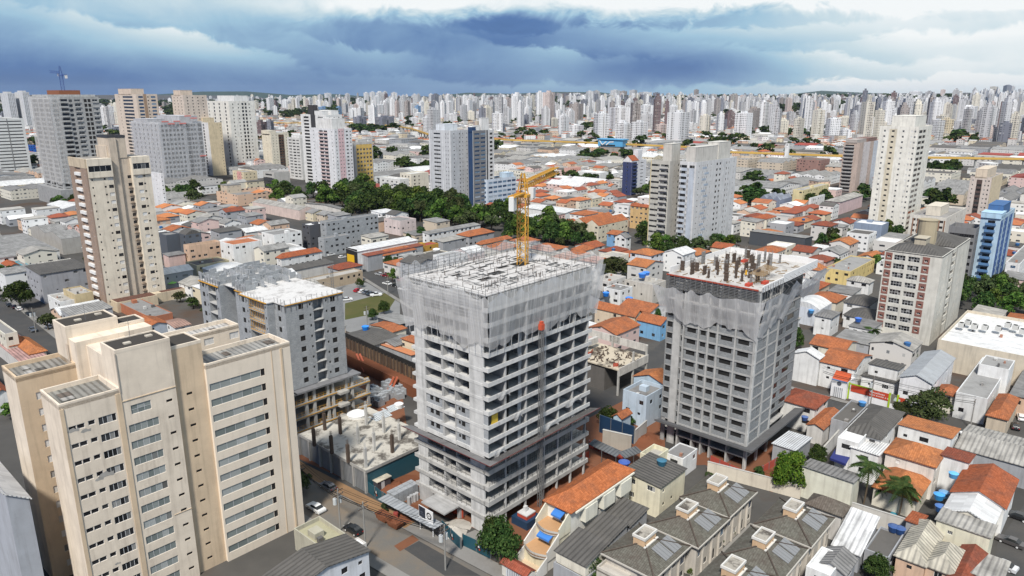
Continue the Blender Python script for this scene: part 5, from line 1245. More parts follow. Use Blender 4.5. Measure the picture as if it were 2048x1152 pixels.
 for i in range(n):
  a = wx * (.20 if i % 2 else .145); z = h - (i + 1) * 2.95 - .1; m.box(a, a + wx * .10, -.08, 0, z, z + 1.0)
 part('facade_patch', m, 'plaster', t, (.40, .47, .56))
 # brick and white block
 t, x, y, wx, wy, h = T('ten-storey white block with brick panels and a round water tower on its dark roof', (1885, 517), 692, 1770, 1941, 2.95, (.64, .62, .56),
  Rc=[(.14, .5, 1.7, .6, 'd'), (.20, .5, 1.7, .6, 'd'), (.42, -.13, 1.5, .7, 'n3'), (.72, .5, 1.7, .6, 'd'), (.78, .5, 1.7, .6, 'd')], Lc=[(.26, 1.0, .7, 1.2, 'n'), (.475, -.20, 1.75, .6, 'n6'), (.725, -.20, 1.75, .6, 'n6'), (.915, 1.1, .7, 1.2, 'n')],
  strips=[('R', .33, .36, (.5, .485, .44), 0, 1), ('R', .50, .53, (.5, .485, .44), 0, 1)], phrase='the brick-panelled block', par=.5, depth=.3)
 n = int((h - 1.2) / 2.95); z0 = h - n * 2.95
 m = MB()
 for i in range(n):
  z = z0 + i * 2.95
  for a, b in ((.2, .325), (.855, .975)):
   wc = wy * (.26 if a < .5 else .915); w = 1.0 if a < .5 else 1.1
   wall(m, FL(-.08, 0), wy * a, wy * b, z + .3, z + 2.7, [(wc - w / 2, z + 1.05, w, .7)], .08)
 part('brick_panel', m, 'brickred', t)
 m = MB()
 roof_hip(m, wx * .36, wy, h + .35, 3.0, .1); roof_hip(m, wx * .48, wy, h + .36, 3.0, .1, wx * .5, 0); part('roof', m, 'corr', t, RC['dark'])
 m = MB(); m.cyl(wx * .44, wy * .55, h, h + 9, 3.0, 16); m.cyl(wx * .44, wy * .55, h + 9, h + 9.3, 3.2, 16); m.cyl(wx * .53, wy * .5, h, h + 4.4, 1.6, 12); part('water_tower', m, 'aged', t, (.42, .36, .25))
 m = MB(); m.box(wx * .13, wx * .26, wy * .38, wy * .58, h + .4, h + 4.6); m.box(wx * .12, wx * .27, wy * .37, wy * .59, h + 4.6, h + 4.8); part('roof_house', m, 'aged', t, (.50, .45, .35))
 # cream mid-rise blocks behind the park
 T('white four-storey block with solar panels on its roof, behind the park trees', (800, 361), 404, 759, 818, 2.9, (.72, .71, .68), Rc=[(.5, .8, .9, 1, 'd')], Lc=cols(4, 2.0, 1.3, .8, 'n'), balc=[('L', .1, .3, W_, .9), ('L', .55, .75, W_, .9)], roofc=(.75, .75, .74), name='apartment_block')
 T('cream five-storey block behind the park trees', (822, 350), 398, 800, 857, 2.9, (.70, .65, .55), Rc=[(.2, 1.6, 1.2, .9, 'd'), (.45, 1, 1.2, .9, 'd')], Lc=cols(3, 1.4, 1.2, .9, 'd'), roofc=(.7, .7, .68), name='apartment_block')
 T('low grey and black house block left of the park', (548, 347), 380, 526, 579, 3.0, (.50, .485, .46), Lc=[(.5, -.6, 1.4, .8, 'd')], strips=[('L', 0, 1, DK, 0, .7)], name='house_block')
 T('small pink and cream apartment block near the netted stepped block', (487, 346), 372, 465, 514, 2.9, (.70, .60, .42), Rc=cols(3, 1, 1, 1, 'd'), Lc=cols(4, 1, 1, 1, 'd'), strips=[('L', .2, .6, (.68, .36, .33), 0, 1)], name='apartment_block')
flatm('bluesteel', (0.05, 0.10, 0.30), 0.5, 0.1); flatm('netredp', (0.62, 0.22, 0.20), 0.8)
def beige_tower():
 ox, oy = at(217, 620, 0)
 wx, wy = abs(run(ox, oy, 0, G, 334)), abs(run(ox, oy, 0, G + 90, 184)); h = 57.0
 t = thing('apartment_tower', 'tall beige tower with a brown brick corner and white balconies, standing alone at the left', 'building', (ox, oy, 0), G)
 claim(ox, oy, wx, wy, G, 3); landmark(ox, oy, 30, 'the tall beige tower')
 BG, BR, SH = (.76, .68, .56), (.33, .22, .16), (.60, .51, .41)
 fh, n = 2.92, 18
 a, b, c = wx * .38, wx * .47, wx * .70
 wins = []
 for i in range(n):
  z = 1.5 + i * fh
  wins += [(FR(), a * .60, z + 1.2, .7, .7, 'd'), (FR(), a * .78, z + .9, 1.7, 1.25, 's' if (i * 7) % 3 else 'd'), (FR(), a * .1, z + 1.2, .5, .7, 'd'),
     (FR(), c + (wx - c) * .25, z + .9, 1.7, 1.25, 's' if (i * 5) % 3 else 'd'), (FR(), c + (wx - c) * .56, z + 1.2, .7, .7, 'd'), (FR(0, 1.6), b + (c - b) * .72, z + .9, 1.3, 1.2, 'd')]
 ph = [(FR(-.0, -.5), .3, 52.6, a - .6, 2.2, 'n4'), (FR(0, -.5), c + .3, 52.6, wx - c - .6, 2.2, 'n4')]
 wins = [w for w in wins if w[2] < 50.5]
 def hs(fc, p, q): return [w[1:5] for w in wins if w[0].o == fc.o and w[0].n == fc.n and p <= w[1] < q]
 m = MB(); wall(m, FR(), 0, a, 0, h - 6, hs(FR(), 0, a)); wall(m, FR(), c, wx, 0, h - 6, hs(FR(), c, wx)); wall(m, FE(wx, 0), 0, wy, 0, h); wall(m, FB(wx, wy), 0, wx, 0, h); wall(m, FE(a, 0), 0, 5, 0, h); wall(m, FL(c, 0), 0, 1.6, 0, h)
 part('wall', m, 'plaster', t, BG)
 m = MB()
 for x0, x1 in ((0, a), (c, wx)):
  wall(m, FR(0, -.5), x0, x1, h - 6.4, h + .2, [(p[1], p[2], p[3], p[4]) for p in ph if x0 < p[1] < x1], .2); m.box(x0, x1, -.5, 0, h - 6.5, h - 6.4); m.box(x0, x1, -.5, 3, h + .2, h + .3)
  wall(m, FL(x0, -.5), 0, .5, h - 6.4, h + .2); wall(m, FE(x1, -.5), 0, .5, h - 6.4, h + .2)
 part('penthouse_wall', m, 'plaster', t, BG)
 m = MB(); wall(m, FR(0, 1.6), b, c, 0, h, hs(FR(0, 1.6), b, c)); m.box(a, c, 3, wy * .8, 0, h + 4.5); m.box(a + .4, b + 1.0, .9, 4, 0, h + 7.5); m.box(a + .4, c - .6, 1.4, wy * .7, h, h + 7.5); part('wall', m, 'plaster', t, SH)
 m = MB(); m.box(0, a, 0, wy, h - .2, h); m.box(c, wx, 0, wy, h - .2, h); part('roof', m, 'slab', t, (.4, .37, .33))
 m = MB(); parapet(m, a + .3, c - .5, 1.3, wy * .7, h + 7.5, h + 8.4, .2); part('roof_railing', m, 'darkframe', t)
 # brick piers and balcony stack on the left face
 m = MB(); m.box(-.5, 0, 0, wy * .34, 0, h - 3); m.box(-.5, 0, wy * .68, wy, 0, h - 3); m.box(.0, .12, wy * .34, wy * .68, 0, h); part('pier', m, 'brickpale', t)
 m = MB(); m.box(-.6, .1, -.05, wy + .05, h - 3, h + .4); part('crown_beam', m, 'plaster', t, (.60, .50, .37))
 for i in range(n):
  z = 1.5 + i * fh; m = MB(); m.box(-.9, 0, wy * .34, wy * .68, z - .15, z + .95); part('balcony', m, 'clean', t, (.78, .77, .75))
  wins.append((FL(-.02, 0), wy * .36, z + 1.0, wy * .30, 1.5, 'b4'))
 m = MB()
 for i in range(n - 2):
  z = 1.5 + i * fh; m.box(b + (c - b) * .66, b + (c - b) * .98, .9, 1.6, z + .2, z + .34); m.box(b + (c - b) * .74, b + (c - b) * .9, 1.0, 1.5, z + .34, z + .85)
  m.box(a, a + .5, .8, 1.4, z + .2, z + .34)
 part('ac_ledge', m, 'plaster', t, (.38, .30, .23))
 windows(t, wins + ph, 100)
 m = MB(); m.box(1, 16, -7, -.6, 0, 4); m.box(16, wx + 6, -4, -.6, 0, 3.8); part('annex', m, 'plaster', t, (.62, .52, .38))
 m = MB(); m.box(1.4, 15.6, -6.6, -.9, 4, 4.1); m.box(19, wx + 5.6, -3.6, -.9, 3.8, 3.9); part('annex_roof', m, 'tile', t, (.16, .08, .06))
# ------------------------------------------------------------------ terrain, roads
def elev(x, y):
 d = math.hypot(x, y); k = min(1.0, max(0.0, (d - 1700) / 3000)); k = k * k * (3 - 2 * k)
 side = 0.55 + 0.45 * math.tanh((x / max(y, 1) - 0.1) * 2.5)
 far = min(1.0, max(0.0, (d - 6000) / 4000))
 return k * (18 + 40 * side) + far * (30 + 25 * math.sin(x * .0009 + 1) + 18 * math.sin(x * .0023))
def terrain():
 ys = [-150, 0, 60, 120, 300, 600, 1000, 1400] + list(np.linspace(1700, 6000, 18)) + list(np.linspace(6500, 14000, 14))
 mb = MB()
 fx = [i / 30 * 2 - 1 for i in range(31)]
 def p(i, j): y = ys[i]; x = fx[j] * (400 + max(y, 0) * 1.1); return (x, y, elev(x, y))
 for i in range(len(ys) - 1):
  for j in range(30): mb.quad(p(i, j), p(i, j + 1), p(i + 1, j + 1), p(i + 1, j))
 struct(part('ground', mb, 'ground'))
 mb = MB()
 for i in range(31):
  if i == 30: break
  xa, xb = -12000 + i * 800, -11200 + i * 800
  ha, hb = [90 + 45 * math.sin(i_ * .9) + 30 * math.sin(i_ * 2.3 + 1) for i_ in (i, i + 1)]
  mb.quad((xa, 11500, 30), (xb, 11500, 30), (xb, 13500, hb), (xa, 13500, ha)); mb.quad((xa, 13500, ha), (xb, 13500, hb), (xb, 15500, 0), (xa, 15500, 0))
 struct(part('hills', mb, 'hillgreen'))
ROADS = []
def strip(name, pts, w, z, mat, kind='structure', hold=True):
 """ribbon along world points"""
 mb = MB(); n = len(pts); Lp, Rp = [], []
 for i, (x, y) in enumerate(pts):
  a, b = pts[max(0, i - 1)], pts[min(n - 1, i + 1)]
  dx, dy = b[0] - a[0], b[1] - a[1]; l = math.hypot(dx, dy); nx, ny = -dy / l * w / 2, dx / l * w / 2
  Lp.append((x + nx, y + ny, z)); Rp.append((x - nx, y - ny, z))
 for i in range(n - 1): mb.quad(Rp[i], Rp[i + 1], Lp[i + 1], Lp[i])
 o = part(name, mb, mat); o['kind'] = kind
 if hold:
  for i in range(n - 1):
   (x0, y0), (x1, y1) = pts[i], pts[i + 1]; l = math.hypot(x1 - x0, y1 - y0); a = math.atan2(y1 - y0, x1 - x0)
   PLACED.append(((x0 + x1) / 2, (y0 + y1) / 2, l / 2, w / 2, a))
 return o
def poly(name, pts, z, mat, zz=0.0):
 W = [at(u, v, zz) for u, v in pts]; n = len(W)
 mb = MB(); mb.quad(*[(*p, z) for p in W]); o = part(name, mb, mat); o['kind'] = 'structure'
 for gx in range(int(min(p[0] for p in W)), int(max(p[0] for p in W)), 6):
  for gy in range(int(min(p[1] for p in W)), int(max(p[1] for p in W)), 6):
   c = False
   for i in range(n):
    (x0, y0), (x1, y1) = W[i], W[i - 1]
    if (y0 > gy) != (y1 > gy) and gx < (x1 - x0) * (gy - y0) / (y1 - y0) + x0: c = not c
   if c: PLACED.append((gx, gy, 3, 3, 0))
 return o
def pline(a, b, e0=0.0, e1=0.0, off=0.0):
 """world line through two ground pixels, extended and shifted sideways"""
 (x0, y0), (x1, y1) = at(*a), at(*b); l = math.hypot(x1 - x0, y1 - y0); dx, dy = (x1 - x0) / l, (y1 - y0) / l
 nx, ny = -dy * off, dx * off
 return [(x0 - dx * e0 + nx, y0 - dy * e0 + ny), (x1 + dx * e1 + nx, y1 + dy * e1 + ny)]
def roads():
 # street in front of the building sites: its kerb runs from (629, 959) to (962, 1146)
 k = ((672, 986), (894, 1104))
 strip('road', pline(*k, 105, 60, -4.6), 9.0, 0.012, 'dustroad')
 strip('pavement', pline(*k, 105, 60, 1.6), 3.2, 0.14, 'sandy')
 strip('pavement', pline((794, 1051), (894, 1104), -2, 60, 1.6), 3.1, 0.146, 'paving', hold=False)
 strip('kerb', pline(*k, 105, 60, 0.02), 0.22, 0.15, 'paving', hold=False)
 strip('pavement', pline(*k, 105, 60, -10.3), 2.4, 0.14, 'paving')
 strip('kerb', pline(*k, 105, 60, -9.1), 0.22, 0.15, 'paving', hold=False)
 poly('asphalt_patch', [(788, 1092), (825, 1070), (838, 1080), (800, 1103)], 0.022, 'earth')
 poly('asphalt_patch', [(808, 1098), (838, 1082), (962, 1152), (890, 1152)], 0.018, 'asphalt')
 # street at the far left
 strip('road', pline((0, 618), (105, 712), 160, 30), 9.5, 0.016, 'asphalt'); strip('pavement', pline((30, 606), (108, 668), 90, 8), 2.4, 0.14, 'paving', hold=False)
 # street past the gravel car park
 strip('road', pline((740, 548), (806, 586), 190, 140), 8, 0.02, 'asphalt'); strip('pavement', pline((735, 562), (796, 600), 10, 20), 1.8, 0.14, 'paving', hold=False)
 # street in front of the shops on the right
 strip('road', pline((1640, 806), (1850, 866), 60, 160), 8, 0.024, 'asphalt'); strip('pavement', pline((1560, 770), (1730, 815), 10, 30), 1.8, 0.14, 'paving', hold=False)
 # lane behind the low concrete frame, tree-lined avenue beyond it, lot at bottom right
 strip('road', pline((1290, 735), (1330, 700), 30, 70), 7, 0.028, 'asphalt')
 strip('road', pline((880, 455), (1290, 528), 160, 260), 14, 0.032, 'asphalt', hold=False)
 poly('car_park', [(1985, 1152), (1995, 1085), (2048, 1010), (2150, 1050), (2150, 1152)], 0.02, 'asphalt')
 poly('car_park', [(640, 640), (655, 575), (690, 560), (735, 566), (800, 606), (800, 640), (700, 665)], 0.038, 'gravel')
 poly('lawn', [(690, 607), (770, 586), (790, 600), (776, 622), (690, 640)], 0.05, 'grass')
 poly('footpath', [(1500, 1046), (1520, 1052), (1425, 1152), (1388, 1152)], 0.03, 'paving')
 poly('earth', [(570, 905), (690, 700), (800, 760), (835, 1000), (735, 980)], 0.022, 'earth')
 poly('earth', [(735, 975), (835, 930), (1110, 870), (1330, 760), (1330, 900), (1560, 880), (1545, 985), (1410, 930), (1270, 935), (1110, 1010), (1040, 1110), (962, 1062)], 0.03, 'earth')
 poly('concrete_apron', [(905, 1080), (950, 1060), (1010, 1085), (985, 1115)], 0.04, 'paving')
# ------------------------------------------------------------------ low buildings placed from the photo
def lows():
 H = house
 # bottom left and bottom centre
 H('grey-walled building with dark parapet and white roof in the bottom left corner', (15, 1012), -60, 58, 22, 's-x', 'white', (.42, .44, .48), 2.2, win=None, name='building', cat='building')
 H('white house with dark grey gabled roof and white trim at the bottom edge', (560, 1200), 515, 737, 7, 'gy', 'dark', (.68, .70, .74), 1.5, win='d')
 H('low garage court with a faded green flat roof beside the cream apartment building', (660, 1116), 588, 712, 3.6, 'flat', (.40, .38, .26), (.44, .42, .34), .8, win=None, name='garage', cat='garage')
 H('small white rooftop box house beside the green flat roof', (719, 1095), 702, 733, 5.5, 'flat', 'white', 'pale', .2, win=None, name='outbuilding', cat='outbuilding')
 # bottom centre block
 H('cream house with a dark sheet roof and a blue water tank on it', (1321, 974), 1249, 1371, 7, 'sy', 'dark', (.74, .69, .53), .6, win='n3', name='house')
 H('dark grey roofed shed with three skylights, below the cream house', (1259, 1052), 1208, 1294, 4.4, 'sx', 'dark', 'grey', .9, win=None, name='shed', cat='shed')
 H('dark grey roofed shed in the middle of the stepped row', (1215, 1086), 1167, 1254, 5, 'sx', 'dark', 'grey', 1.0, win=None, name='shed', cat='shed')
 H('white-walled shed with a dark grey roof, lowest of the stepped row', (1171, 1131), 1112, 1216, 5.6, 'sx', 'dark', 'ivory', 1.1, win=None, name='shed', cat='shed')
 H('small dark roofed annex at the bottom edge below the stepped row', (1170, 1160), 1107, 1212, 3.4, 'flat', 'dark', 'grey', .2, win=None, name='annex', cat='annex')
 H('small white hut with flat roof behind the cream house', (1366, 920), 1330, 1395, 4.5, 'flat', 'grey', 'white', .2, win='n', name='hut', cat='hut')
 H('yellowish walled terrace block behind the terracotta house', (1310, 925), 1280, 1337, 4.6, 'flat', 'pale', (.74, .70, .52), 1.0, win=None, name='terrace_block', cat='building')
 # bottom right
 H('long whitewashed shed with a grey sheet roof beside the yellow-green tree', (1705, 969), 1605, 1721, 6.5, 's-x', 'grey', (.70, .69, .58), .6, win=None, name='shed', cat='shed', wmat='aged')
 H('tall white house with two small windows over a dark blue awning', (1716, 890), 1675, 1772, 8, 'flat', 'white', 'white', .4, win='d', dens=.5)
 H('white corrugated-roof house behind the tall palm', (1757, 914), 1702, 1778, 6.8, 's-x', 'white', 'white', .5, win='d', dens=.4)
 H('cream house with a bright orange hipped roof and white shutters', (1870, 933), 1772, 1890, 7.6, 'hip', 'bright', (.74, .70, .64), 2.2, win='s')
 H('low bright orange hipped roof wing below the cream house', (1833, 1000), 1748, 1862, 4.2, 'hip', 'bright', 'ivory', 1.9, win=None, name='house_wing', cat='house')
 H('white balcony house with a rust-stained tile roof on posts', (1936, 931), 1883, 1949, 7.4, 's-x', 'rust', 'white', .8, win='d')
 H('large hall with beige and grey corrugated roof at the right edge', (2080, 940), 1913, 2099, 5.2, 'gy', 'pale', 'grey', 1.2, win=None, name='hall', cat='hall')
 H('orange gabled house row end with a ridge towards the camera, right of the blue tanks', (2010, 1016), 1904, 2034, 6.2, 'gx', 'terra', 'white', 2.0, win='d', dens=.4)
 H('smaller rust-orange gabled roof behind the orange row end', (2030, 968), 1938, 2034, 6.2, 'gx', 'rust', 'pale', 1.6, win='d', dens=.4)
 H('house with half white sheet and half orange tile roof', (1985, 1052), 1888, 2010, 5.8, 'gx', 'white', 'ivory', 1.6, win='d', dens=.4)
 H('cream two-storey house with a flat corrugated roof, below the half white roof', (1980, 1078), 1873, 1992, 6.4, 's-x', 'pale', (.74, .71, .56), .4, win='n3', dens=.5)
 H('cream-tiled house with two hipped roofs at the bottom edge', (1850, 1131), 1793, 1890, 4.2, 'hip', 'cream', 'peach', 2.0, win='n')
 H('second cream-tiled hipped roof with white gate, nearest the bottom edge', (1908, 1150), 1852, 1930, 4.2, 'hip', 'cream', 'peach', 2.0, win='n')
 H('little terracotta lean-to roof next to the three blue tanks', (1838, 1056), 1812, 1853, 4.2, 's-x', 'terra', 'grey', .8, win=None, name='lean_to', cat='shed')
 H('steep white corrugated lean-to roof beside the plaster wall', (1719, 1110), 1666, 1752, 3.6, 'sx', 'white', 'grey', 3.0, win=None, name='lean_to', cat='shed', rmat='corr')
 H('flat dark roofed house with two dark blue water tanks', (1777, 1120), 1729, 1807, 3.6, 'flat', 'dark', 'grey', .4, win='d', dens=.4)
 H('weathered grey double-pitched roof at the bottom edge', (1690, 1149), 1633, 1712, 4.6, 'gx', 'grey', 'grey', 1.3, win='d', dens=.4)
 H('white flat roof house at the bottom edge below the townhouses', (1660, 1156), 1612, 1690, 5.0, 'flat', 'white', 'white', .4, win='d', dens=.4)
 H('orange tiled roof in the bottom right corner', (1940, 1182), 1892, 1972, 4.0, 'gx', 'rust', 'pale', 1.0, win='d', dens=.4)
 H('long corrugated roof along the bottom right edge', (2000, 1172), 1930, 2018, 4.0, 's-x', 'pale', 'grey', .6, win=None, name='shed', cat='shed')
 # right middle
 H('white house with a patched red-brown hipped roof beside the netted grey tower', (1630, 817), 1563, 1657, 6.8, 'hip', 'rust', (.70, .69, .66), 1.9, win='d')
 H('small orange tiled annex in front of the patched red-brown roof', (1646, 858), 1615, 1681, 4.4, 'gx', 'orange', 'pale', .9, win=None, name='annex', cat='annex')
 H('flat dark concrete roof with a blue tank across the street from the red shop wall', (1698, 850), 1662, 1737, 5.4, 'flat', 'dark', 'grey', .4, win='d', dens=.4)
 H('big white house with a dark hipped roof and a dormer box', (1760, 878), 1693, 1807, 8.2, 'hip', 'dark', 'white', 1.6, win='n')
 H('half-open shelter with a clear plastic roof beside the netted grey tower', (1590, 905), 1546, 1622, 4.2, 's-x', (.62, .64, .67), 'grey', .6, win=None, name='shelter', cat='shelter', rmat='metalroof')
 H('modern white gabled house with two slit windows', (1638, 718), 1587, 1648, 8.2, 'gx', 'white', 'white', 1.6, win='d', dens=.4)
 H('house with a large weathered orange roof and white side wall facing the street', (1709, 738), 1641, 1742, 7.4, 'gy', 'orange', 'white', 1.8, win='d')
 H('orange and white roofed house behind the modern white house', (1690, 702), 1621, 1714, 6.4, 'gy', 'orange', 'ivory', 1.7, win='d', dens=.4)
 H('white house with dark corrugated upper roof next to the shop wall', (1795, 744), 1738, 1810, 7.4, 's-x', 'dark', 'white', .7, win='d')
 H('dark corrugated porch roof in front of the white corrugated-roof house', (1789, 770), 1723, 1799, 4.6, 's-x', 'dark', 'white', .6, win='n3', name='porch', cat='house')
 H('large pale grey metal gabled house with white edges and a skylight', (1864, 768), 1801, 1909, 8.2, 'gx', 'metal', (.80, .80, .82), 1.6, win='d', dens=.4)
 H('big cream supermarket hall with a white roof and air conditioners', (2078, 724), 1877, 2150, 8.4, 'flat', (.74, .74, .73), (.62, .55, .44), .9, win=None, name='supermarket', cat='building', rmat='pale', xy=(*at(2078, 724, 8.4), 41, 25))
 H('modern flat grey roofed house with a dark front and white side wall', (1975, 801), 1912, 2022, 6.6, 'flat', 'midgrey', (.72, .72, .71), .4, win='d', dens=.4)
 H('white rear block with grey flat roof behind the modern house', (2018, 742), 1958, 2030, 9.5, 'flat', 'midgrey', 'white', .3, win='d', dens=.4)
 H('small orange tiled house between the metal gabled house and the modern house', (1910, 792), 1874, 1921, 5.2, 'hip', 'orange', 'ivory', 1.4, win='d', dens=.4)
 H('long orange tiled house at the right edge by the parked cars', (2014, 839), 1975, 2037, 5.2, 'hip', 'orange', 'beige', 1.4, win='d')
 H('white house with a flat bright orange roof inside parapets', (1901, 884), 1797, 1919, 7.2, 's-x', 'bright', 'white', 1.0, win='d', dens=.4, rmat='tile')
 H('long white low roof by the street behind the metal gabled house', (2055, 800), 2020, 2120, 5, 's-x', 'grey', 'peach', .5, win='d')
 # houses left of the brick block
 H('white house with dark hipped roof below the yellow shop', (1736, 612), 1688, 1757, 6.4, 'hip', 'dark', 'white', 2.0, win='n')
 H('dark roofed white house next to the brick block', (1745, 640), 1688, 1768, 4.6, 'hip', 'dark', 'white', 1.6, win='d')
 H('white house with grey roof beside the vaulted shed', (1662, 636), 1630, 1680, 7, 'hip', 'grey', 'white', 1.0, win='n')
 H('white house with blue base and grey roof below the brick block', (1742, 662), 1698, 1766, 5, 's-x', 'grey', 'white', .4, win='d')
 H('pale vaulted metal shed', (1640, 620), 1578, 1664, 6.5, 'bx', 'white', (.62, .65, .7), 2.0, win=None, name='shed', cat='shed')
 H('warehouse with a bright white roof beside the netted grey tower', (1585, 592), 1550, 1640, 8, 'flat', 'white', 'grey', .5, win=None, name='warehouse', cat='warehouse', rmat='metalroof')
 H('orange hipped-roof house with tower-like corner and brick base', (1640, 541), 1612, 1653, 7, 'hip', 'bright', 'white', 2.4, win='d')
 H('yellow-fronted shop with a flat grey roof', (1701, 545), 1650, 1750, 6, 'flat', 'midgrey', 'yellow', .4, win='d', name='shop', cat='shop')
 H('grey hipped roof white house by the yellow shop', (1738, 566), 1694, 1748, 5.6, 'hip', 'pale', 'white', 1.6, win='d')
 H('patchy orange hipped roof beside the vaulted shed', (1672, 605), 1618, 1693, 5.4, 'hip', 'orange', 'ivory', 2.0, win='d', dens=.4)
 H('blue-grey cube building below the tall white tower', (1764, 452), 1708, 1778, 11, 'flat', 'white', (.26, .32, .42), .5, win=None, name='building', cat='building')
 H('long open-fronted hall with a grey roof behind the netted grey tower', (1610, 478), 1500, 1625, 7, 's-x', 'midgrey', 'dark', .6, win=None, name='hall', cat='hall')
 H('white office with dark window bands at the right edge', (2040, 530), 2012, 2110, 9, 'flat', 'grey', 'white', .6, win='b4', name='office_block', cat='building')
 # row houses and others in the centre right
 H('long orange-roofed row house between the two netted towers', (1270, 634), 1190, 1286, 6.4, 'gy', 'orange', (.68, .56, .42), 2.0, win='n')
 H('blue and teal row house pair with orange roof and white gates', (1321, 650), 1274, 1345, 5.8, 'gy', 'orange', (.20, .42, .66), 1.8, win='n')
 H('orange-roofed house behind the blue and teal row', (1300, 625), 1240, 1332, 5.8, 'gy', 'orange', 'white', 1.8, win='d', dens=.4)
 H('pale blue two-storey house with tanks on its flat roof between the two netted towers', (1293, 800), 1246, 1330, 7.6, 'flat', 'grey', (.50, .59, .68), .9, win='d')
 H('steep orange roof right behind the pale blue house', (1330, 770), 1268, 1352, 7.6, 'gx', 'bright', 'lightblue', 1.8, win='d', dens=.4)
 H('tiny orange-roofed cottage beside the pale blue house', (1243, 837), 1227, 1262, 4.0, 'gx', 'orange', 'lightblue', 1.0, win='d', name='cottage')
 H('white apartment block with curved balconies and an orange roof', (1302, 511), 1261, 1327, 10.5, 'hip', 'bright', (.74, .74, .77), 1.8, win='n')
 H('cream gabled apartment house with orange roof and red shutters', (1197, 452), 1145, 1256, 9.5, 'v2', 'orange', (.72, .66, .52), 3.0, win='n')
 H('orange-banded apartment house beside the left pale twin tower', (1296, 415), 1261, 1304, 14, 'gy', 'terra', (.62, .42, .20), 1.4, win='n')
 H('white-roofed warehouse in front of the grey avenue', (1130, 426), 1046, 1164, 8, 'gy', 'white', 'white', 1.0, win=None, name='warehouse', cat='warehouse')
 H('blue house with an orange roof by the avenue trees', (1235, 470), 1214, 1258, 7, 'gy', 'orange', 'blue', 1.4, win='n')
 H('white house with grey gable by the avenue trees', (1252, 476), 1230, 1262, 8, 'gx', 'grey', 'white', 2, win='d')
 for i, a in enumerate((((1098, 503), 1053, 1136), ((1166, 502), 1143, 1187), ((1052, 486), 1020, 1080), ((1130, 520), 1100, 1180), ((1000, 500), 965, 1040))):
  H(['wide orange hipped roof just behind the crane mast', 'orange hipped roof left of the round tree', 'orange hipped roof left behind the crane mast', 'low orange roof edge behind the netted roof', 'orange hipped roof behind the netted tower roof'][i], a[0], a[1], a[2], 6, 'hip', 'orange', 'ivory', 2.2, win='d')
 H('ruined grey concrete walls house behind the netted tower', (1218, 566), 1184, 1252, 8, 'flat', 'pale', 'pale', .5, win='d', wmat='aged')
 H('white cube house with two blue tanks beyond the orange row', (1241, 583), 1208, 1265, 7, 'flat', 'grey', 'white', .3, win='d')
 H('long dark roof with skylight strips beyond the orange row', (1200, 596), 1150, 1218, 5, 'gx', 'dark', 'grey', 1.2, win=None, name='shed', cat='shed')
 H('tall bare rendered wall house beside the grey netted tower', (1306, 572), 1250, 1332, 7.5, 'flat', 'pale', (.55, .52, .47), .4, win='d', dens=.4, wmat='aged')
 # left middle
 H('long white-roofed warehouse with a black and yellow front', (714, 503), 693, 835, 9.5, 'sy', 'white', 'white', .6, win=None, name='warehouse', cat='warehouse')
 H('unfinished grey block building with open window holes left of the white warehouse', (652, 446), 640, 756, 14.5, 'flat', 'grey', (.36, .37, .375), .5, win='v', wmat='block', name='building', cat='building')
 H('dark grey and white office house with deep balconies', (619, 452), 604, 651, 13, 'flat', 'white', (.085, .088, .10), .4, win='d')
 H('lower grey block wing in front of the unfinished block building', (648, 479), 636, 700, 9, 'flat', 'grey', (.38, .385, .39), .4, win='d', wmat='block', name='building', cat='building')
 H('white party-wall block with weathered top and small windows', (548, 472), 523, 603, 10.5, 'flat', 'grey', 'white', .5, win='d', dens=.3, wmat='aged')
 H('white house with a long terracotta hipped roof', (562, 517), 553, 643, 7.2, 'hip', 'terra', 'white', 2.0, win='d')
 H('long dark corrugated roof beside the gravel car park', (566, 545), 549, 668, 4.6, 'sy', 'dark', 'pale', .8, win=None, name='shed', cat='shed')
 H('pinkish white cube house with grey roof in front of the park', (800, 444), 768, 832, 8.2, 'flat', 'grey', (.68, .58, .56), .6, win='n')
 H('long white house with small square windows below the park trees', (858, 468), 845, 961, 6.6, 'sy', 'midgrey', 'white', .6, win='d')
 H('white house with an orange gabled roof behind the palm', (768, 511), 748, 832, 6.4, 'hip', 'orange', 'white', 2.0, win='n')
 H('grey house with long flat roof right of the mustard wall', (886, 484), 868, 938, 5.4, 'sy', 'pale', 'grey', .5, win='d', dens=.4)
 H('house with a big terracotta hipped roof beside the avenue', (938, 473), 914, 988, 6.2, 'hip', 'orange', 'grey', 2.2, win='d')
 H('long low orange roof in front of the crane', (963, 489), 953, 1024, 5.8, 'hip', 'orange', 'ivory', 1.6, win='d', dens=.4)
 H('mustard yellow walled house', (844, 494), 828, 877, 6.2, 'flat', 'redmetal', 'mustard', .3, win='d', dens=.4)
 H('dark flat-roofed house with a white water tank', (885, 515), 845, 915, 5, 'flat', 'dark', 'ivory', .4, win='d', dens=.4)
 H('long rusty brown warehouse roof behind the white warehouse', (735, 512), 722, 846, 7.5, 'sy', 'rust', 'grey', .6, win=None, name='warehouse', cat='warehouse', rmat='corr')
 H('big beige sheet-roofed warehouse', (598, 421), 505, 630, 6.5, 'w1', 'pale', (.68, .55, .5), 2.0, win=None, name='warehouse', cat='warehouse')
 H('grey sheet-roofed warehouse wing beside the beige one', (690, 420), 610, 700, 5.5, 'gx', 'grey', 'pale', 1.2, win=None, name='warehouse', cat='warehouse')
 # far left
 H('grey four-storey apartment house with a dark roof, left of the tall beige tower', (80, 549), 51, 178, 12, 'sy', 'dark', (.38, .385, .41), .6, win='n4', dens=.5)
 H('long white workshop with a roof of solar panels', (-30, 520), -90, 118, 7, 'sy', 'midgrey', 'white', 1.2, win='d', rmat='corr', name='workshop', cat='workshop')
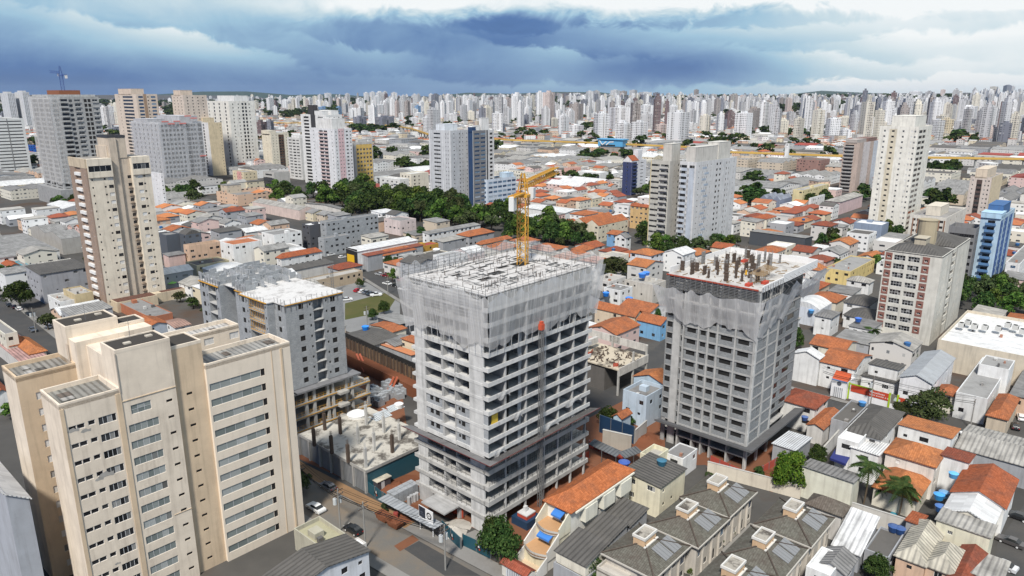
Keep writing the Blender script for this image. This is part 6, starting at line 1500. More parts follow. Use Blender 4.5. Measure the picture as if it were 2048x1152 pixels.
 H('grey brick workshop with two gables', (122, 478), 60, 166, 8.4, 'v2', 'midgrey', (.40, .385, .36), 2.4, win=None, wmat='aged', name='workshop', cat='workshop')
 H('dark slate house with curved roof', (371, 470), 357, 402, 12.5, 'by', 'dark', (.09, .105, .13), 2.0, win='d')
 H('dark slate block next to the curved roof house', (332, 472), 318, 358, 12, 'flat', 'grey', (.10, .115, .14), .4, win=None, name='building', cat='building')
 H('peach walled house with a grey roof annex', (378, 498), 367, 442, 9.5, 'flat', 'grey', 'peach', 1.4, win='n')
 H('tall white party-wall block beside the peach house', (466, 492), 440, 524, 11.5, 'flat', 'orange', 'white', .6, win='n', dens=.35, wmat='aged')
 H('pinkish garage block below the peach house', (337, 512), 326, 370, 7, 'sy', 'grey', 'pink', .4, win='d', dens=.4)
 H('yellowish low house with junk on its roof', (393, 533), 371, 458, 5.2, 'flat', 'dark', (.66, .58, .38), .5, win='d', dens=.4, wmat='aged')
 H('white sheet-roofed shed beside the junk roof', (432, 545), 405, 500, 4.5, 'gy', 'white', 'white', 1.0, win=None, name='shed', cat='shed')
 H('turquoise house by the workshop', (50, 534), 30, 62, 5, 'flat', 'grey', (.10, .38, .48), .3, win='d')
 H('orange-roofed cottage beside the turquoise house', (18, 534), -10, 42, 4.6, 'gy', 'terra', 'pale', 1.2, win='d', dens=.4)
 H('white house with a green gate below the grey apartment house', (120, 606), 95, 152, 5, 'flat', 'pale', 'white', .5, win='d')
 H('ochre walled house with grey stains in front of the tall beige tower', (150, 592), 126, 186, 7, 'flat', 'pale', (.56, .46, .28), .5, win='d', dens=.4, wmat='aged')
 H('orange-roofed house beside the tall beige tower base', (295, 655), 268, 336, 4.8, 'gy', 'orange', (.4, .45, .52), 1.2, win='d')
 H('rust-patched roof next to the grey block building', (350, 655), 325, 380, 4.6, 'gx', (.40, .25, .2), 'white', .6, win='d', dens=.4)
 H('red brick wall yard house below the tall beige tower', (300, 636), 236, 345, 3.4, 'flat', 'grey', (.42, .16, .09), .2, win='d', dens=.4)
 H('white house with yellow trim at the left edge', (10, 672), -40, 35, 9, 'flat', 'grey', 'ivory', .6, win='d', dens=.4)
 H('light blue house with an orange roof at the left edge', (20, 692), -30, 54, 5.5, 'hip', 'orange', 'lightblue', 1.6, win='d')
 H('orange hipped roof behind the cream apartment building at the left', (60, 708), 25, 92, 5, 'hip', 'bright', 'ivory', 1.6, win='d', dens=.4)
 H('shed roof striped red and white at the left edge', (60, 738), -20, 112, 4.5, 'sy', (.5, .3, .27), 'pale', .4, win=None, name='shed', cat='shed')
 H('low orange roof at the left edge below the striped shed', (-10, 790), -60, 18, 5, 'gy', 'terra', 'white', 1.2, win='n')
 # between the grey block building and the netted tower
 H('dark patched roof house with a blue tank right of the grey block building', (748, 690), 690, 800, 4.8, 'gx', 'dark', 'pale', .8, win='d')
 H('small orange roof among dark roofs right of the grey block building', (785, 664), 742, 812, 5, 'gx', 'orange', 'ivory', .7, win='d', dens=.4)
 H('grey carport roof near the lawn', (800, 650), 756, 835, 5.4, 's-x', 'midgrey', 'dark', .4, win=None, name='carport', cat='carport')
 H('worn grey roof above the excavation', (790, 692), 760, 830, 4.6, 'gx', 'grey', 'pale', .7, win='d', dens=.4)
 H('shed with a bright orange plastic roof above the excavation', (822, 712), 757, 838, 4.0, 's-x', (.72, .26, .10), 'grey', .4, win=None, name='shed', cat='shed', rmat='metalroof')
 H('concrete boundary building with long flat roof by the car park', (575, 575), 558, 725, 4.5, 'flat', 'pale', (.45, .36, .26), .4, win='d', dens=.4, wmat='aged')
# ------------------------------------------------------------------ building site pieces between the towers
def loc_of(o, rot, u, v, z):
 x, y = at(u, v, z); dx, dy = x - o[0], y - o[1]; c, s = math.cos(R(rot)), math.sin(R(rot))
 return dx * c + dy * s, -dx * s + dy * c
def bar_wall(name, label, cat, a, b, h, mat, col=None, th=.25, zb=0.0, ztop=None, posts=None, group=None):
 """straight wall or hoarding between two ground pixels"""
 (x0, y0), (x1, y1) = at(*a, zb), at(*b, zb); l = math.hypot(x1 - x0, y1 - y0); ang = math.degrees(math.atan2(y1 - y0, x1 - x0))
 t = thing(name, label, cat, (x0, y0, zb), ang, group)
 m = MB(); m.box(0, l, -th / 2, th / 2, 0, h); part('panel' if posts else 'wall', m, mat, t, col)
 m = MB()
 if posts:
  n = int(l / posts)
  for i in range(n + 1): m.box(l * i / n - .06, l * i / n + .06, -th / 2 - .08, th / 2 + .08, 0, h + .12)
  part('post', m, 'steel', t)
 else:
  m.box(-.05, l + .05, -th / 2 - .06, th / 2 + .06, h, h + .12); part('coping', m, 'aged', t, (.5, .49, .46))
 return t, l
TEALH = (.012, .075, .105)
def sites():
 # low frame with a dirty slab and bare columns, left of the central tower
 o = at(735, 985, 0); wx = abs(run(*o, 0, G, 838)); wy = abs(run(*o, 0, G + 90, 603)); h = 5.2
 wy = min(wy, 34); wx = 19.5
 t = thing('concrete_frame', 'low concrete frame with grey shuttered bays and a stained slab carrying bare columns', 'building', (*o, 0), G); claim(*o, wx, wy, G)
 m = MB(); m.box(-.3, wx, -.3, wy, h - .35, h); part('roof', m, 'dirtyslab', t, (.52, .49, .43))
 m = MB(); m.box(-.42, -.3, -.4, wy, h - .5, h + .14); m.box(-.42, wx, -.42, -.3, h - .5, h + .14); part('edge_beam', m, 'concrete', t, (.36, .35, .33))
 for k in range(7):
  m = MB(); y = wy * k / 6; m.box(-.5, 0, y - .25, y + .25, 0, h - .35); part('column', m, 'concrete', t, (.38, .37, .35))
 m = MB(); m.box(-.12, 0, 0, wy, 0, h - .35); part('shutter', m, 'metalroof', t, (.19, .20, .21))
 m = MB(); m.box(0, wx, -.2, -.05, 0, h - .35); part('hoarding', m, 'paint', t, TEALH)
 for i, (u, v, hh, mt) in enumerate([(629, 892, 4.2, 'rebar'), (664, 907, 4.2, 'rebar'), (697, 925, 4.2, 'rebar'), (732, 935, 4.5, 'concrete'), (785, 905, 4.2, 'rebar'), (717, 887, 4, 'concrete'), (749, 902, 4.4, 'concrete'), (768, 866, 4.2, 'concrete'), (799, 880, 4.0, 'concrete'), (733, 850, 5, 'concrete'), (681, 868, 4.2, 'rebar'), (650, 860, 4.2, 'rebar')]):
  x, y = loc_of(o, G, u, v, h); m = MB(); w = .3 if mt == 'rebar' else .26; m.box(x - w, x + w, y - w, y + w, h, h + hh)
  for q in range(4): m.beam((x + (q % 2 - .5) * w, y + (q // 2 - .5) * w, h + hh), (x + (q % 2 - .5) * w, y + (q // 2 - .5) * w, h + hh + 1.1), .05)
  part('column', m, mt, t, (.58, .57, .54))
 o2 = o
 # rear slab with block pallets, metal sheets, tanks
 rnd = random.Random(11)
 for i, (u, v) in enumerate([(738, 800), (752, 795), (764, 806), (770, 785), (779, 779), (786, 792), (745, 812), (757, 815), (800, 784), (812, 790), (795, 800), (772, 800), (790, 776), (742, 790)]):
  x, y = at(u, v, .1); s = rnd.uniform(2.0, 2.8)
  m = MB()
  for a in range(3):
   for b in range(3): m.box(a * s / 3 + .02, (a + 1) * s / 3, b * s / 3 + .02, (b + 1) * s / 3, 0, 1.4 + rnd.random() * 1.2)
  b = part('blocks', m, 'block'); t = thing('block_pallet', 'pallet of grey concrete blocks in the heap left of the central tower', 'pallet', (x, y, 0), G + rnd.uniform(-15, 15), 'pallets of concrete blocks on the site'); b.parent = t
 for i, (u, v, n, lab) in enumerate(((760, 832, 5, 'pile of pale metal sheets on the stained slab'), (786, 815, 4, 'second stack of pale metal sheets beside the white tank'))):
  x, y = at(u, v, h); t = thing('metal_sheets', lab, 'sheet pile', (x, y, h), G); m = MB()
  for k in range(n): m.box(-2.6 + k * .3, 2.2, -2 + k * .55, -1.2 + k * .6, .1 + .1 * k, .16 + .1 * k)
  m.box(-2.4, -2, -2, 1.5, 0, .1); m.box(1.6, 2, -2, 1.5, 0, .1); part('sheet', m, 'metalroof', t, (.62, .66, .68))
 for (u, v, r, lab) in ((714, 832, 2.3, 'large white round water tank between the concrete frame and the stained slab'), (798, 815, 1.1, 'small white water tank near the metal sheets')):
  x, y = at(u, v, h); t = thing('water_tank', lab, 'water tank', (x, y, h - (1.5 if r > 2 else 0)))
  m = MB(); m.cyl(0, 0, 0, r * .95, r * .9, 20, r); part('tank', m, 'plastic', t, (.75, .75, .73)); m = MB(); m.cyl(0, 0, r * .95, r * 1.12, r * 1.04, 20, r * .7); part('lid', m, 'plastic', t, (.78, .78, .77))
 # sheet-piled side of the excavation with red steel struts
 a, b = at(705, 720, 0), at(850, 790, 0); l = math.hypot(b[0] - a[0], b[1] - a[1]); ang = math.degrees(math.atan2(b[1] - a[1], b[0] - a[0]))
 t = thing('retaining_wall', 'dark timbered retaining wall with steel posts over a band of red earth', 'retaining wall', (*a, 0), ang)
 m = MB(); m.box(-6, l + 8, 0, .4, 0, 6.4); part('timber_panel', m, 'woodwall', t)
 m = MB()
 for k in range(int(l / 1.7) + 7): m.box(-6 + k * 1.7, -5.7 + k * 1.7, -.25, 0, 0, 6.8)
 part('post', m, 'rebar', t)
 m = MB(); m.box(-6, l + 8, -3.6, -3.2, 0, 3.4); m.box(-6, l + 8, -3.2, 0, 3.0, 3.1); part('earth_bank', m, 'soil', t)
 m = MB(); m.box(-6, l + 8, .05, .3, 6.4, 8.0); part('hoarding', m, 'void', t)
 for (u0, v0, u1, v1) in ((716, 712, 732, 738), (791, 758, 779, 775)):
  p, q = at(u0, v0, 4), at(u1, v1, 1.5); t = thing('steel_strut', 'red steel strut leaning on the earth bank ' + ('near the grey block building' if u0 < 750 else 'near the central tower'), 'strut', (0, 0, 0)); m = MB()
  for d in (-.5, .5): m.beam((p[0] + d, p[1], 4.6), (q[0] + d, q[1], .6), .5)
  part('beam', m, 'paint', t, (.48, .12, .06))
 # unfinished frame with a rubble-strewn deck, behind the central tower
 o = at(1236, 792, 0); h = 7.6
 t = thing('concrete_frame', 'half-demolished concrete frame with pale walls and rubble on its deck, behind the central tower', 'building', (*o, 0), G); claim(*o, 19, 27, G)
 wx, wy = abs(run(*o, h, G, 1296)), 24
 m = MB(); m.box(0, wx, 0, wy, h - .35, h); part('deck', m, 'dirtyslab', t, (.56, .49, .38))
 m = MB(); m.box(0, wx, -.15, .1, h - 1.9, h + .5); m.box(wx - .2, wx, .1, wy * .55, h + 1.2, h + 3.4); m.box(wx - .2, wx, wy * .4, wy, h + 1.4, h + 3.6); m.box(2, wx - .2, wy - .2, wy, h + 1.0, h + 3.2); m.box(wx * .2, wx * .75, wy * .62, wy * .66, h + 1.6, h + 3.4); m.box(wx * .2, wx * .24, wy * .62, wy, h + 1.6, h + 3.4); part('wall', m, 'concrete', t, (.60, .58, .54))
 for x, y in ((0.2, .2), (wx * .5, .2), (wx - .4, .2), (wx - .3, wy * .5), (wx - .3, wy - .3), (.3, wy - .3), (wx * .3, wy * .63), (.2, wy * .5)):
  m = MB(); m.box(x - .25, x + .25, y - .2, y + .3, 0, h + (3.2 if x > 3 else -.3)); part('column', m, 'concrete', t, (.46, .45, .42))
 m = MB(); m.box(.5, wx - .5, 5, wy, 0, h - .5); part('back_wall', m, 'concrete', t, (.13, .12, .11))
 m = MB()
 for _ in range(70):
  x, y = rnd.uniform(.5, wx - 1), rnd.uniform(.5, wy * .6); m.beam((x, y, h + .1), (x + rnd.uniform(-1.6, 1.6), y + rnd.uniform(-1.2, 1.2), h + rnd.uniform(.1, .7)), .22)
 part('rubble', m, 'rebar', t)
 m = MB(); m.grid(lambda a, b: (wx * .05 + 6 * a, wy * .55 + .4 * math.sin(a * 8), h + 1.1 * b), 8, 2); m.grid(lambda a, b: (.4 + 3.2 * a, 2.2 + .4 * math.sin(a * 8), h + 1.1 * b), 8, 2); part('safety_fence', m, 'netred', t)
 # blue hoarding and timber shoring below the pale blue house, red fence
 bar_wall('hoarding', 'dark blue sheet hoarding below the pale blue house', 'hoarding', (1199, 864), (1268, 889), 4.6, 'paint', (.008, .035, .085), posts=3)
 bar_wall('concrete_wall', 'rough concrete wall panels under the dark blue hoarding', 'wall', (1205, 892), (1262, 905), 4.2, 'aged', (.40, .37, .32), .4)
 bar_wall('garden_wall', 'grey rendered wall right of the dark blue hoarding', 'wall', (1268, 889), (1292, 868), 3.6, 'aged', (.5, .49, .46))
 for i, ((a, b), lab) in enumerate((((( 1106, 962), (1178, 915)), 'red mesh fence beside the foot of the central tower'), (((1178, 895), (1248, 922)), 'dark red fence with a grey awning behind the terracotta house'), (((1420, 925), (1500, 962)), 'red mesh fence in front of the netted grey tower'), (((1500, 962), (1560, 925)), 'red mesh fence at the corner of the netted grey tower'))):
  bar_wall('safety_fence', lab, 'fence', a, b, 1.8, 'paint', (.42, .075, .05), .12, posts=2.4)
 p, q = at(1178, 893, 3), at(1285, 900, 3)
 t = thing('awning', 'long dark grey sheet awning over the red fence behind the terracotta house', 'awning', (0, 0, 0)); m = MB()
 for (u0, v0, u1, v1) in ((1176, 886, 1232, 912), (1250, 915, 1285, 902)):
  p, q = at(u0, v0, 3.4), at(u1, v1, 3.4); dx, dy = q[0] - p[0], q[1] - p[1]; l = math.hypot(dx, dy); nx, ny = -dy / l * 2.2, dx / l * 2.2
  m.quad((*p, 3.2), (*q, 3.2), (q[0] + nx, q[1] + ny, 3.7), (p[0] + nx, p[1] + ny, 3.7)); m.quad((p[0] + nx, p[1] + ny, 3.6), (q[0] + nx, q[1] + ny, 3.6), (*q, 3.1), (*p, 3.1))
  for k in (0, .5, 1): m.beam((p[0] + dx * k, p[1] + dy * k, 0), (p[0] + dx * k, p[1] + dy * k, 3.2), .12)
 part('sheet', m, 'corr', t, (.14, .15, .16))
 # teal street hoarding with its canopy, site board
 for i, (a, b, lab) in enumerate(((( 735, 983), (768, 1008), 'teal hoarding panel with a small dark emblem, beside the shuttered frame'), ((766, 1006), (848, 1053), 'long teal hoarding under a grey canopy along the pavement'), ((850, 1055), (882, 1078), 'black sheeting gate between the teal hoardings'), ((884, 1064), (922, 1100), 'teal hoarding panel with an emblem nearest the tree'), ((926, 1092), (982, 1118), 'teal hoarding corner at the foot of the tree'))):
  t, l = bar_wall('hoarding', lab, 'hoarding', a, b, 2.5, 'paint', TEALH if i != 2 else (.02, .02, .025), .12, posts=2.5)
  if i in (0, 3, 4):
   m = MB(); c = l * .55
   m.quad((c - .6, -.16, 1.0), (c + .1, -.16, .9), (c + .3, -.16, 1.9), (c - .2, -.16, 1.7)); m.quad((c + .1, -.17, .7), (c + .8, -.17, .9), (c + .6, -.17, 1.5), (c + .25, -.17, 1.3)); part('emblem', m, 'paint', t, (.01, .01, .012))
   m = MB(); m.quad((c + .1, -.18, 1.35), (c + .5, -.18, 1.3), (c + .35, -.18, 1.95), (c + .12, -.18, 1.8)); part('emblem', m, 'paint', t, (.75, .75, .75))
   m = MB(); m.quad((c + .3, -.18, .75), (c + .65, -.18, .8), (c + .55, -.18, 1.15), (c + .3, -.18, 1.1)); part('emblem', m, 'paint', t, (.55, .08, .04))
 a, b = at(757, 999, 2.6), at(869, 1060, 2.6); l = math.hypot(b[0] - a[0], b[1] - a[1]); ang = math.degrees(math.atan2(b[1] - a[1], b[0] - a[0]))
 t = thing('canopy', 'long grey corrugated canopy along the pavement hoarding', 'canopy', (*a, 0), ang); m = MB(); m.box(0, l, -.2, 2.3, 2.75, 2.83); part('roof', m, 'corr', t, (.40, .42, .44))
 m = MB()
 for k in range(7): m.box(l * k / 6 - .05, l * k / 6 + .05, 2.1, 2.2, 0, 2.75)
 part('post', m, 'steel', t)
 # site board with two poster panels
 a, b = at(838, 1035, 2.6), at(866, 1052, 2.6); l = math.hypot(b[0] - a[0], b[1] - a[1]); ang = math.degrees(math.atan2(b[1] - a[1], b[0] - a[0]))
 t = thing('site_board', 'site board with a dark panel and a white panel bearing a black round emblem', 'sign', (*a, 2.2), ang)
 m = MB(); m.box(0, l, 0, .12, 0, 3.2); m.box(.1, .25, .05, .2, -2.2, 0); m.box(l - .25, l - .1, .05, .2, -2.2, 0); part('board', m, 'clean', t, (.75, .75, .75))
 m = MB(); m.box(.1, l * .47, -.02, 0, .9, 3.1); part('dark_panel', m, 'paint', t, (.012, .016, .03))
 m = MB(); m.box(.5, l * .3, -.03, -.02, 1.9, 2.1); m.box(.5, l * .38, -.03, -.02, 1.55, 1.65); part('lettering', m, 'paint', t, (.08, .09, .12))
 m = MB()
 for k in range(16):
  a0, a1 = 2 * math.pi * k / 16, 2 * math.pi * (k + 1) / 16; cx, cz = l * .74, 2.0
  m.quad(*[(cx + r * math.cos(q), -.03, cz + r * math.sin(q)) for q, r in ((a0, .45), (a0, .72), (a1, .72), (a1, .45))])
 m.quad((l * .74 - .15, -.03, 1.85), (l * .74 + .15, -.03, 1.85), (l * .74 + .15, -.03, 2.15), (l * .74 - .15, -.03, 2.15)); part('emblem', m, 'paint', t, (.02, .02, .02))
 # stock on the site: blocks under grey wrap, drums, hut, skips
 x, y = at(806, 996, 0); t = thing('block_stack', 'large grey stack of wrapped blocks behind the pavement hoarding', 'block stack', (x, y, 0), G); m = MB()
 for i in range(5):
  for j in range(2): m.box(-3.2 + i * 1.3, -2 + i * 1.3, -1.2 + j * 1.2, -.1 + j * 1.2, 0, 1.2); m.box(-3.2 + i * 1.3, -2 + i * 1.3, -1.2 + j * 1.2, -.1 + j * 1.2, 1.25, 2.5)
 part('blocks', m, 'block', t)
 for i, (u, v) in enumerate(((818, 1009), (823, 1005), (829, 1003), (834, 1000))):
  x, y = at(u, v, 0); t = thing('cement_pipe', ['first', 'second', 'third', 'last'][i] + ' upright grey concrete pipe counted from the street, beside the central tower', 'pipe', (x, y, 0), 0, 'upright concrete pipes'); m = MB(); m.cyl(0, 0, 0, 1.7, .38, 12); part('pipe', m, 'concrete', t, (.45, .45, .45))
 x, y = at(761, 975, 0); t = thing('site_hut', 'small dark site hut with a pale flat roof behind the teal hoarding', 'hut', (x, y, 0), G); m = MB(); m.box(-1.6, 1.8, -1.2, 1.2, 0, 2.3); part('wall', m, 'paint', t, (.06, .06, .07)); m = MB(); m.box(-1.8, 2, -1.4, 1.4, 2.3, 2.45); part('roof', m, 'slab', t, (.62, .56, .45)); m = MB(); m.box(-.6, .2, -1.25, -1.2, .1, 2.0); part('door', m, 'paint', t, (.55, .55, .55))
 for i, (u, v) in enumerate(((769, 1040), (791, 1053))):
  x, y = at(u, v, 0); t = thing('skip', ['rusty grey rubble skip at the kerb, farther from the camera', 'rusty skip filled with red rubble at the kerb, nearer the camera'][i], 'skip', (x, y, .02), -40, 'rubble skips at the kerb'); m = MB()
  a = [(-1.1, -.8), (1.1, -.8), (1.1, .8), (-1.1, .8)]; b = [(-1.8, -.95), (1.8, -.95), (1.8, .95), (-1.8, .95)]
  for k in range(4): m.quad((*a[k], .1), (*a[(k + 1) % 4], .1), (*b[(k + 1) % 4], 1.35), (*b[k], 1.35)); m.quad((*b[k], 1.35), (*b[(k + 1) % 4], 1.35), (b[(k + 1) % 4][0] * .93, b[(k + 1) % 4][1] * .9, 1.3), (b[k][0] * .93, b[k][1] * .9, 1.3))
  for k in (-1.2, 1.2): m.box(k - .06, k + .06, -1.02, 1.02, .5, 1.4)
  part('tub', m, 'rust', t); m = MB(); m.grid(lambda p, q: (-1.6 + 3.2 * p, -.85 + 1.7 * q, 1.0 + .28 * math.sin(p * 9) * math.cos(q * 7)), 8, 6); part('rubble', m, 'soil', t)
 x, y = at(792, 1040, 0); t = thing('drum', 'red upright drum on the pavement behind the skips', 'drum', (x, y, .15)); m = MB(); m.cyl(0, 0, 0, 1.5, .5, 12); part('barrel', m, 'paint', t, (.40, .07, .05)); m = MB(); m.cyl(0, 0, 1.5, 1.55, .46, 12); part('lid', m, 'paint', t, (.3, .06, .05))
 x, y = at(1052, 1045, 0); t = thing('site_machine', 'red and white hoist cage in a dark blue enclosure beside the central tower', 'machine', (x, y, 0), G); m = MB(); m.box(-2, 2, -2, 2, 0, 1.6); part('enclosure', m, 'paint', t, (.01, .04, .09)); m = MB(); m.box(-1.3, 1.3, -1.3, 1.1, 1.5, 2.3); part('cage', m, 'paint', t, (.45, .07, .04)); m = MB(); m.box(-1.3, 1.3, -1.3, 1.1, 2.3, 2.5); m.box(-.4, .3, -.2, .4, 2.5, 3.6); part('roof', m, 'plastic', t, (.6, .6, .6))
 for i, (u, v, r, hh, mt) in enumerate(((1100, 985, 5, 1.6, 'soil'), (1085, 1020, 3.5, 1.2, 'soil'), (1155, 935, 4, 1.2, 'soil'), (815, 1030, 3.5, .9, 'soil'), (905, 1060, 3.5, .8, 'aged'), (1330, 925, 5, 1.2, 'soil'), (800, 975, 5, 1.2, 'soil'), (1290, 880, 4, 1.0, 'soil'), (1530, 955, 4, .9, 'soil'))):
  x, y = at(u, v, 0); m = MB(); ph = rnd.uniform(0, 6)
  m.grid(lambda a, b: (r * b * math.cos(a * 6.2832) * (1 + .2 * math.sin(a * 18 + ph)), r * b * math.sin(a * 6.2832) * (1 + .2 * math.sin(a * 12)), hh * (1 - b) ** 1.1 * (1 + .25 * math.sin(a * 31 + b * 9)) + .02), 18, 7)
  o = part('earth_heap', m, mt, None, (.5, .47, .42), smooth=True, loc=(x, y, 0)); tag(o, ['heap of red earth at the foot of the central tower right side', 'lower heap of red earth by the terracotta house', 'heap of red earth behind the terracotta house', 'heap of red rubble behind the street canopy', 'pale sand heap beside the teal hoarding', 'heap of brown earth left of the netted grey tower', 'heap of earth by the dark site hut', 'heap of earth under the dark blue hoarding', 'heap of earth right of the netted grey tower'][i], 'heap')
def woodwall():
 t = NT('woodwall'); t.uv(); c = t.cell(t.m_('DIVIDE', t.u, .85), t.m_('DIVIDE', t.v, 3.4))
 a = t.noise(t.pos(), .8, 5, .7)
 MAT['woodwall'] = t.done(t.mix(a, t.mix(c, (.30, .21, .13), (.07, .04, .03)), (.03, .02, .016)), .9)
woodwall()
# ------------------------------------------------------------------ terracotta house with stepped balconies
def terrace_house():
 h = 9.2; x, y, wx, wy = foot((1141, 1021), 1110, 1261, h); wy = max(wy, 5.2)
 t = thing('terrace_house', 'long terracotta-roofed house with stepped curved balconies and blue awnings facing the street', 'house', (x, y, 0), G); claim(x, y, wx, wy, G)
 m = MB(); wins = [(FR(), 8.5, 5.2, 1.0, 1.1, 'd'), (FR(), 5.5, 2.4, 1.2, 1.2, 'n'), (FR(), 13.5, 5.6, .8, 1.0, 'd'), (FL(), 1.2, 6.3, 1.3, 2.0, 'door'), (FL(-3.0, 0), 1.4, 3.3, 1.6, 2.0, 'door')]
 wins = [w for w in wins if w[0].n[1] or w[0].o[0] == 0]
 shell(m, wx, wy, 0, h, wins); part('wall', m, 'plaster', t, (.74, .72, .66)); windows(t, wins)
 m = MB(); roof_hip(m, wx, wy, h, 1.9, .7); part('roof', m, 'tile', t, (.50, .165, .065))
 m = MB(); m.box(.5, wx, -1.0, -.7, h - .5, h - .2)
 for k in range(3): m.box(3 + k * wx / 3.4, 6.6 + k * wx / 3.4, -1.2, 0, h - 3.4 - .0, h - .6)
 part('bay', m, 'plaster', t, (.74, .72, .62))
 for i, (d0, z, hh) in enumerate(((3.2, 6.0, 3.3), (6.4, 3.1, 3.0), (9.8, .4, 2.7))):   # terraces stepping down to the street
  b0 = (0, 3.2, 6.4)[i]
  m = MB(); n = 8; pts = [(-b0, wy)] + [(-d0 - .9 * math.sin(math.pi * k / n), wy * (1 - k / n)) for k in range(n + 1)] + [(-b0, 0)]
  m.prism(pts[::-1] if False else pts, 0 if i == 2 else z - .3, z); part('balcony', m, 'paint', t, (.52, .30, .15) if i < 2 else (.60, .47, .33))
  m = MB(); pts = [(-d0 - .9 * math.sin(math.pi * k / n), wy * (1 - k / n), z) for k in range(n + 1)]
  for p, q in zip(pts, pts[1:]):
   if i < 2: m.quad((p[0], p[1], z - .5), (q[0], q[1], z - .5), (q[0], q[1], z + .35), (p[0], p[1], z + .35)); m.quad((p[0] + .1, p[1], z + .35), (q[0] + .1, q[1], z + .35), (q[0] + .1, q[1], z - .5), (p[0] + .1, p[1], z - .5))
  if i < 2: part('parapet', m, 'aged', t, (.55, .53, .48))
  m = MB(); ztop = z + hh
  for yy in (0, wy):
   m.quad((-b0, yy - .1, z - 1 if i < 2 else 0), (-d0 - .1, yy - .1, z - 1 if i < 2 else 0), (-d0 - .1, yy - .1, z + .9), (-b0, yy - .1, ztop)); m.quad((-b0, yy + .1, ztop), (-d0 - .1, yy + .1, z + .9), (-d0 - .1, yy + .1, 0), (-b0, yy + .1, 0))
   m.quad((-b0, yy - .1, ztop), (-d0 - .1, yy - .1, z + .9), (-d0 - .1, yy + .1, z + .9), (-b0, yy + .1, ztop))
  part('side_wall', m, 'plaster', t, (.72, .69, .56) if i == 0 else (.73, .71, .66))
  if i: m = MB(); m.box(-b0 - .05, -b0 + .2, 0, wy, 0, z + hh - .3); part('wall', m, 'plaster', t, (.66, .60, .44))
 for i, (xx, z) in enumerate(((-.05, 8.6), (-3.25, 5.6))):
  m = MB(); m.quad((xx, 1.0, z), (xx, 3.2 + i * .6, z), (xx - 1.5, 3.2 + i * .6, z - .6), (xx - 1.5, 1.0, z - .6)); m.quad((xx - 1.5, 1.0, z - .7), (xx - 1.5, 3.2 + i * .6, z - .7), (xx, 3.2 + i * .6, z - .1), (xx, 1.0, z - .1)); m.box(xx - 1.52, xx - 1.48, 1, 3.2 + i * .6, z - .95, z - .6); part('awning', m, 'paint', t, (.05, .21, .60))
 m = MB(); roof_gable(m, 2.2, wy + .4, 2.6, .7, 'y', .2, -12.2, -.2); part('gate_roof', m, 'tile', t, (.36, .10, .06))
 m = MB(); m.box(-12, -11.8, -.2, wy, 0, 2.6); m.box(-12, -9.8, -.2, 0, 0, 2.4); m.box(-12, -9.8, wy, wy + .2, 0, 2.4); part('gate_wall', m, 'plaster', t, (.70, .68, .62))
 m = MB(); m.box(-12.06, -12, .6, wy - .8, .1, 2.3); part('gate', m, 'metalroof', t, (.55, .57, .6))
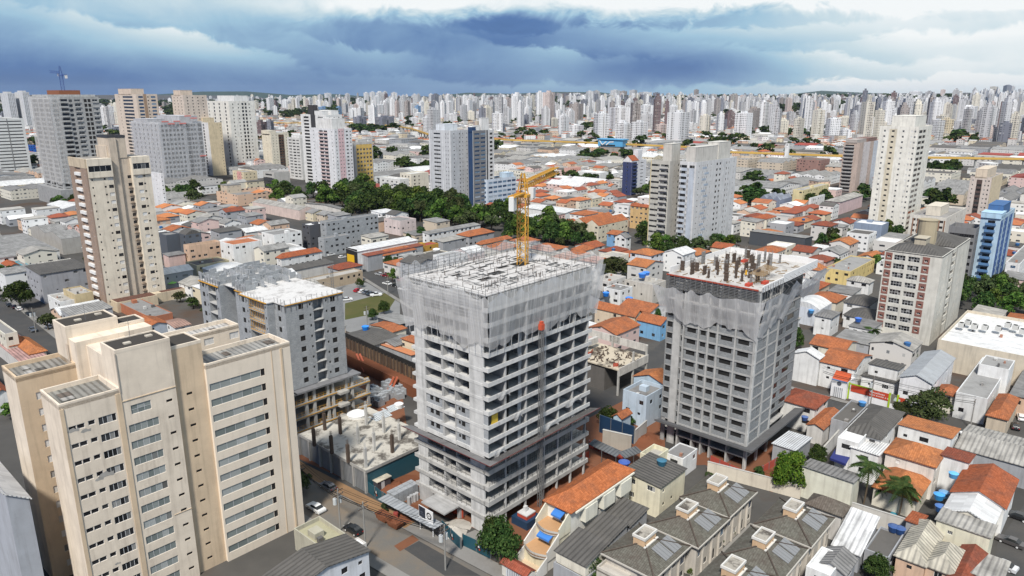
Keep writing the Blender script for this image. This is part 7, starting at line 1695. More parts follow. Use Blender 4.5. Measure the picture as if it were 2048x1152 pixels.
# ------------------------------------------------------------------ brown townhouses
def townhouses():
 t = thing('townhouse', '', 'house', (0, 0, 0), G, 'brown-roofed townhouses with solar panels'); wx, wy, h = 10.5, 9.0, 6.4
 wins = [(FR(), .6, 3.6, .9, 1.9, 'b'), (FR(), 2.6, 4.2, 1.2, 1.0, 'n'), (FR(), 6.0, 4.2, 1.2, 1.0, 'n'), (FR(), 8.8, 3.4, 1.5, 2.2, 'b'), (FR(), 2.6, 1.0, 1.6, 1.2, 'n'), (FR(), 6.2, .2, 1.0, 2.1, 'door'), (FR(), 8.6, .9, 1.6, 1.2, 'n'), (FL(), 2.0, 4.2, 1.0, 1.0, 'n'), (FL(), 6.0, 1.2, 1.2, 1.0, 'n')]
 m = MB(); shell(m, wx, wy, 0, h, wins); m.box(1.9, 2.2, -.35, 0, 0, h - .3); m.box(5.2, 5.5, -.35, 0, 0, h - .3); m.box(8.0, 8.2, -.35, 0, 0, h - .3); part('wall', m, 'plaster', t, (.56, .52, .46)); windows(t, wins)
 m = MB(); roof_hip(m, wx, wy, h, 1.8, .55); part('roof', m, 'tile', t, (.15, .145, .122))
 m = MB(); a, c, b, d, z, z1 = -.55, -.55, wx + .55, wy + .55, h, h + 1.8; mm = wy / 2 + .55
 for p, q in (((a, c, z), (a + mm, (c + d) / 2, z1)), ((b, c, z), (b - mm, (c + d) / 2, z1)), ((b, d, z), (b - mm, (c + d) / 2, z1)), ((a, d, z), (a + mm, (c + d) / 2, z1)), ((a + mm, (c + d) / 2, z1), (b - mm, (c + d) / 2, z1))): m.beam((p[0], p[1], p[2] + .06), (q[0], q[1], q[2] + .06), .22)
 part('ridge', m, 'tile', t, (.11, .09, .075))
 m = MB(); m.box(-.7, wx + .7, -.72, -.55, h - .25, h); m.box(-.72, -.55, -.55, wy + .6, h - .25, h); part('gutter', m, 'clean', t, (.5, .47, .42))
 m = MB(); m.box(3.6, 7.2, 3.9, 6.1, h + .8, h + 2.7); part('water_house', m, 'plaster', t, (.64, .44, .27))
 m = MB(); parapet(m, 3.45, 7.35, 3.75, 6.25, h + 2.7, h + 3.15, .22); m.box(3.3, 7.5, 3.55, 3.9, h + 1.5, h + 1.7); part('parapet', m, 'clean', t, (.66, .64, .60))
 m = MB(); m.box(3.65, 7.15, 3.95, 6.05, h + 2.7, h + 2.8); part('roof', m, 'dirtyslab', t, (.40, .37, .32))
 sl = 1.8 / (wy / 2 + .55)
 for k in range(2):
  x0 = 4.3 + k * 2.75; m = MB(); f = lambda y: h + (y + .55) * sl + .14
  m.quad((x0, .2, f(.2)), (x0 + 2.4, .2, f(.2)), (x0 + 2.4, 3.0, f(3.0)), (x0, 3.0, f(3.0))); m.quad((x0, .2, f(.2) - .1), (x0, .2, f(.2)), (x0, 3, f(3)), (x0, 3, f(3) - .1)); m.quad((x0, .2, f(.2) - .1), (x0 + 2.4, .2, f(.2) - .1), (x0 + 2.4, .2, f(.2)), (x0, .2, f(.2)))
  o = part('solar_panel', m, 'panel', t)
 m = MB(); m.box(-2.6, -.0, 4.0, 9.0, 4.4, 4.7); m.box(-2.6, -2.4, 4.0, 9, 0, 5.2); m.box(-2.4, 0, 8.8, 9, 0, 5.2); part('balcony', m, 'aged', t, (.56, .52, .46))
 spots = [((1456, 1030), 'brown-roofed townhouse of the left row, farthest from the camera', 48), ((1394, 1090), 'brown-roofed townhouse in the middle of the left row', 48), ((1306, 1152), 'brown-roofed townhouse of the left row, nearest the camera', 48),
    ((1618, 1089), 'brown-roofed townhouse of the right row, farthest from the camera', 48), ((1557, 1158), 'brown-roofed townhouse in the middle of the right row', 48), ((1495, 1225), 'brown-roofed townhouse at the bottom edge of the right row', 48), ((1200, 1240), 'brown-roofed townhouse cut off below the left row', 48)]
 for i, (p, lab, r) in enumerate(spots[:6]):
  o = t if i == 0 else copy_tree(t); x, y = at(*p, h); o.location = (x, y, 0); o['label'] = lab; claim(x, y, wx, wy, G, .5)
 house('small brown hipped roof house behind the right townhouse row', (1683, 1031), 1614, 1698, 5.6, 'hip', 'brown', 'pale', 1.6, win='d', dens=.3)
 bar_wall('boundary_wall', 'long cream boundary wall between the townhouses and the netted grey tower', 'wall', (1414, 948), (1600, 998), 3.0, 'aged', (.66, .60, .50))
 bar_wall('boundary_wall', 'weathered plaster wall with a bare brick patch behind the palms', 'wall', (1700, 1040), (1812, 1076), 3.8, 'aged', (.58, .56, .52))
 bar_wall('boundary_wall', 'white garden wall between the plaster shed and the awning house', 'wall', (1637, 930), (1676, 885), 3.4, 'plaster', (.72, .72, .72))
def panel():
 t = NT('panel'); t.uv(); g = t.m_('GREATER_THAN', t.m_('FRACT', t.m_('MULTIPLY', t.u, 1.25)), .88); g2 = t.m_('GREATER_THAN', t.m_('FRACT', t.m_('MULTIPLY', t.v, 6.0)), .80)
 MAT['panel'] = t.done(t.mix(t.m_('ADD', g, t.m_('MULTIPLY', g2, .35), True), (.21, .215, .22), (.10, .10, .105)), .35)
panel()
# ------------------------------------------------------------------ shop wall with a red band and lettering
def marks(t, x0, z0, n, size, seed):
 """painted lettering too small to read: short strokes of uneven width"""
 rnd = random.Random(seed); m = MB(); x = x0
 for k in range(n):
  w = size * rnd.uniform(.35, .8); y = -.15
  m.quad((x, y, z0), (x + w * .35, y, z0), (x + w * .35, y, z0 + size * rnd.uniform(.6, 1.1)), (x, y, z0 + size * rnd.uniform(.6, 1.1)))
  m.quad((x + w * .35, y, z0 + size * .4), (x + w, y, z0 + size * .3), (x + w, y, z0 + size * .6), (x + w * .35, y, z0 + size * .65))
  x += w + size * (.22 if rnd.random() < .8 else .7)
 part('lettering', m, 'plastic', t, (.78, .72, .70))
def shop_wall():
 a, b = at(1697, 797, 0), at(1774, 818, 0); l0 = math.hypot(b[0] - a[0], b[1] - a[1]); ang = math.degrees(math.atan2(b[1] - a[1], b[0] - a[0])); l = l0 * 1.42
 t = thing('shop_wall', 'white street wall with a red sign band, white lettering and lime green posts', 'shop front', (*a, 0), ang)
 m = MB(); m.box(0, l, 0, .3, 0, 4.0); part('wall', m, 'clean', t, (.76, .76, .78))
 m = MB(); m.box(.3, l0, -.12, 0, 4.0 - 1.7, 4.3); m.box(l0 * 1.22, l, -.12, 0, 2.2, 4.1); part('sign_band', m, 'paint', t, (.50, .06, .025))
 m = MB()
 for x in (-.5, l0 + .0, l0 * 1.2): m.box(x, x + .45, -.2, .3, 0, 4.6)
 m.box(-.5, 6, -.22, -.12, 4.3, 4.6); part('lime_post', m, 'paint', t, (.35, .50, .02))
 m = MB(); m.box(l0 + .6, l0 * 1.19, -.14, -.02, 2.0, 4.5); part('picture_panel', m, 'paint', t, (.18, .17, .15))
 m = MB(); m.quad((l0 + 1.2, -.16, 2.9), (l0 + 2.6, -.16, 2.7), (l0 + 2.9, -.16, 3.5), (l0 + 1.6, -.16, 3.9)); part('picture', m, 'paint', t, (.5, .6, .58))
 marks(t, l0 * .56, 3.35, 9, .55, 1); marks(t, l0 * .52, 2.7, 13, .42, 2); marks(t, l0 * 1.24, 2.7, 6, .5, 3)
 m = MB(); m.cyl(0, 0, 0, .03, .35, 10); o = part('emblem', m, 'plastic', t, (.8, .74, .72)); o.location = (l0 * .54, -.13, 3.9); o.rotation_euler = (R(90), 0, 0)
 a2 = at(1660, 791, 0); t = thing('shuttered_shop', 'white shuttered shop front with an orange-red fascia and a round grey emblem', 'shop front', (*a2, 0), ang); l2 = math.hypot(a2[0] - a[0], a2[1] - a[1]) - .6; claim(*a2, l2, 6, ang)
 m = MB(); m.box(0, l2, 0, 6, 0, 4.8); part('wall', m, 'clean', t, (.76, .76, .77))
 m = MB(); m.box(.6, l2 - .9, -.06, 0, .1, 3.0); part('shutter', m, 'metalroof', t, (.66, .67, .69))
 m = MB(); m.box(0, l2, -.1, 0, 4.8, 5.1); part('blue_trim', m, 'paint', t, (.18, .33, .58))
 m = MB(); m.quad((0, 0, 5.1), (l2, 0, 5.1), (l2, 2.6, 6.8), (0, 2.6, 6.8)); m.quad((l2, 0, 5.1), (l2, 2.6, 5.1), (l2, 2.6, 6.8)); part('fascia', m, 'paint', t, (.52, .085, .02))
 m = MB(); m.cyl(0, 0, 0, .05, .6, 14); o = part('emblem', m, 'paint', t, (.10, .11, .13)); o.location = (l2 * .5, -.02, 4.1); o.rotation_euler = (R(90), 0, 0)
# ------------------------------------------------------------------ trees
def crown_mesh(name, n, blobs, leaf, seed, mat, flat=.75):
 """foliage: leaf-sized faces spread over many sub-crowns with gaps between them; unit crown about 1 wide, 1 high"""
 rnd = random.Random(seed); rs = np.random.RandomState(seed)
 bl = []
 for k in range(blobs):
  a = rnd.uniform(0, 6.28); r = .40 * math.sqrt(rnd.random()); z = rnd.uniform(.25, .92)
  r *= 1.0 - .75 * max(0, (z - .55) / .45)
  bl.append((r * math.cos(a), r * math.sin(a), z * flat + .12, rnd.uniform(.11, .20)))
 V, Fc = [], []
 per = n // blobs
 for (bx, by, bz, br) in bl:
  d = rs.normal(size=(per, 3)); d /= np.linalg.norm(d, axis=1)[:, None]; d[:, 2] = np.where(d[:, 2] < -.3, -d[:, 2], d[:, 2])
  rad = br * (0.62 + .5 * rs.rand(per) ** .6)
  P = np.array((bx, by, bz)) + d * rad[:, None]
  nn = d + rs.normal(size=(per, 3)) * .55; nn /= np.linalg.norm(nn, axis=1)[:, None]
  up = rs.normal(size=(per, 3)); t1 = np.cross(nn, up); t1 /= np.linalg.norm(t1, axis=1)[:, None]; t2 = np.cross(nn, t1)
  s = leaf * (.6 + .9 * rs.rand(per))
  for p, a, b, q in zip(P, t1, t2, s):
   i = len(V); V += [tuple(p - a * q - b * q * .6), tuple(p + a * q - b * q * .7), tuple(p + a * q * .7 + b * q * .7), tuple(p - a * q * .8 + b * q * .6)]
   Fc.append((i, i + 1, i + 2, i + 3))
 me = bpy.data.meshes.new(name); me.from_pydata(V, [], Fc); me.materials.append(MAT[mat]); me.update(); return me
def trunk_mesh(seed, limbs=5):
 rnd = random.Random(seed); m = MB()
 m.cyl(0, 0, -.05, .34, .035, 7, .026)
 for k in range(limbs):
  a = k * 6.28 / limbs + rnd.uniform(-.4, .4); r = rnd.uniform(.18, .32)
  p, q = (0, 0, rnd.uniform(.2, .34)), (r * .5 * math.cos(a), r * .5 * math.sin(a), .48); e = (r * math.cos(a), r * math.sin(a), rnd.uniform(.6, .75))
  m.beam(p, q, .024, n=5); m.beam(q, e, .014, n=5)
 return m.mesh('trunk', ['trunk'])
TREES = {}
def tree_protos():
 for i in range(4):
  TREES['near', i] = (crown_mesh('crown', 5200, 30, .021, 40 + i, 'leaf'), trunk_mesh(i))
  TREES['mid', i] = (crown_mesh('crown', 1400, 15 + i, .034, 60 + i, ('leaf', 'leafdull', 'leaf', 'leafmid')[i]), trunk_mesh(10 + i, 3))
  TREES['far', i] = (crown_mesh('crown', 260, 9, .078, 80 + i, 'leaf'), trunk_mesh(20 + i, 2))
 for i in range(2):
  TREES['bright', i] = (crown_mesh('crown', 6500, 36, .021, 50 + i, 'leafbright'), trunk_mesh(30 + i))
  TREES['dull', i] = (crown_mesh('crown', 3600, 26, .022, 55 + i, 'leafdull', .6), trunk_mesh(35 + i))
NTREE = [0]
def tree(u, v, w, h, kind='mid', label=None, z=0.0, xy=None, group=None, desc=None):
 """tree whose trunk stands at ground pixel (u, v); crown w wide and h tall, in metres"""
 x, y = xy or at(u, v, z); NTREE[0] += 1; i = NTREE[0]
 me, tr = TREES[kind, i % (2 if kind in ('bright', 'dull') else 4)]
 t = thing('tree', label or '', 'tree', (x, y, z + (elev(x, y) if z == 0 else 0)), (i * 67) % 360, group, (w, w, h))
 link('trunk', tr, t); link('crown', me, t)
 if not label: PEND.append((t, desc or 'leafy green tree', x, y, z + h * .6))
 return t
def shrub(u, v, w, h, label, kind='mid', z=0.0):
 x, y = at(u, v, z); NTREE[0] += 1; i = NTREE[0]
 me, tr = TREES[kind, i % (2 if kind in ('bright', 'dull') else 4)]
 t = thing('shrub', label, 'shrub', (x, y, z - h * .15), (i * 67) % 360, None, (w, w, h)); link('stem', tr, t); link('foliage', me, t)
def palm(u, v, h, label, r=3.2, fr=16, seed=0):
 x, y = at(u, v, 0); t = thing('palm_tree', label, 'palm', (x, y, 0)); rnd = random.Random(seed)
 m = MB(); n = 10
 for k in range(n): m.beam((.25 * math.sin(k * .3), 0, h * k / n), (.25 * math.sin((k + 1) * .3), 0, h * (k + 1) / n), .36 - .012 * k, n=7)
 part('trunk', m, 'trunk', t)
 m = MB(); L = 15
 for k in range(L):
  s = k / (L - 1); sx = r * (s * .95); sz = r * (.55 * s - 1.05 * s * s); q = (k + 1) / (L - 1); ex, ez = r * q * .95, r * (.55 * q - 1.05 * q * q)
  m.beam((sx, 0, sz), (ex, 0, ez), .05)
  w = r * .27 * math.sin(math.pi * min(1, .12 + s * .86)) + .05
  for sg in (-1, 1):
   m.quad((sx, 0, sz), (sx + .20, 0, sz), (sx + .42, sg * w, sz - w * .55), (sx + .30, sg * w, sz - w * .6))
   m.quad((sx + .1, 0, sz), (sx + .26, 0, sz), (sx + .5, sg * w * .85, sz - w * .25), (sx + .4, sg * w * .9, sz - w * .3))
 me = m.mesh('frond', ['palmleaf'])
 for k in range(fr):
  o = link('frond', me, t, (.25 * math.sin(3), 0, h), k * 2.4 + rnd.uniform(-.2, .2)); o.rotation_euler = (0, R(rnd.uniform(-38, 22)), k * 2.4 + rnd.uniform(-.2, .2)); s = rnd.uniform(.8, 1.1); o.scale = (s, s, s)
 if seed % 2 == 0:
  m = MB()
  for k in range(14): m.beam((.25, 0, h - .1), (.25 + math.cos(k) * .5, math.sin(k) * .5, h - 1.0 - .04 * k), .12)
  part('seed_cluster', m, 'yellow', t)
def trees():
 tree_protos()
 T = tree
 T(1000, 1130, 7.5, 9.5, 'near', 'dense dark green tree on the pavement at the foot of the central tower')
 T(986, 1112, 5.5, 8.0, 'near', 'smaller crown merging with the dark green pavement tree, nearer the tower')
 T(1578, 985, 7.6, 9.5, 'bright', 'bright yellow-green tree right of the netted grey tower')
 T(1632, 930, 5.0, 5, 'near', 'dark shrubby tree behind the yellow-green tree')
 T(1852, 845, 11.5, 11, 'dull', 'wide dark olive tree at the street in front of the modern grey house')
 T(1806, 838, 6.5, 5.6, 'dull', 'low round olive tree left of the wide street tree')
 T(598, 985, 5.5, 6.5, 'dull', 'olive tree half hidden by the right end of the cream apartment building')
 T(1176, 1165, 6, 6, 'near', 'tree top at the bottom edge below the stepped dark roofs')
 T(1752, 1160, 4.6, 5, 'near', 'tree at the bottom edge between the townhouses and the cream hipped roofs')
 T(1224, 562, 19, 13, 'dull', 'broad round olive tree behind the netted central tower')
 T(42, 618, 11, 11.5, 'near', 'dark tree on the pavement at the far left street')
 T(1590, 700, 7, 8, 'near', 'dark round tree right of the netted grey tower')
 T(1318, 600, 5, 5, 'near', 'small tree in the yard left of the netted grey tower'); T(1312, 650, 4.5, 6.5, 'near', 'dark bush tree at the left flank of the netted grey tower')
 T(914, 530, 8.5, 8, 'near', 'dark round tree behind the netted central tower roof'); T(842, 478, 7, 7.5, 'near', 'dark tree beside the pinkish white cube house')
 for i, (u, v, w) in enumerate(((778, 536, 6), (792, 540, 5), (770, 530, 4))): T(u, v, w, 6.5, 'near', ['dark bushy tree in front of the white orange-roofed house', 'smaller dark tree beside the bushy tree at the car park street', 'narrow dark tree at the white orange-roofed house'][i])
 T(745, 640, 4.5, 4.5, 'near', 'green tree on the lawn by the car park'); T(768, 628, 4.5, 5.5, 'near', 'taller dark tree on the lawn by the car park'); T(630, 570, 5, 3.5, 'near', 'green shrub tree by the lattice mast'); T(720, 575, 4, 5, 'dull', 'thin grey-green tree at the car park gate')
 for i, (u, v, w, h) in enumerate(((1268, 830, 3.4, 3.2), (1215, 850, 5.5, 5), (1235, 862, 3.5, 3), (1255, 850, 3.8, 2.6))): T(u, v, w, h, 'near', ['small tree by the pale blue house', 'dense green tree beside the tiny orange cottage', 'bush in front of the tiny orange cottage', 'low bush at the dark blue hoarding'][i])
 T(1517, 965, 3.0, 4, 'near', 'small green tree behind the cream boundary wall'); T(1816, 725, 5.5, 5, 'near', 'green bush tree between the white houses near the brick block'); T(1990, 885, 3.5, 3, 'near', 'green bush in front of the orange house at the right edge')
 for i, (u, v) in enumerate(((1380, 1148), (1408, 1118), (1437, 1090), (1462, 1068), (1480, 1050), (1425, 1104))): shrub(u, v, 2.0, 2.2, ['lowest', 'second', 'fourth', 'fifth', 'topmost', 'third'][i] + ' garden shrub along the footpath between the townhouse rows, counted from the bottom')
 shrub(770, 1025, 1.8, 3, 'small green tree at the teal hoarding'); shrub(1420, 955, 3, 1.6, 'garden shrubs behind the white hut', 'dull'); shrub(1555, 1100, 2.2, 1.4, 'red-green planting at the right townhouse', 'dull')
 palm(1727, 1008, 8.5, 'tall palm behind the weathered plaster wall, left of the pair', 3.4, 18, 0); palm(1796, 1036, 6.5, 'shorter palm in front of the bright orange roof, right of the pair', 3.6, 20, 1)
 palm(1741, 690, 5.0, 'bushy palm in front of the brick block', 2.6, 16, 3); palm(832, 560, 7, 'palm behind the netted central tower, left of the dark flat roof', 3.6, 16, 5); palm(1760, 1012, 4, 'small palm between the pair of palms', 2.0, 12, 7)
 rnd = random.Random(77)
 # park and avenue trees behind the low houses
 clusters = [((1545, 655), 0, 0), ]
 for (u, v, du, dv, n, w, h, kind) in [(600, 400, 45, 12, 9, 16, 15, 'mid'), (690, 408, 45, 14, 12, 17, 16, 'mid'), (770, 420, 70, 22, 20, 16, 16, 'mid'), (830, 432, 40, 18, 14, 15, 16, 'mid'), (890, 438, 40, 16, 14, 15, 17, 'mid'), (960, 452, 60, 12, 14, 13, 14, 'mid'), (1070, 476, 50, 16, 14, 13, 14, 'mid'), (1120, 486, 40, 8, 8, 12, 12, 'mid'),
           (1155, 492, 36, 6, 6, 8, 8, 'mid'), (1275, 482, 14, 6, 3, 12, 12, 'mid'), (1355, 508, 50, 8, 9, 10, 11, 'mid'), (1430, 498, 40, 8, 6, 8, 8, 'mid'), (360, 402, 40, 8, 7, 13, 12, 'mid'), (470, 386, 30, 4, 4, 12, 8, 'mid'), (140, 408, 30, 8, 5, 9, 9, 'mid'), (1955, 610, 70, 22, 12, 9, 11, 'mid'), (2020, 625, 30, 20, 7, 9, 11, 'mid'), (1780, 475, 36, 8, 6, 9, 9, 'mid'), (1660, 492, 20, 6, 3, 9, 9, 'mid'), (60, 340, 18, 8, 4, 13, 12, 'mid'), (18, 560, 14, 14, 3, 6, 6, 'mid'), (95, 522, 12, 4, 2, 8, 7, 'mid'),
           (835, 345, 26, 3, 6, 24, 16, 'far'), (740, 270, 60, 4, 8, 40, 22, 'far'), (1220, 318, 60, 6, 12, 18, 12, 'far'), (1290, 390, 26, 5, 5, 13, 12, 'mid'), (1190, 365, 40, 4, 6, 14, 10, 'far'), (1130, 360, 30, 6, 4, 14, 10, 'far'), (1520, 405, 50, 10, 8, 16, 12, 'far'), (1500, 370, 16, 6, 3, 18, 12, 'far'), (1640, 408, 30, 6, 5, 12, 10, 'far'), (1730, 400, 20, 5, 4, 14, 12, 'far'), (1880, 350, 40, 6, 8, 18, 14, 'far'), (1870, 412, 30, 8, 5, 13, 12, 'far'), (1580, 270, 70, 8, 16, 30, 20, 'far'), (1960, 285, 60, 5, 10, 30, 18, 'far'), (1470, 245, 50, 10, 12, 36, 22, 'far'), (1380, 215, 50, 4, 6, 40, 22, 'far'), (560, 385, 14, 6, 3, 12, 10, 'mid')]:
  for k in range(n):
   tries = 0
   while True:
    uu, vv = u + rnd.uniform(-du, du), v + rnd.uniform(-dv, dv); x, y = at(uu, vv, 0); tries += 1
    if not taken(x, y, 1.0) or tries > 14: break
   if tries > 14: continue
   claim(x - 4, y - 4, 8, 8, 0)
   s = rnd.uniform(.75, 1.2); T(uu, vv, w * s, h * s * rnd.uniform(.85, 1.1), kind, None, group='trees in clumps between the houses', desc=('tall' if s > 1.05 else 'low' if s < .88 else 'mid-sized') + (' green tree' if kind == 'mid' else ' dark tree'))
 m = MB()
# ------------------------------------------------------------------ cars, poles, tanks and other small things
CARP = {}
def car_protos():
 def prof(pts, w, wt, name, mat):
  m = MB(); n = len(pts)
  for s in (-1, 1):
   ring = [(x, s * (w if z < .95 else wt), z) for x, z in pts]; m.quad(*(ring if s < 0 else ring[::-1]))
  for i in range(n):
   a, b = pts[i], pts[(i + 1) % n]; wa, wb = (w if a[1] < .95 else wt), (w if b[1] < .95 else wt)
   m.quad((a[0], wa, a[1]), (b[0], wb, b[1]), (b[0], -wb, b[1]), (a[0], -wa, a[1]))
  return m.mesh(name, [mat])
 def wheel():
  m = MB(); m.cyl(0, 0, -.11, .11, .32, 14); return m.mesh('wheel', ['rubber'])
 body = [(-2.05, .32), (2.0, .32), (2.1, .55), (2.0, .78), (1.15, .92), (-2.0, .94), (-2.12, .6)]
 cab = [(1.0, .9), (.35, 1.38), (-.9, 1.44), (-1.75, 1.2), (-1.98, .9)]
 CARP['hatch'] = (prof(body, .86, .86, 'body', 'carpaint'), prof(cab, .78, .66, 'glazing', 'carglass'), prof([(.28, 1.37), (-.95, 1.435), (-1.6, 1.24), (-1.6, 1.27), (-.95, 1.47), (.28, 1.41)], .64, .64, 'roof', 'carpaint'))
 body = [(-2.25, .32), (2.15, .32), (2.25, .55), (2.15, .78), (1.2, .92), (-1.3, .95), (-2.2, .93), (-2.3, .6)]
 cab = [(1.05, .9), (.4, 1.36), (-.75, 1.4), (-1.6, .93)]
 CARP['sedan'] = (prof(body, .88, .88, 'body', 'carpaint'), prof(cab, .78, .66, 'glazing', 'carglass'), prof([(.32, 1.36), (-.8, 1.4), (-.95, 1.33), (-.95, 1.36), (-.8, 1.43), (.32, 1.395)], .64, .64, 'roof', 'carpaint'))
 body = [(-2.5, .4), (2.35, .4), (2.45, .7), (2.35, .95), (1.3, 1.05), (-.7, 1.05), (-.7, .98), (-2.45, .98), (-2.5, .6)]
 cab = [(1.15, 1.0), (.6, 1.62), (-.5, 1.66), (-.75, 1.0)]
 CARP['pickup'] = (prof(body, .92, .92, 'body', 'carpaint'), prof(cab, .84, .74, 'glazing', 'carglass'), prof([(.55, 1.61), (-.5, 1.65), (-.52, 1.68), (.55, 1.65)], .72, .72, 'roof', 'carpaint'))
 m = MB(); m.box(-.04, .04, -.16, .16, -.07, .07); CARP['lamp'] = m.mesh('headlight', ['lamp'])
 m = MB(); m.box(-.04, .04, -.16, .16, -.07, .07); CARP['tail'] = m.mesh('taillight', ['redlamp'])
 m = MB(); m.cyl(0, 0, -.12, .12, .2, 10); CARP['rim'] = m.mesh('rim', ['frame']); CARP['wheel'] = wheel(); CARP['n'] = 0
def car(u, v, kind, col, ang, label, z=.02, group=None):
 x, y = at(u, v, z); t = thing('parked_car', label, 'car', (x, y, z), ang, group)
 b, g, r = CARP[kind]; link('body', b, t, col=col); link('glazing', g, t); link('roof', r, t, col=col)
 l = 2.1 if kind != 'pickup' else 2.4
 for sx in (-1, 1):
  for sy in (-1, 1): o = link('wheel', CARP['wheel'], t, (sx * l * .62, sy * .78, .32)); o.rotation_euler = (R(90), 0, 0); link('rim', CARP['rim'], o)
 for sy in (-1, 1): link('headlight', CARP['lamp'], t, (l + .02, sy * .6, .66)); link('taillight', CARP['tail'], t, (-l - .03, sy * .62, .74))
W, S, K, RD, GR = (.75, .75, .74), (.42, .43, .44), (.015, .016, .018), (.42, .02, .03), (.10, .105, .115)
def wires():
 for i, (a, b, h, lab) in enumerate((((681, 1062), (891, 1140), 8.7, 'bundle of power cables along the street in front of the central tower'), ((605, 1000), (681, 1062), 8.4, 'power cables between the cream apartment building and the white car'), ((1740, 815), (1940, 858), 8.4, 'power cables above the red sign band street'), ((1640, 792), (1740, 815), 8.5, 'power cables above the white shuttered shop'), ((72, 665), (20, 622), 8.6, 'power cables at the far left street'))):
  (x0, y0), (x1, y1) = at(*a), at(*b); t = thing('power_line', lab, 'power line', (0, 0, 0))
  for k, (z, o) in enumerate(((h, -.9), (h, .3), (h, .9), (h - 1.1, 0), (h - 1.6, .2))):
   m = MB()
   for j in range(10):
    p = [(x0 + (x1 - x0) * q + o * .6, y0 + (y1 - y0) * q + o * .6, z - 2.2 * q * (1 - q)) for q in (j / 10, j / 10 + .1)]; m.beam(*p, .045 if k < 3 else .09)
   part('cable', m, 'rubber', t)
def cars():
 car_protos(); g = 'cars parked along the streets and in the lots'
 for (u, v, k, c, a, lab) in [(656, 977, 'hatch', (.13, .13, .14), 140, 'dark grey hatchback at the kerb in front of the shuttered concrete frame'), (632, 1020, 'sedan', W, 140, 'white car at the near kerb beside the cream apartment building'), (707, 1064, 'hatch', K, 140, 'black car half hidden behind the green flat roof'),
  (716, 583, 'hatch', RD, 60, 'bright red car in the gravel car park'), (726, 585, 'hatch', W, 60, 'white car next to the bright red car in the gravel car park'), (734, 587, 'sedan', GR, 60, 'dark grey car in the middle of the gravel car park row'), (742, 590, 'sedan', K, 60, 'black car in the gravel car park row'), (752, 592, 'pickup', W, 20, 'white pickup at the end of the gravel car park row'), (694, 601, 'sedan', W, 20, 'single white car beside the grey block building'),
  (758, 550, 'hatch', S, 140, 'silver car parked at the street beyond the car park'), (770, 553, 'hatch', (.22, .01, .02), 140, 'dark red car behind the silver car'), (774, 569, 'sedan', W, 140, 'white car on the near kerb beyond the car park'), (790, 573, 'sedan', K, 140, 'black car behind the white car beyond the car park'), (800, 562, 'hatch', (.25, .015, .02), 140, 'red car just left of the netted central tower'), (806, 580, 'sedan', W, 140, 'white car half hidden by the netted central tower'),
  (662, 511, 'sedan', W, 50, 'white car in the yard of the unfinished block building'), (670, 508, 'pickup', K, 50, 'black pickup in the yard of the unfinished block building'), (685, 516, 'hatch', W, 50, 'white car in front of the black and yellow facade'), (680, 567, 'pickup', K, 30, 'black car under the lattice mast'),
  (18, 612, 'sedan', K, 136, 'black car first in the row at the far left street'), (28, 616, 'hatch', (.04, .02, .03), 136, 'dark car second in the row at the far left street'), (38, 620, 'hatch', W, 136, 'white car third in the row at the far left street'), (58, 630, 'sedan', K, 136, 'black car driving down the far left street'), (89, 648, 'hatch', W, 136, 'white car at the kerb of the far left street, upper of two'), (97, 655, 'hatch', W, 136, 'white car at the kerb of the far left street, lower of two'), (66, 662, 'sedan', GR, -44, 'dark grey car in the near lane of the far left street'),
  (2034, 1037, 'sedan', K, 130, 'black car in the lot at the right edge, farthest of three'), (2020, 1088, 'sedan', (.07, .065, .065), 130, 'dark brown car in the lot at the right edge, middle of three'), (2004, 1135, 'sedan', (.62, .63, .65), 130, 'silver-white car in the lot at the right edge, nearest of three'),
  (1940, 873, 'sedan', W, 165, 'white car parked behind the flat orange roof'), (1978, 879, 'sedan', K, 165, 'black car parked behind the flat orange roof'), (2030, 856, 'hatch', K, 60, 'dark car in the drive of the orange house at the right edge'), (2042, 838, 'hatch', W, 60, 'white car in the drive at the right edge'), (1950, 826, 'pickup', W, 160, 'white off-road car under the dark front of the modern house')]:
  car(u, v, k, c, a, lab, group=g)
def pole(u, v, h, label, transf=False, ang=48):
 x, y = at(u, v, 0); t = thing('utility_pole', label, 'utility pole', (x, y, 0), ang); m = MB(); m.cyl(0, 0, 0, h, .17, 8, .11); part('post', m, 'concrete', t, (.30, .29, .27))
 for z in (h - .4, h - 1.3): m = MB(); m.beam((-1.1, 0, z), (1.1, 0, z), .12); o = part('crossarm', m, 'rebar', t)
 for k in (-1, -.4, .4, 1): m = MB(); m.cyl(k, 0, h - 1.24, h - 1.0, .06, 6); part('insulator', m, 'steel', o)
 if transf:
  for s in (-.55, .55): m = MB(); m.cyl(s, .35, h - 3.2, h - 2.0, .38, 10); part('transformer', m, 'plastic', t, (.5, .52, .52))
def tank(u, v, z, label, r=.95, col=(.02, .10, .30)):
 x, y = at(u, v, z); t = thing('water_tank', label, 'water tank', (x, y, z)); m = MB(); m.cyl(0, 0, 0, r * 1.1, r * .78, 14, r); o = part('tank', m, 'plastic', t, col); m = MB(); m.cyl(0, 0, r * 1.1, r * 1.3, r * 1.04, 14, r * .5); part('lid', m, 'plastic', o, tuple(min(1, c * 1.5 + .02) for c in col))
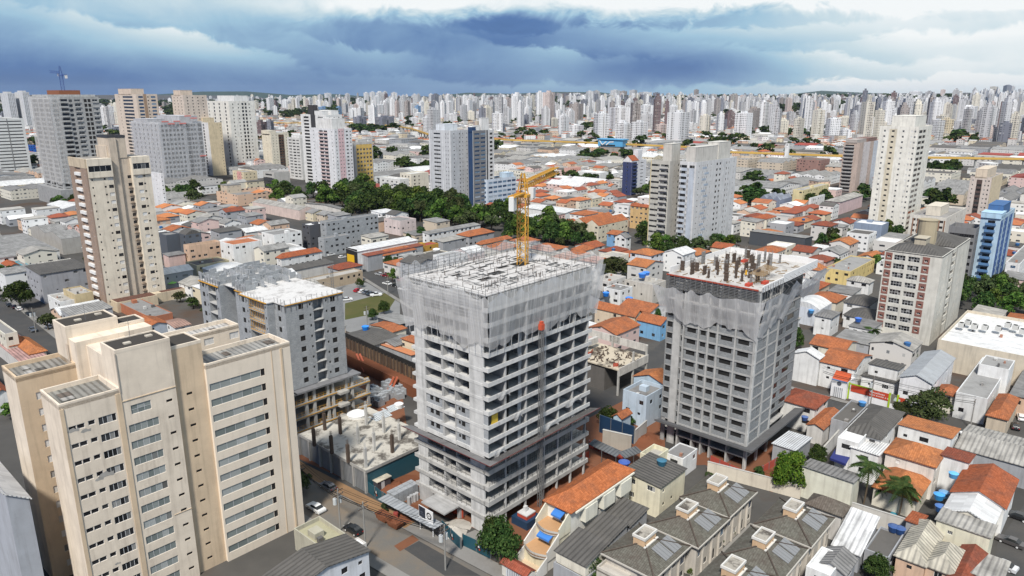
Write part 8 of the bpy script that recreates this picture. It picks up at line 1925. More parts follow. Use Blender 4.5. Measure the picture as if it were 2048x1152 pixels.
def smalls():
 for i, a in enumerate(((681, 1062, 9, 'utility pole with a transformer at the near kerb beside the white car', True), (731, 1096, 9.5, 'utility pole at the near kerb beside the green flat roof', False), (891, 1140, 9, 'utility pole with white transformers near the bottom edge of the street', True), (605, 1000, 8, 'utility pole with a green box beside the cream apartment building', False), (1740, 815, 9, 'utility pole with two transformers in front of the red sign band', True), (72, 665, 9, 'utility pole at the far left street', True), (776, 590, 8, 'utility pole at the street beyond the car park', False), (1940, 858, 8, 'utility pole in front of the modern grey house', False), (735, 655, 8, 'utility pole with a transformer by the lawn', True), (1262, 560, 9, 'utility pole in front of the curved-balcony block', True))): pole(*a[:4], transf=a[4])
 B = (.015, .10, .33)
 for a in ((1248, 935, 5, 'bright blue water tank on the wall behind the terracotta house', 1.2, (.02, .06, .25)), (1323, 930, 7.3, 'blue tank lid on the dark roof of the cream house', 1.0, (.02, .10, .16)), (1906, 955, 6.4, 'light blue water tank on the white stair tower', .9, (.08, .30, .55)), (1877, 998, 3.6, 'light blue tank, upper left of the three behind the half white roof', 1.0, (.03, .22, .5)), (1887, 993, 3.6, 'grey-blue tank, upper right of the three behind the half white roof', .95, (.10, .22, .36)), (1880, 1022, 3.6, 'dark blue tank, lowest of the three behind the half white roof', 1.0, (.03, .10, .28)), (1786, 1062, 3.8, 'dark blue tank on the flat dark roof, left of the pair', .95, (.015, .05, .16)), (1799, 1066, 3.8, 'dark blue tank on the flat dark roof, right of the pair', .95, (.015, .05, .16)),
    (1724, 811, 5.6, 'blue tank on the flat dark concrete roof', .9, (.04, .16, .36)), (1609, 840, 5, 'blue tank beside the patched red-brown roof', .8, (.03, .07, .2)), (731, 660, 5, 'blue tank on the dark roofs right of the grey block building', 1.2, (.01, .16, .55)), (1258, 603, 5.5, 'round blue tank beside the orange row house', 1.4, (.01, .14, .5)), (1212, 592, 5.5, 'blue tank left of the white cube house', 1.3, (.01, .14, .5)), (1292, 552, 9, 'blue water tank on the ruined wall, right of the pair', 1.5, (.02, .14, .5)), (1284, 555, 9, 'blue water tank on the ruined wall, left of the pair', 1.5, (.02, .14, .5)), (1622, 626, 5, 'blue tank in front of the vaulted shed', 1.0, (.05, .2, .42)), (1716, 643, 6, 'blue tank on the roof next to the brick block', 1.1, (.02, .1, .4)), (873, 506, 6, 'white water tank on the dark flat-roofed house', 1.8, (.75, .75, .74))): tank(*a)
 # lattice mast by the car park
 x, y = at(616 * 0 + 666, 585, 0); t = thing('lattice_mast', 'slim grey lattice mast beside the gravel car park', 'mast', (x, y, 0), 20); m = MB(); h = 13
 for a in (-.45, .45):
  for b in (-.45, .45): m.beam((a, b, 0), (a, b, h), .1)
 for k in range(11):
  z = h * k / 11
  for p, q in (((-.45, -.45), (.45, -.45)), ((.45, -.45), (.45, .45)), ((.45, .45), (-.45, .45)), ((-.45, .45), (-.45, -.45))): m.beam((*p, z), (*q, z + h / 11), .06); m.beam((*p, z), (*q, z), .05)
 part('frame', m, 'steel', t); m = MB(); m.box(-.9, .9, -.08, .08, h, h + .5); part('head', m, 'steel', t)
 # pool garden below the beige tower
 mb = MB(); mb.quad(*[(*at(u, v, 0), .06) for u, v in ((352, 579), (366, 575), (374, 580), (358, 584))]); mb.quad(*[(*at(u, v, 0), .06) for u, v in ((368, 588), (390, 580), (396, 590), (382, 594))]); struct(part('pool_water', mb, 'water'))
 mb = MB(); mb.quad(*[(*at(u, v, 0), .04) for u, v in ((338, 600), (345, 570), (384, 568), (398, 596), (372, 602))]); struct(part('pool_terrace', mb, 'paving'))
 x, y = at(345, 576, 0); t = thing('parasol', 'lime green parasol beside the swimming pool', 'parasol', (x, y, 0)); m = MB(); m.cyl(0, 0, 0, 2.6, .05, 6); part('pole', m, 'steel', t); m = MB(); m.cyl(0, 0, 2.3, 2.9, 1.9, 10, .05); part('canopy', m, 'paint', t, (.25, .6, .12))
 mb = MB(); mb.quad(*[(*at(u, v, 0), .06) for u, v in ((1778, 1028), (1786, 1022), (1797, 1030), (1788, 1036))]); struct(part('pool_water', mb, 'water'))
 # black and yellow front of the white warehouse, awning and other fittings
 o = bpy.data.objects
 w = [q for q in C.objects if q.get('label', '').startswith('long white-roofed warehouse with a black')][0]
 wy = abs(run(*w.location[:2], 9.5, G + 90, 693)); m = MB(); m.box(-.25, 0, -.1, wy + .1, 0, 10.4); part('facade_panel', m, 'paint', w, (.012, .012, .013)); m = MB(); m.box(-.32, -.25, wy * .25, wy * .93, 3.6, 7.4); m.box(-.32, -.25, .1, wy * .2, .2, 3.4); part('yellow_panel', m, 'paint', w, (.72, .44, .01))
 a, b = at(1671, 901, 4.6), at(1703, 913, 4.6); l = math.hypot(b[0] - a[0], b[1] - a[1]); t = thing('awning', 'dark blue sloping awning on the tall white house', 'awning', (*a, 0), math.degrees(math.atan2(b[1] - a[1], b[0] - a[0]))); m = MB(); m.quad((0, -2.2, 3.6), (l, -2.2, 3.6), (l, 0, 5.2), (0, 0, 5.2)); m.quad((0, 0, 5.1), (l, 0, 5.1), (l, -2.2, 3.5), (0, -2.2, 3.5)); part('fabric', m, 'paint', t, (.02, .03, .16)); m = MB(); m.box(0, l, -2.24, -2.2, 3.1, 3.6); part('valance', m, 'paint', t, (.018, .026, .14))
 for i, (u, v) in enumerate(((1922, 655), (1948, 658), (1969, 660), (1996, 662), (2015, 655), (2030, 660), (1935, 650), (2044, 668))):
  x, y = at(u, v, 9.4); t = thing('air_conditioner', ['third', 'fifth', 'sixth', 'seventh', 'rearmost', 'eighth', 'fourth', 'rightmost'][i] + ' air conditioner, counted from the left, on the supermarket roof', 'air conditioner', (x, y, 9.4), G, 'air conditioners on the supermarket roof'); m = MB(); m.box(-1, 1, -.8, .8, .2, 1.6); part('casing', m, 'plastic', t, (.5, .5, .48)); m = MB(); m.cyl(0, 0, 1.6, 1.7, .6, 10); m.box(-.8, .8, -.84, -.8, .4, 1.4); part('fan_grille', m, 'void', t)
 m = MB(); sq = []
 # cat-slide skylight on the pale metal roof and a person on the netted grey tower
 x, y = at(1444, 535, 41.0)
 t = thing('person', 'person in a yellow coat standing among the columns on the netted grey tower roof', 'person', (*RT_POS, RT_Z), 200)
 me = bpy.data.meshes.new('body'); vs = [(0, 0, .95), (0, 0, 1.25), (0, 0, 1.48), (0, 0, 1.58), (0, .02, 1.72), (.1, 0, .9), (.12, 0, .5), (.12, -.02, .06), (-.1, 0, .9), (-.12, 0, .5), (-.12, -.02, .06), (.2, 0, 1.44), (.28, 0, 1.15), (.26, .12, .92), (-.2, 0, 1.44), (-.28, 0, 1.15), (-.26, .12, .92)]
 me.from_pydata(vs, [(0, 1), (1, 2), (2, 3), (3, 4), (0, 5), (5, 6), (6, 7), (0, 8), (8, 9), (9, 10), (2, 11), (11, 12), (12, 13), (2, 14), (14, 15), (15, 16)], [])
 o = bpy.data.objects.new('body', me); C.objects.link(o); o.parent = t; me.materials.append(MAT['skin']); sk = o.modifiers.new('skin', 'SKIN'); rr = [.15, .15, .14, .06, .105, .09, .07, .06, .09, .07, .06, .065, .05, .04, .065, .05, .04]
 for q, r in zip(me.skin_vertices[0].data, rr): q.radius = (r, r)
 me.skin_vertices[0].data[0].use_root = True; o.modifiers.new('sub', 'SUBSURF').levels = 1
 m = MB(); m.cyl(0, 0, .55, 1.0, .27, 10, .2); m.cyl(0, 0, 1.0, 1.5, .2, 10, .23); part('coat', m, 'paint', t, (.75, .42, .02)); m = MB(); m.cyl(0, .02, 1.76, 1.88, .14, 10, .06); part('helmet', m, 'paint', t, (.75, .72, .65))
# ------------------------------------------------------------------ the rest of the city
FAR = '''1024 1048 187 245 w,1047 1063 195 245 w,1064 1082 184 240 w,1087 1112 184 250 p,1116 1138 229 274 w,1141 1171 207 249 b,1108 1122 226 246 d,1141 1172 250 277 w,1181 1211 226 284 w,1209 1250 214 270 w,1231 1262 243 287 w,1263 1297 243 288 w,1253 1300 226 266 g,1268 1302 210 240 w,1312 1337 248 277 p,1335 1381 224 289 w,1379 1392 220 262 g,1336 1360 210 240 w,1400 1422 230 269 c,1424 1448 238 258 w,1470 1507 225 288 w,1169 1183 182 213 w,1184 1196 181 212 g,1208 1217 188 207 g,1221 1240 180 210 w,1240 1254 182 208 b,1260 1277 180 207 g,1273 1298 184 206 w,1306 1320 185 208 d,1330 1340 186 208 g,1355 1362 184 210 w,1387 1397 179 210 b,1397 1411 188 214 g,1414 1428 188 214 g,1422 1444 214 228 w,
553 577 200 219 w,648 661 186 199 w,690 699 187 209 w,727 737 185 206 w,739 750 184 206 w,752 765 183 207 w,766 774 183 208 w,778 791 185 208 w,634 656 213 226 u,673 683 213 229 u,687 710 217 240 w,707 733 233 263 d,747 784 233 263 d,745 772 209 233 w,792 804 226 249 w,840 867 228 248 p,862 879 188 216 d,880 907 228 253 w,890 906 189 226 w,907 924 195 229 g,812 835 207 228 w,830 842 211 230 u,962 984 212 250 c,985 1010 211 256 g,1006 1025 215 250 w,985 1009 245 266 d,542 552 212 237 w,591 602 192 210 w,615 625 195 214 w,
1540 1558 212 240 c,1580 1600 188 225 c,1568 1578 204 225 d,1643 1660 200 230 c,1682 1699 208 232 w,1720 1731 180 246 d,1736 1756 203 231 w,1772 1800 214 238 w,1784 1798 184 204 m,1822 1850 182 206 w,1826 1850 205 231 w,1890 1918 200 238 w,1883 1921 238 281 y,1925 1963 212 251 w,1960 1998 224 253 w,1985 2012 195 226 c,2007 2052 215 246 w,1740 1768 240 264 r,1722 1742 232 257 w,1678 1712 233 258 c,1980 1998 173 198 c,2002 2016 170 198 d,2018 2030 172 198 w,1906 1920 178 202 w,1882 1895 179 200 p,1852 1868 182 202 g,1600 1614 197 222 d,1614 1632 200 222 b,1634 1642 190 212 c,1664 1674 192 214 w,1700 1718 196 222 g,1758 1770 190 214 w,1800 1812 196 216 w,1862 1876 200 224 w,2028 2052 262 286 g,1515 1530 197 222 b,1528 1540 205 228 c,1485 1500 190 212 b,1455 1468 196 214 d,
196 212 213 262 w,212 228 212 260 w,60 70 205 240 w,1034 1060 196 240 g,1092 1104 206 246 w,1000 1012 190 226 w,930 944 190 220 w,944 958 194 222 w,1126 1140 196 214 w,1142 1156 186 204 w,1344 1354 192 212 w,1372 1384 194 212 p,1440 1452 192 212 w,1500 1512 194 214 w,1560 1570 194 216 w'''
FC = {'w': (.74, .74, .745), 'p': (.62, .52, .48), 'b': (.36, .32, .30), 'd': (.20, .21, .25), 'g': (.52, .52, .53), 'c': (.68, .64, .55), 'u': (.22, .38, .60), 'm': (.18, .12, .12), 'y': (.56, .48, .34), 'r': (.36, .17, .16)}
FN = {'w': 'white', 'p': 'pinkish', 'b': 'brownish grey', 'd': 'dark grey', 'g': 'light grey', 'c': 'cream', 'u': 'pale blue', 'm': 'dark maroon', 'y': 'yellow-striped', 'r': 'brick red'}
def far_shape(m, w, d, h, rnd):
 """tower body, sometimes with wings and a stepped top"""
 k = rnd.random()
 if k < .35:
  m.box(0, w * .42, 0, d, 0, h); m.box(w * .42, w * .58, d * .25, d * .75, 0, h * .99); m.box(w * .58, w, 0, d, 0, h)
 elif k < .6:
  m.box(0, w, 0, d, 0, h * .93); m.box(w * .15, w * .85, d * .15, d * .85, h * .93, h)
 else: m.box(0, w, 0, d, 0, h)
 m.box(w * .3, w * .7, d * .3, d * .7, h, h * 1.04 + 1.5)
FARGRP = 'tower blocks of the distant skyline'
def far_tower(x, y, w, d, h, rot, col, name):
 rnd = random.Random(int(x * 7 + y * 13)); m = MB(); far_shape(m, w, d, h, rnd)
 o = part('tower_block', m, 'facade', None, col, loc=(x, y, elev(x, y) - 1), rz=R(rot)); tag(o, '', 'building', FARGRP)
 kind = 'slim' if h / max(w, d) > 3 else ('broad' if h / max(w, d) < 1.6 else 'tall')
 PEND.append((o, f'{kind} {name} tower block', x + 0, y, elev(x, y) + h * .7)); claim(x, y, w, d, rot)
 return o
def solve_ground(u, v):
 x, y = at(u, max(v, 200), 0)
 for _ in range(12): x, y = at(u, max(v, 193 + 6), min(elev(x, y), 60)) if v > 199 else at(u, 203, 0)
 return x, y
def far_city():
 n = 0
 for item in FAR.replace('\n', '').split(','):
  a = item.split(); u0, u1, vt, vb = map(float, a[:4])
  x, y = solve_ground((u0 + u1) / 2, vb); d = math.hypot(x, y); w = (u1 - u0) * y / F / 1.25
  h = min(max(lift(x, y, vt) - elev(x, y), 18), 130); rot = 48 + random.Random(item).choice((0, 0, -40, -25, 12)); col = FC[a[4]]; r = random.Random(item).uniform(.9, 1.1)
  far_tower(x, y, w, w * .8, h, rot, tuple(c * r for c in col), FN[a[4]]); n += 1
 rnd = random.Random(2024); cand = []
 while len(cand) < 2500:
  d = 1400 * (1 + rnd.random() ** 1.2 * 4.6); a = rnd.uniform(-.62, .62); x, y = d * math.sin(a), d * math.cos(a); u = proj(x, y, 0)[0]
  den = .25 + .75 * min(1, max(0, (u - 620) / 700)) + (.25 if u > 1600 else 0)
  if d < 2300: den *= .2 if u < 1450 else .3
  cl = 1.3 * math.sin(x * .0041 + 1.3) * math.sin(y * .0033 + .4) + .9 * math.sin(x * .013) * math.sin(y * .011)
  if rnd.random() > den * (.55 + .6 * cl): continue
  if taken(x, y, 10): continue
  w = rnd.uniform(11, 21); h = rnd.choice((rnd.uniform(22, 48), rnd.uniform(38, 70), rnd.uniform(50, 84))) * (1.0 if u > 700 else .75)
  if rnd.random() < .1: h = rnd.uniform(12, 25); w *= 1.5
  h = max(14, min(h, lift(x, y, rnd.uniform(186, 205) if u < 1900 else rnd.uniform(176, 200)) - elev(x, y)))
  cand.append((w * h / d / d, x, y, w, w * rnd.uniform(.55, .95), h, 48 + rnd.choice((0, -40, -25, 12, 30)))); claim(x, y, w, w, 0, 4)
 cand.sort(reverse=True)
 keys = ['w'] * 13 + ['c'] * 4 + ['g'] * 4 + ['p', 'b', 'b', 'd', 'd', 'm']
 for (_, x, y, w, dd, h, r) in cand[:300 - n]:
  k = rnd.choice(keys); bb = rnd.uniform(.85, 1.1); far_tower(x, y, w, dd, h, r, tuple(c * bb for c in FC[k]), FN[k])
 m = MB(); cols = []
 for (_, x, y, w, dd, h, r) in cand[300 - n:]:
  k = rnd.choice(keys); bb = rnd.uniform(.85, 1.1); c = tuple(q * bb for q in FC[k]); b = MB(); far_shape(b, w, dd, h, rnd); ca, sa = math.cos(R(r)), math.sin(R(r)); i = len(m.v); z = elev(x, y) - 1
  m.v += [(x + p[0] * ca - p[1] * sa, y + p[0] * sa + p[1] * ca, p[2] + z) for p in b.v]; m.f += [tuple(q + i for q in f) for f in b.f]; m.mi += [0] * len(b.f); cols += [(*c, rnd.random())] * 0 + [(*c, (x * .37 + y * .11) % 1)] * len(b.f)
 o = link('distant_towers', m.mesh('distant_towers', ['facadeC'], cols=cols)); struct(o, 'stuff'); tag(o, 'mass of small distant tower blocks along the horizon', 'skyline')
 # low houses, sheds and tree clumps that fill the ground between
 hs, cols, rv, rc = MB(), [], MB(), []
 th = []
 pal_r = [RC['orange'], RC['terra'], RC['rust'], RC['grey'], RC['midgrey'], RC['pale'], RC['white'], RC['dark'], RC['brown']]
 near = []
 def lot(x, y, w, dd, h, rot, big):
  near.append((math.hypot(x, y), x, y, w, dd, h, rot, big))
 ca, sa = math.cos(R(G)), math.sin(R(G))
 for i in range(-14, 60):
  for j in range(-44, 60):
   gx, gy = i * 15.5, j * 12.5
   if (i % 9) == 0 or (j % 6) == 0: continue
   x, y = gx * ca - gy * sa, gx * sa + gy * ca + 330; d = math.hypot(x, y)
   if y < 150 or d > 900: continue
   u, v = proj(x, y, 0)
   if u < -60 or u > 2110: continue
   big = d > 560 and not (u > 1020 and v > 335 and u < 1240)
   if d > 560 and big: continue
   jx, jy = x + rnd.uniform(-1, 1), y + rnd.uniform(-1, 1); w, dd = rnd.uniform(10, 14.3), rnd.uniform(8.5, 11.8)
   if taken(jx + (w * ca - dd * sa) / 2, jy + (w * sa + dd * ca) / 2, 5.2): continue
   lot(jx, jy, w, dd, rnd.choice((3.6, 4.5, 5.5, 6.5, 6.5, 9)), G, False)
 for i in range(-30, 60):
  for j in range(-40, 60):
   gx, gy = i * 52, j * 40; x, y = gx * ca - gy * sa, gx * sa + gy * ca + 700; d = math.hypot(x, y)
   if d < 560 or d > 2300 or y < 300: continue
   u, v = proj(x, y, 0)
   if u < -80 or u > 2130: continue
   if (i % 4) == 0: continue
   w, dd = rnd.uniform(32, 50), rnd.uniform(24, 37)
   cx, cy = x + (w * ca - dd * sa) / 2, y + (w * sa + dd * ca) / 2
   if rnd.random() < (.96 if d < 1300 else .4) and not taken(cx, cy, 12): lot(x, y, w, dd, rnd.uniform(5, 9), G, True)
   else:
    for k in range(7):
     xx, yy = x + rnd.uniform(0, 46), y + rnd.uniform(0, 38)
     if not taken(xx, yy, 9): lot(xx, yy, rnd.uniform(9, 15), rnd.uniform(8, 12), rnd.choice((4, 5.5, 7, 12)), G + rnd.choice((0, 0, -30)), False)
 mt = MB(); mt.cyl(0, 0, 0, 1.1, .8, 10, 1.0); mt.cyl(0, 0, 1.1, 1.35, 1.05, 10, .5); tankme = link('tank', mt.mesh('tank', ['plastic'])); tankd = tankme.data; bpy.data.objects.remove(tankme); tankme = tankd
 near.sort(); cnt = {False: 0, True: 0}
 for (d, x, y, w, dd, h, rot, big) in near:
  r_ = rnd.random()
  if big: roofk, rn = rnd.choice((('white', 'white'), ('pale', 'pale'), ('midgrey', 'grey'), ('grey', 'dark grey'), ('grey', 'dark grey'), ('grey', 'dark grey'), ('midgrey', 'grey'), ('dark', 'blackish'), ('midgrey', 'grey'), ('redmetal', 'dark red'))); shape = rnd.choice(('gy', 'w2', 'w3', 'flat', 'bx', 'v3'))
  elif r_ < (.50 if x > 0 and d < 620 else .28): roofk, rn = rnd.choice((('orange', 'orange'), ('terra', 'terracotta'), ('rust', 'rust-red'), ('bright', 'bright orange'))); shape = rnd.choice(('hip', 'hip', 'gx', 'gy'))
  else: roofk, rn = rnd.choice((('grey', 'grey'), ('midgrey', 'mid-grey'), ('pale', 'pale'), ('pale', 'pale'), ('dark', 'dark'), ('white', 'white'), ('white', 'white'), ('midgrey', 'mid-grey'))); shape = rnd.choice(('flat', 'gx', 'sx', 'gy', 'sy'))
  wk = rnd.choice(('white', 'white', 'white', 'white', 'white', 'pale', 'pale', 'cream', 'beige', 'grey', 'grey', 'ivory', 'ivory', 'pink', 'pale', 'peach'))
  rh = rnd.uniform(1.5, 3) if big else (1.8 if shape in ('hip', 'gx', 'gy') else .5)
  claim(x, y, w, dd, rot)
  if cnt[big] < (230 if not big else 130):
   cnt[big] += 1; nm = 'warehouse' if big else 'house'
   t = thing(nm, '', nm, (x, y, elev(x, y)), rot, 'low warehouses of the industrial belt' if big else 'small houses filling the streets')
   m = MB(); m.box(0, w, 0, dd, -1, h - .02) if False else shell(m, w, dd, -1, h, ())
   add_roof(t, w, dd, h, shape, roofk, rh, m); part('wall', m, 'lowwall', t, WC[wk])
   sh = {'h': 'hipped', 'g': 'pitched', 's': 'lean-to', 'f': 'flat', 'b': 'vaulted', 'w': 'ridged', 'v': 'ridged'}[shape[0]]
   if not big and rnd.random() < .10: px, py = x + 2 * ca - 2 * sa, y + 2 * sa + 2 * ca; q = thing('water_tank', '', 'water tank', (px, py, elev(x, y) + h + .5), 0, 'blue water tanks on house roofs'); link('tank', tankme, q, col=(.03, .12, .30)); PEND.append((q, 'blue roof water tank', px, py, h + 1))
   if not big and rnd.random() < .33: tree(0, 0, rnd.uniform(4, 7.5), rnd.uniform(4, 7), 'mid', None, xy=(x - (4.2 + rnd.random()) * ca, y - 4.5 * sa), group='yard trees between the houses', desc='small yard tree')
   PEND.append((t, f'{wk if big else ("low " if h < 5 else "taller ") + wk} {nm}, {rn} {sh} roof,', x, y, h))
  else:
   c, s = math.cos(R(rot)), math.sin(R(rot)); a, b = MB(), MB(); z = elev(x, y) - 1
   shell(b, w, dd, 0, h + 1, ())
   if shape == 'hip': roof_hip(a, w, dd, h + 1, rh)
   elif shape[0] in 'gwv' or shape == 'bx': roof_gable(a, w, dd, h + 1, rh, 'x' if shape == 'gx' else 'y', .2); gable_ends(b, w, dd, h + 1, rh, 'x' if shape == 'gx' else 'y')
   else: a.box(-.1, w + .1, -.1, dd + .1, h + .6, h + 1.2)
   for src, dst, cc, lst in ((b, hs, WC[wk], cols), (a, rv, RC[roofk], rc)):
    i = len(dst.v); dst.v += [(x + p[0] * c - p[1] * s, y + p[0] * s + p[1] * c, p[2] + z) for p in src.v]; dst.f += [tuple(q + i for q in f) for f in src.f]; dst.mi += [0] * len(src.f); lst += [(*cc, (x * .37 + y * .11) % 1)] * len(src.f)
 # distant low districts out to the hills
 for _ in range(5200):
  d = 1250 * (1 + rnd.random() ** 1.5 * 3.4); a_ = rnd.uniform(-.62, .62); x, y = d * math.sin(a_), d * math.cos(a_)
  if taken(x, y, 4): continue
  w, dd, h = rnd.uniform(9, 20), rnd.uniform(8, 14), rnd.choice((4, 6, 6, 9, 14)); wk = rnd.choice(('white', 'pale', 'cream', 'beige', 'grey', 'white')); rk = rnd.choice(pal_r[:6] + [RC['terra'], RC['orange']])
  r = 48 + rnd.choice((0, -30, 15)); c, s = math.cos(R(r)), math.sin(R(r)); a, b = MB(), MB(); z = elev(x, y) - 1; b.box(0, w, 0, dd, 0, h); roof_gable(a, w, dd, h, 1.5, 'x', .1) if h < 9 else a.box(-.1, w, 0, dd + .1, h, h + .4)
  for src, dst, cc, lst in ((b, hs, WC[wk], cols), (a, rv, rk, rc)):
   i = len(dst.v); dst.v += [(x + p[0] * c - p[1] * s, y + p[0] * s + p[1] * c, p[2] + z) for p in src.v]; dst.f += [tuple(q + i for q in f) for f in src.f]; dst.mi += [0] * len(src.f); lst += [(*cc, (x * .37 + y * .11) % 1)] * len(src.f)
 o = link('far_houses', hs.mesh('far_houses', ['lowwallC'], cols=cols)); struct(o, 'stuff'); tag(o, 'walls of the many small buildings far behind the industrial belt', 'houses')
 o = link('far_roofs', rv.mesh('far_roofs', ['roofC'], cols=rc)); struct(o, 'stuff'); tag(o, 'roofs of the many small buildings far behind the industrial belt', 'roofs')
 # far greenery as one mass of crowns
 V, Fc = [], []; src = TREES['far', 0][0]; sv = np.array([v.co[:] for v in src.vertices]); sf = [tuple(p.vertices) for p in src.polygons][::2]
 tr = [o for o in C.objects if o.name.startswith('tree') and o.parent is None]
 tr.sort(key=lambda o: -o.scale[0] * o.scale[2] / (o.location[0] ** 2 + o.location[1] ** 2))
 drop = set(tr[292:])
 for o in drop:
  crown = [c for c in o.children if c.name.startswith('crown')][0].data; i = len(V); a, b = math.cos(o.rotation_euler[2]), math.sin(o.rotation_euler[2])
  for v in crown.vertices: X, Y, Z = v.co[0] * o.scale[0], v.co[1] * o.scale[0], v.co[2] * o.scale[2]; V.append((o.location[0] + X * a - Y * b, o.location[1] + X * b + Y * a, o.location[2] + Z))
  Fc += [tuple(k + i for k in p.vertices) for p in crown.polygons]
 PEND[:] = [p for p in PEND if p[0] not in drop]
 for o in drop:
  for c in list(o.children): bpy.data.objects.remove(c)
  bpy.data.objects.remove(o)
 for _ in range(1500):
  d = 900 * (1 + rnd.random() ** 1.4 * 5.5); a_ = rnd.uniform(-.62, .62); x, y = d * math.sin(a_), d * math.cos(a_)
  g = math.sin(x * .006) * math.sin(y * .005 + 1) + .5 * math.sin(x * .017 + 2)
  if rnd.random() > .35 + .5 * g or taken(x, y, 4): continue
  for _k in range(rnd.choice((1, 1, 2, 3)) + (3 if d > 2500 else 0)):
   s = rnd.uniform(13, 24) * (1 + d / 5000); xx, yy = x + rnd.uniform(-22, 22), y + rnd.uniform(-22, 22); i = len(V); q = rnd.uniform(0, 6.28); c, n_ = math.cos(q), math.sin(q); z = elev(xx, yy) - 2
   P = sv * s * np.array((1, 1, .8)); V += [(xx + p[0] * c - p[1] * n_, yy + p[0] * n_ + p[1] * c, z + p[2]) for p in P]; Fc += [tuple(k + i for k in f) for f in sf]
 me = bpy.data.meshes.new('far_trees'); me.from_pydata(V, [], Fc); me.materials.append(MAT['leaf']); o = link('far_trees', me); struct(o, 'stuff'); tag(o, 'far tree clumps scattered between the distant districts', 'trees')
def monorail():
 pts = [(430, 243), (582, 246), (690, 244), (707, 246), (785, 251), (822, 257), (855, 268), (990, 278), (1024, 280), (1199, 286), (1376, 294), (1459, 304), (1686, 312), (1858, 315), (2048, 318), (2130, 320)]
 z = 14.0; W = [at(u, v, z) for u, v in pts]
 t = thing('monorail', 'yellow elevated monorail guideway crossing the industrial belt on pillars', 'monorail', (0, 0, 0)); m = MB()
 for (x0, y0), (x1, y1) in zip(W, W[1:]):
  l = math.hypot(x1 - x0, y1 - y0); nx, ny = -(y1 - y0) / l * 2.2, (x1 - x0) / l * 2.2
  for s in (-1, 1): m.beam((x0 + nx * s, y0 + ny * s, z), (x1 + nx * s, y1 + ny * s, z), 1.0, 2.0)
  m.beam((x0, y0, z - .8), (x1, y1, z - .8), 2.6, .9)
 part('beam', m, 'railyellow', t); k = 0
 m = MB()
 for (x0, y0), (x1, y1) in zip(W, W[1:]):
  n = max(1, int(math.hypot(x1 - x0, y1 - y0) / 32))
  for i in range(n):
   x, y = x0 + (x1 - x0) * i / n, y0 + (y1 - y0) * i / n
   if k < 100: b = MB(); b.box(x - .8, x + .8, y - .8, y + .8, 0, z - 1.2); b.box(x - 2.2, x + 2.2, y - .9, y + .9, z - 2.0, z - 1.2); part('pillar', b, 'concrete', t, (.4, .4, .38)); k += 1
 PLACED.extend([((a[0] + b[0]) / 2, (a[1] + b[1]) / 2, math.hypot(a[0] - b[0], a[1] - b[1]) / 2, 8, math.atan2(b[1] - a[1], b[0] - a[0])) for a, b in zip(W, W[1:])])
 a, b = at(1200, 287, z), at(1249, 289, z); l = math.hypot(b[0] - a[0], b[1] - a[1]); t = thing('monorail_station', 'light blue monorail station hall with white slanting stripes on the yellow guideway', 'station', (*a, z), math.degrees(math.atan2(b[1] - a[1], b[0] - a[0])))
 m = MB(); m.prism([(0, -6), (l, -6), (l, 9), (0, 9)], -3, 6); m.prism([(-1.5, -7.5), (l + 1.5, -7.5), (l + 1.5, 10), (-1.5, 10)], 6, 7.2); part('hall', m, 'paint', t, (.10, .36, .62)); m = MB()
 for p, q in (((.05, 5), (.18, -1)), ((.18, -1), (.34, 3.4)), ((.34, -1), (.5, 3.4)), ((.5, 3.0), (.64, 3.4))): m.beam((l * p[0], -6.1, p[1]), (l * q[0], -6.1, q[1]), .7, 1.3)
 part('stripe', m, 'clean', t, (.75, .75, .75)); m = MB(); m.box(l * .1, l * .7, -6.05, -5.5, -2.6, -.6); part('window_band', m, 'carglass', t); m = MB(); m.box(l * .1, l * .9, -5, 8, -z, -3); part('base', m, 'concrete', t, (.35, .33, .3))
flatm('railyellow', (.55, .35, .08), .6, 0, .2)
def specials():
 H = house
 for a in (('dark blue and yellow office cube among the far towers', (1056, 236), 1044, 1058, 16, 'flat', 'dark', (.02, .035, .12), .5), ('bright blue shed in front of the blue crane tower', (45, 292), 40, 71, 10, 'flat', 'grey', (.02, .12, .50), .5), ('yellow-cream three-storey factory with window bands', (1606, 382), 1586, 1658, 12, 'flat', 'pale', (.72, .62, .36), .5), ('white small office in front of the yellow-cream factory', (1622, 398), 1618, 1650, 10, 'flat', 'grey', 'white', .5),
    ('dusty pink brick factory with rows of openings under the guideway', (1642, 322), 1594, 1660, 12, 'flat', 'brown', (.34, .20, .17), .8), ('white chimney-like block beside the guideway', (1578, 288), 1571, 1580, 26, 'flat', 'white', 'white', .3), ('pink house block with grey hipped roof', (1680, 404), 1650, 1726, 9, 'hip', 'pale', (.66, .50, .50), 2.2), ('dark blue-grey row with slanted roofs by the left of the yellow-cream factory', (1560, 400), 1520, 1584, 9, 'v3', (.3, .33, .4), (.22, .25, .33), 2.5), ('white long building with parapet in front of the far grey roofs', (1200, 347), 1155, 1217, 9, 'flat', 'white', 'white', .6), ('pink stepped factory front left of the yellow crane tip', (1140, 338), 1128, 1162, 10, 'flat', 'pale', (.66, .40, .34), .8)):
  H(*a, win='d' if a[4] > 9 else None, dens=.6)
def haze():
 m = bpy.data.materials.new('haze'); m.use_nodes = True; nt = m.node_tree; nt.nodes.clear(); v = nt.nodes.new('ShaderNodeVolumePrincipled'); o = nt.nodes.new('ShaderNodeOutputMaterial'); nt.links.new(v.outputs[0], o.inputs['Volume'])
 v.inputs['Color'].default_value = (.62, .76, .95, 1); v.inputs['Density'].default_value = HAZE; v.inputs['Anisotropy'].default_value = .2
 MAT['haze'] = m; b = MB(); b.box(-17000, 17000, -300, 17500, -6, 290); struct(part('haze', b, 'haze'), 'stuff')
HAZE = 2.2e-5
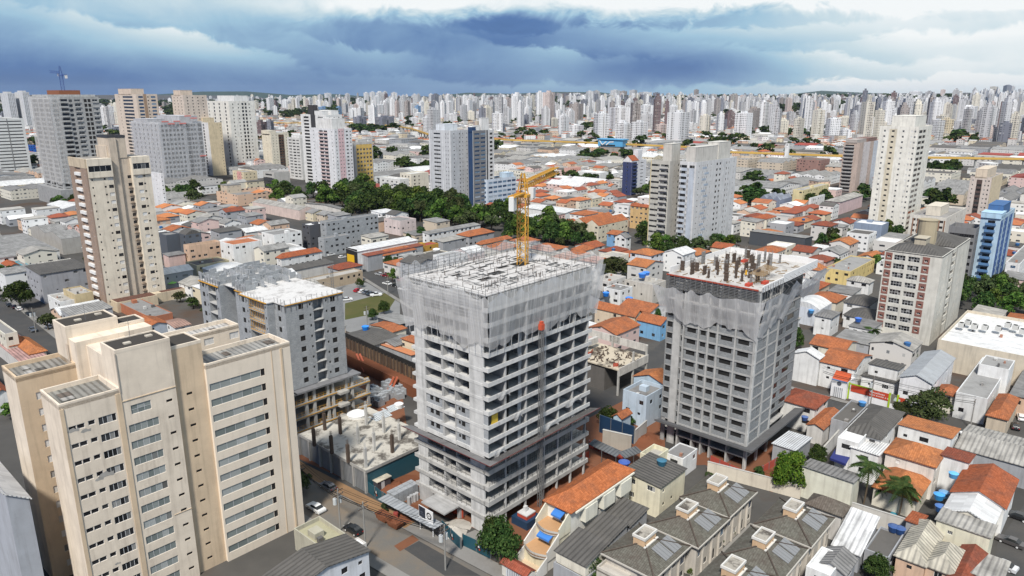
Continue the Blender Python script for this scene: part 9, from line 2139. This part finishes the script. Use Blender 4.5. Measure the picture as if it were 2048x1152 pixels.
# ------------------------------------------------------------------ build everything
terrain(); roads()
CTR = central_tower(); RT = right_tower(); block_building(); complex_(); mid_towers(); beige_tower()
landmark(RT[1] + 6, RT[2] + 10, 25, 'the netted grey tower'); landmark(CTR[1] + 6, CTR[2] + 8, 30, 'the crane-topped netted tower'); landmark(-51, 160, 20, 'the grey block building')
for u, v, p in ((70, 480, 'the two-gabled workshop'), (690, 600, 'the gravel car park'), (1230, 512, 'the broad olive tree'), (780, 470, 'the yellow-fronted warehouse'), (1225, 288, 'the blue monorail station'), (1660, 790, 'the red sign wall'), (1150, 255, 'the slim white guideway tower'), (1850, 700, 'the pale grey metal roof'), (560, 470, 'the white party-wall block'), (1610, 400, 'the yellow-cream factory'), (1700, 545, 'the yellow shop'), (1180, 450, 'the red-shuttered gabled house'), (900, 470, 'the long white park house'), (660, 245, 'the black roof block'), (1360, 255, 'the white guideway slabs'), (1488, 250, 'the lone broad tower'), (1900, 260, 'the yellow-striped tower'), (1755, 250, 'the brick red tower'), (1050, 240, 'the blue-yellow cube'), (840, 240, 'the twin dark towers'), (1725, 205, 'the dark tall tower'), (1990, 185, 'the right-hand skyline peak'), (1290, 195, 'the white skyline group'), (1390, 190, 'the slim brown tower'), (1590, 205, 'the cream skyline pair'), (770, 193, 'the white hilltop row'), (570, 205, 'the lone far tower')):
 X, Y = at(u, max(v, 205), 0); LAND.append((u, v, math.hypot(X, Y), p))
X_, Y_, Z_ = CTR[1], CTR[2], CTR[3]
c_, s_ = math.cos(R(G)), math.sin(R(G))
tower_crane('tower_crane', 'yellow lattice tower crane standing on the roof of the netted central tower', X_ + 21.7 * c_ - 9.8 * s_, Y_ + 21.7 * s_ + 9.8 * c_, Z_ - 2, 60.6, 22, 6.6, 70, 'yellow', 1.0, 2.2, 4.6)
RT_POS, RT_Z = (RT[1] + 9.2 * c_ - 7.4 * s_, RT[2] + 9.2 * s_ + 7.4 * c_), RT[3] + .2
sites(); terrace_house(); townhouses(); lows(); shop_wall(); specials()
car_z = 0; trees(); cars(); wires(); smalls()
monorail(); far_city(); describe_all()
if HAZE: haze()
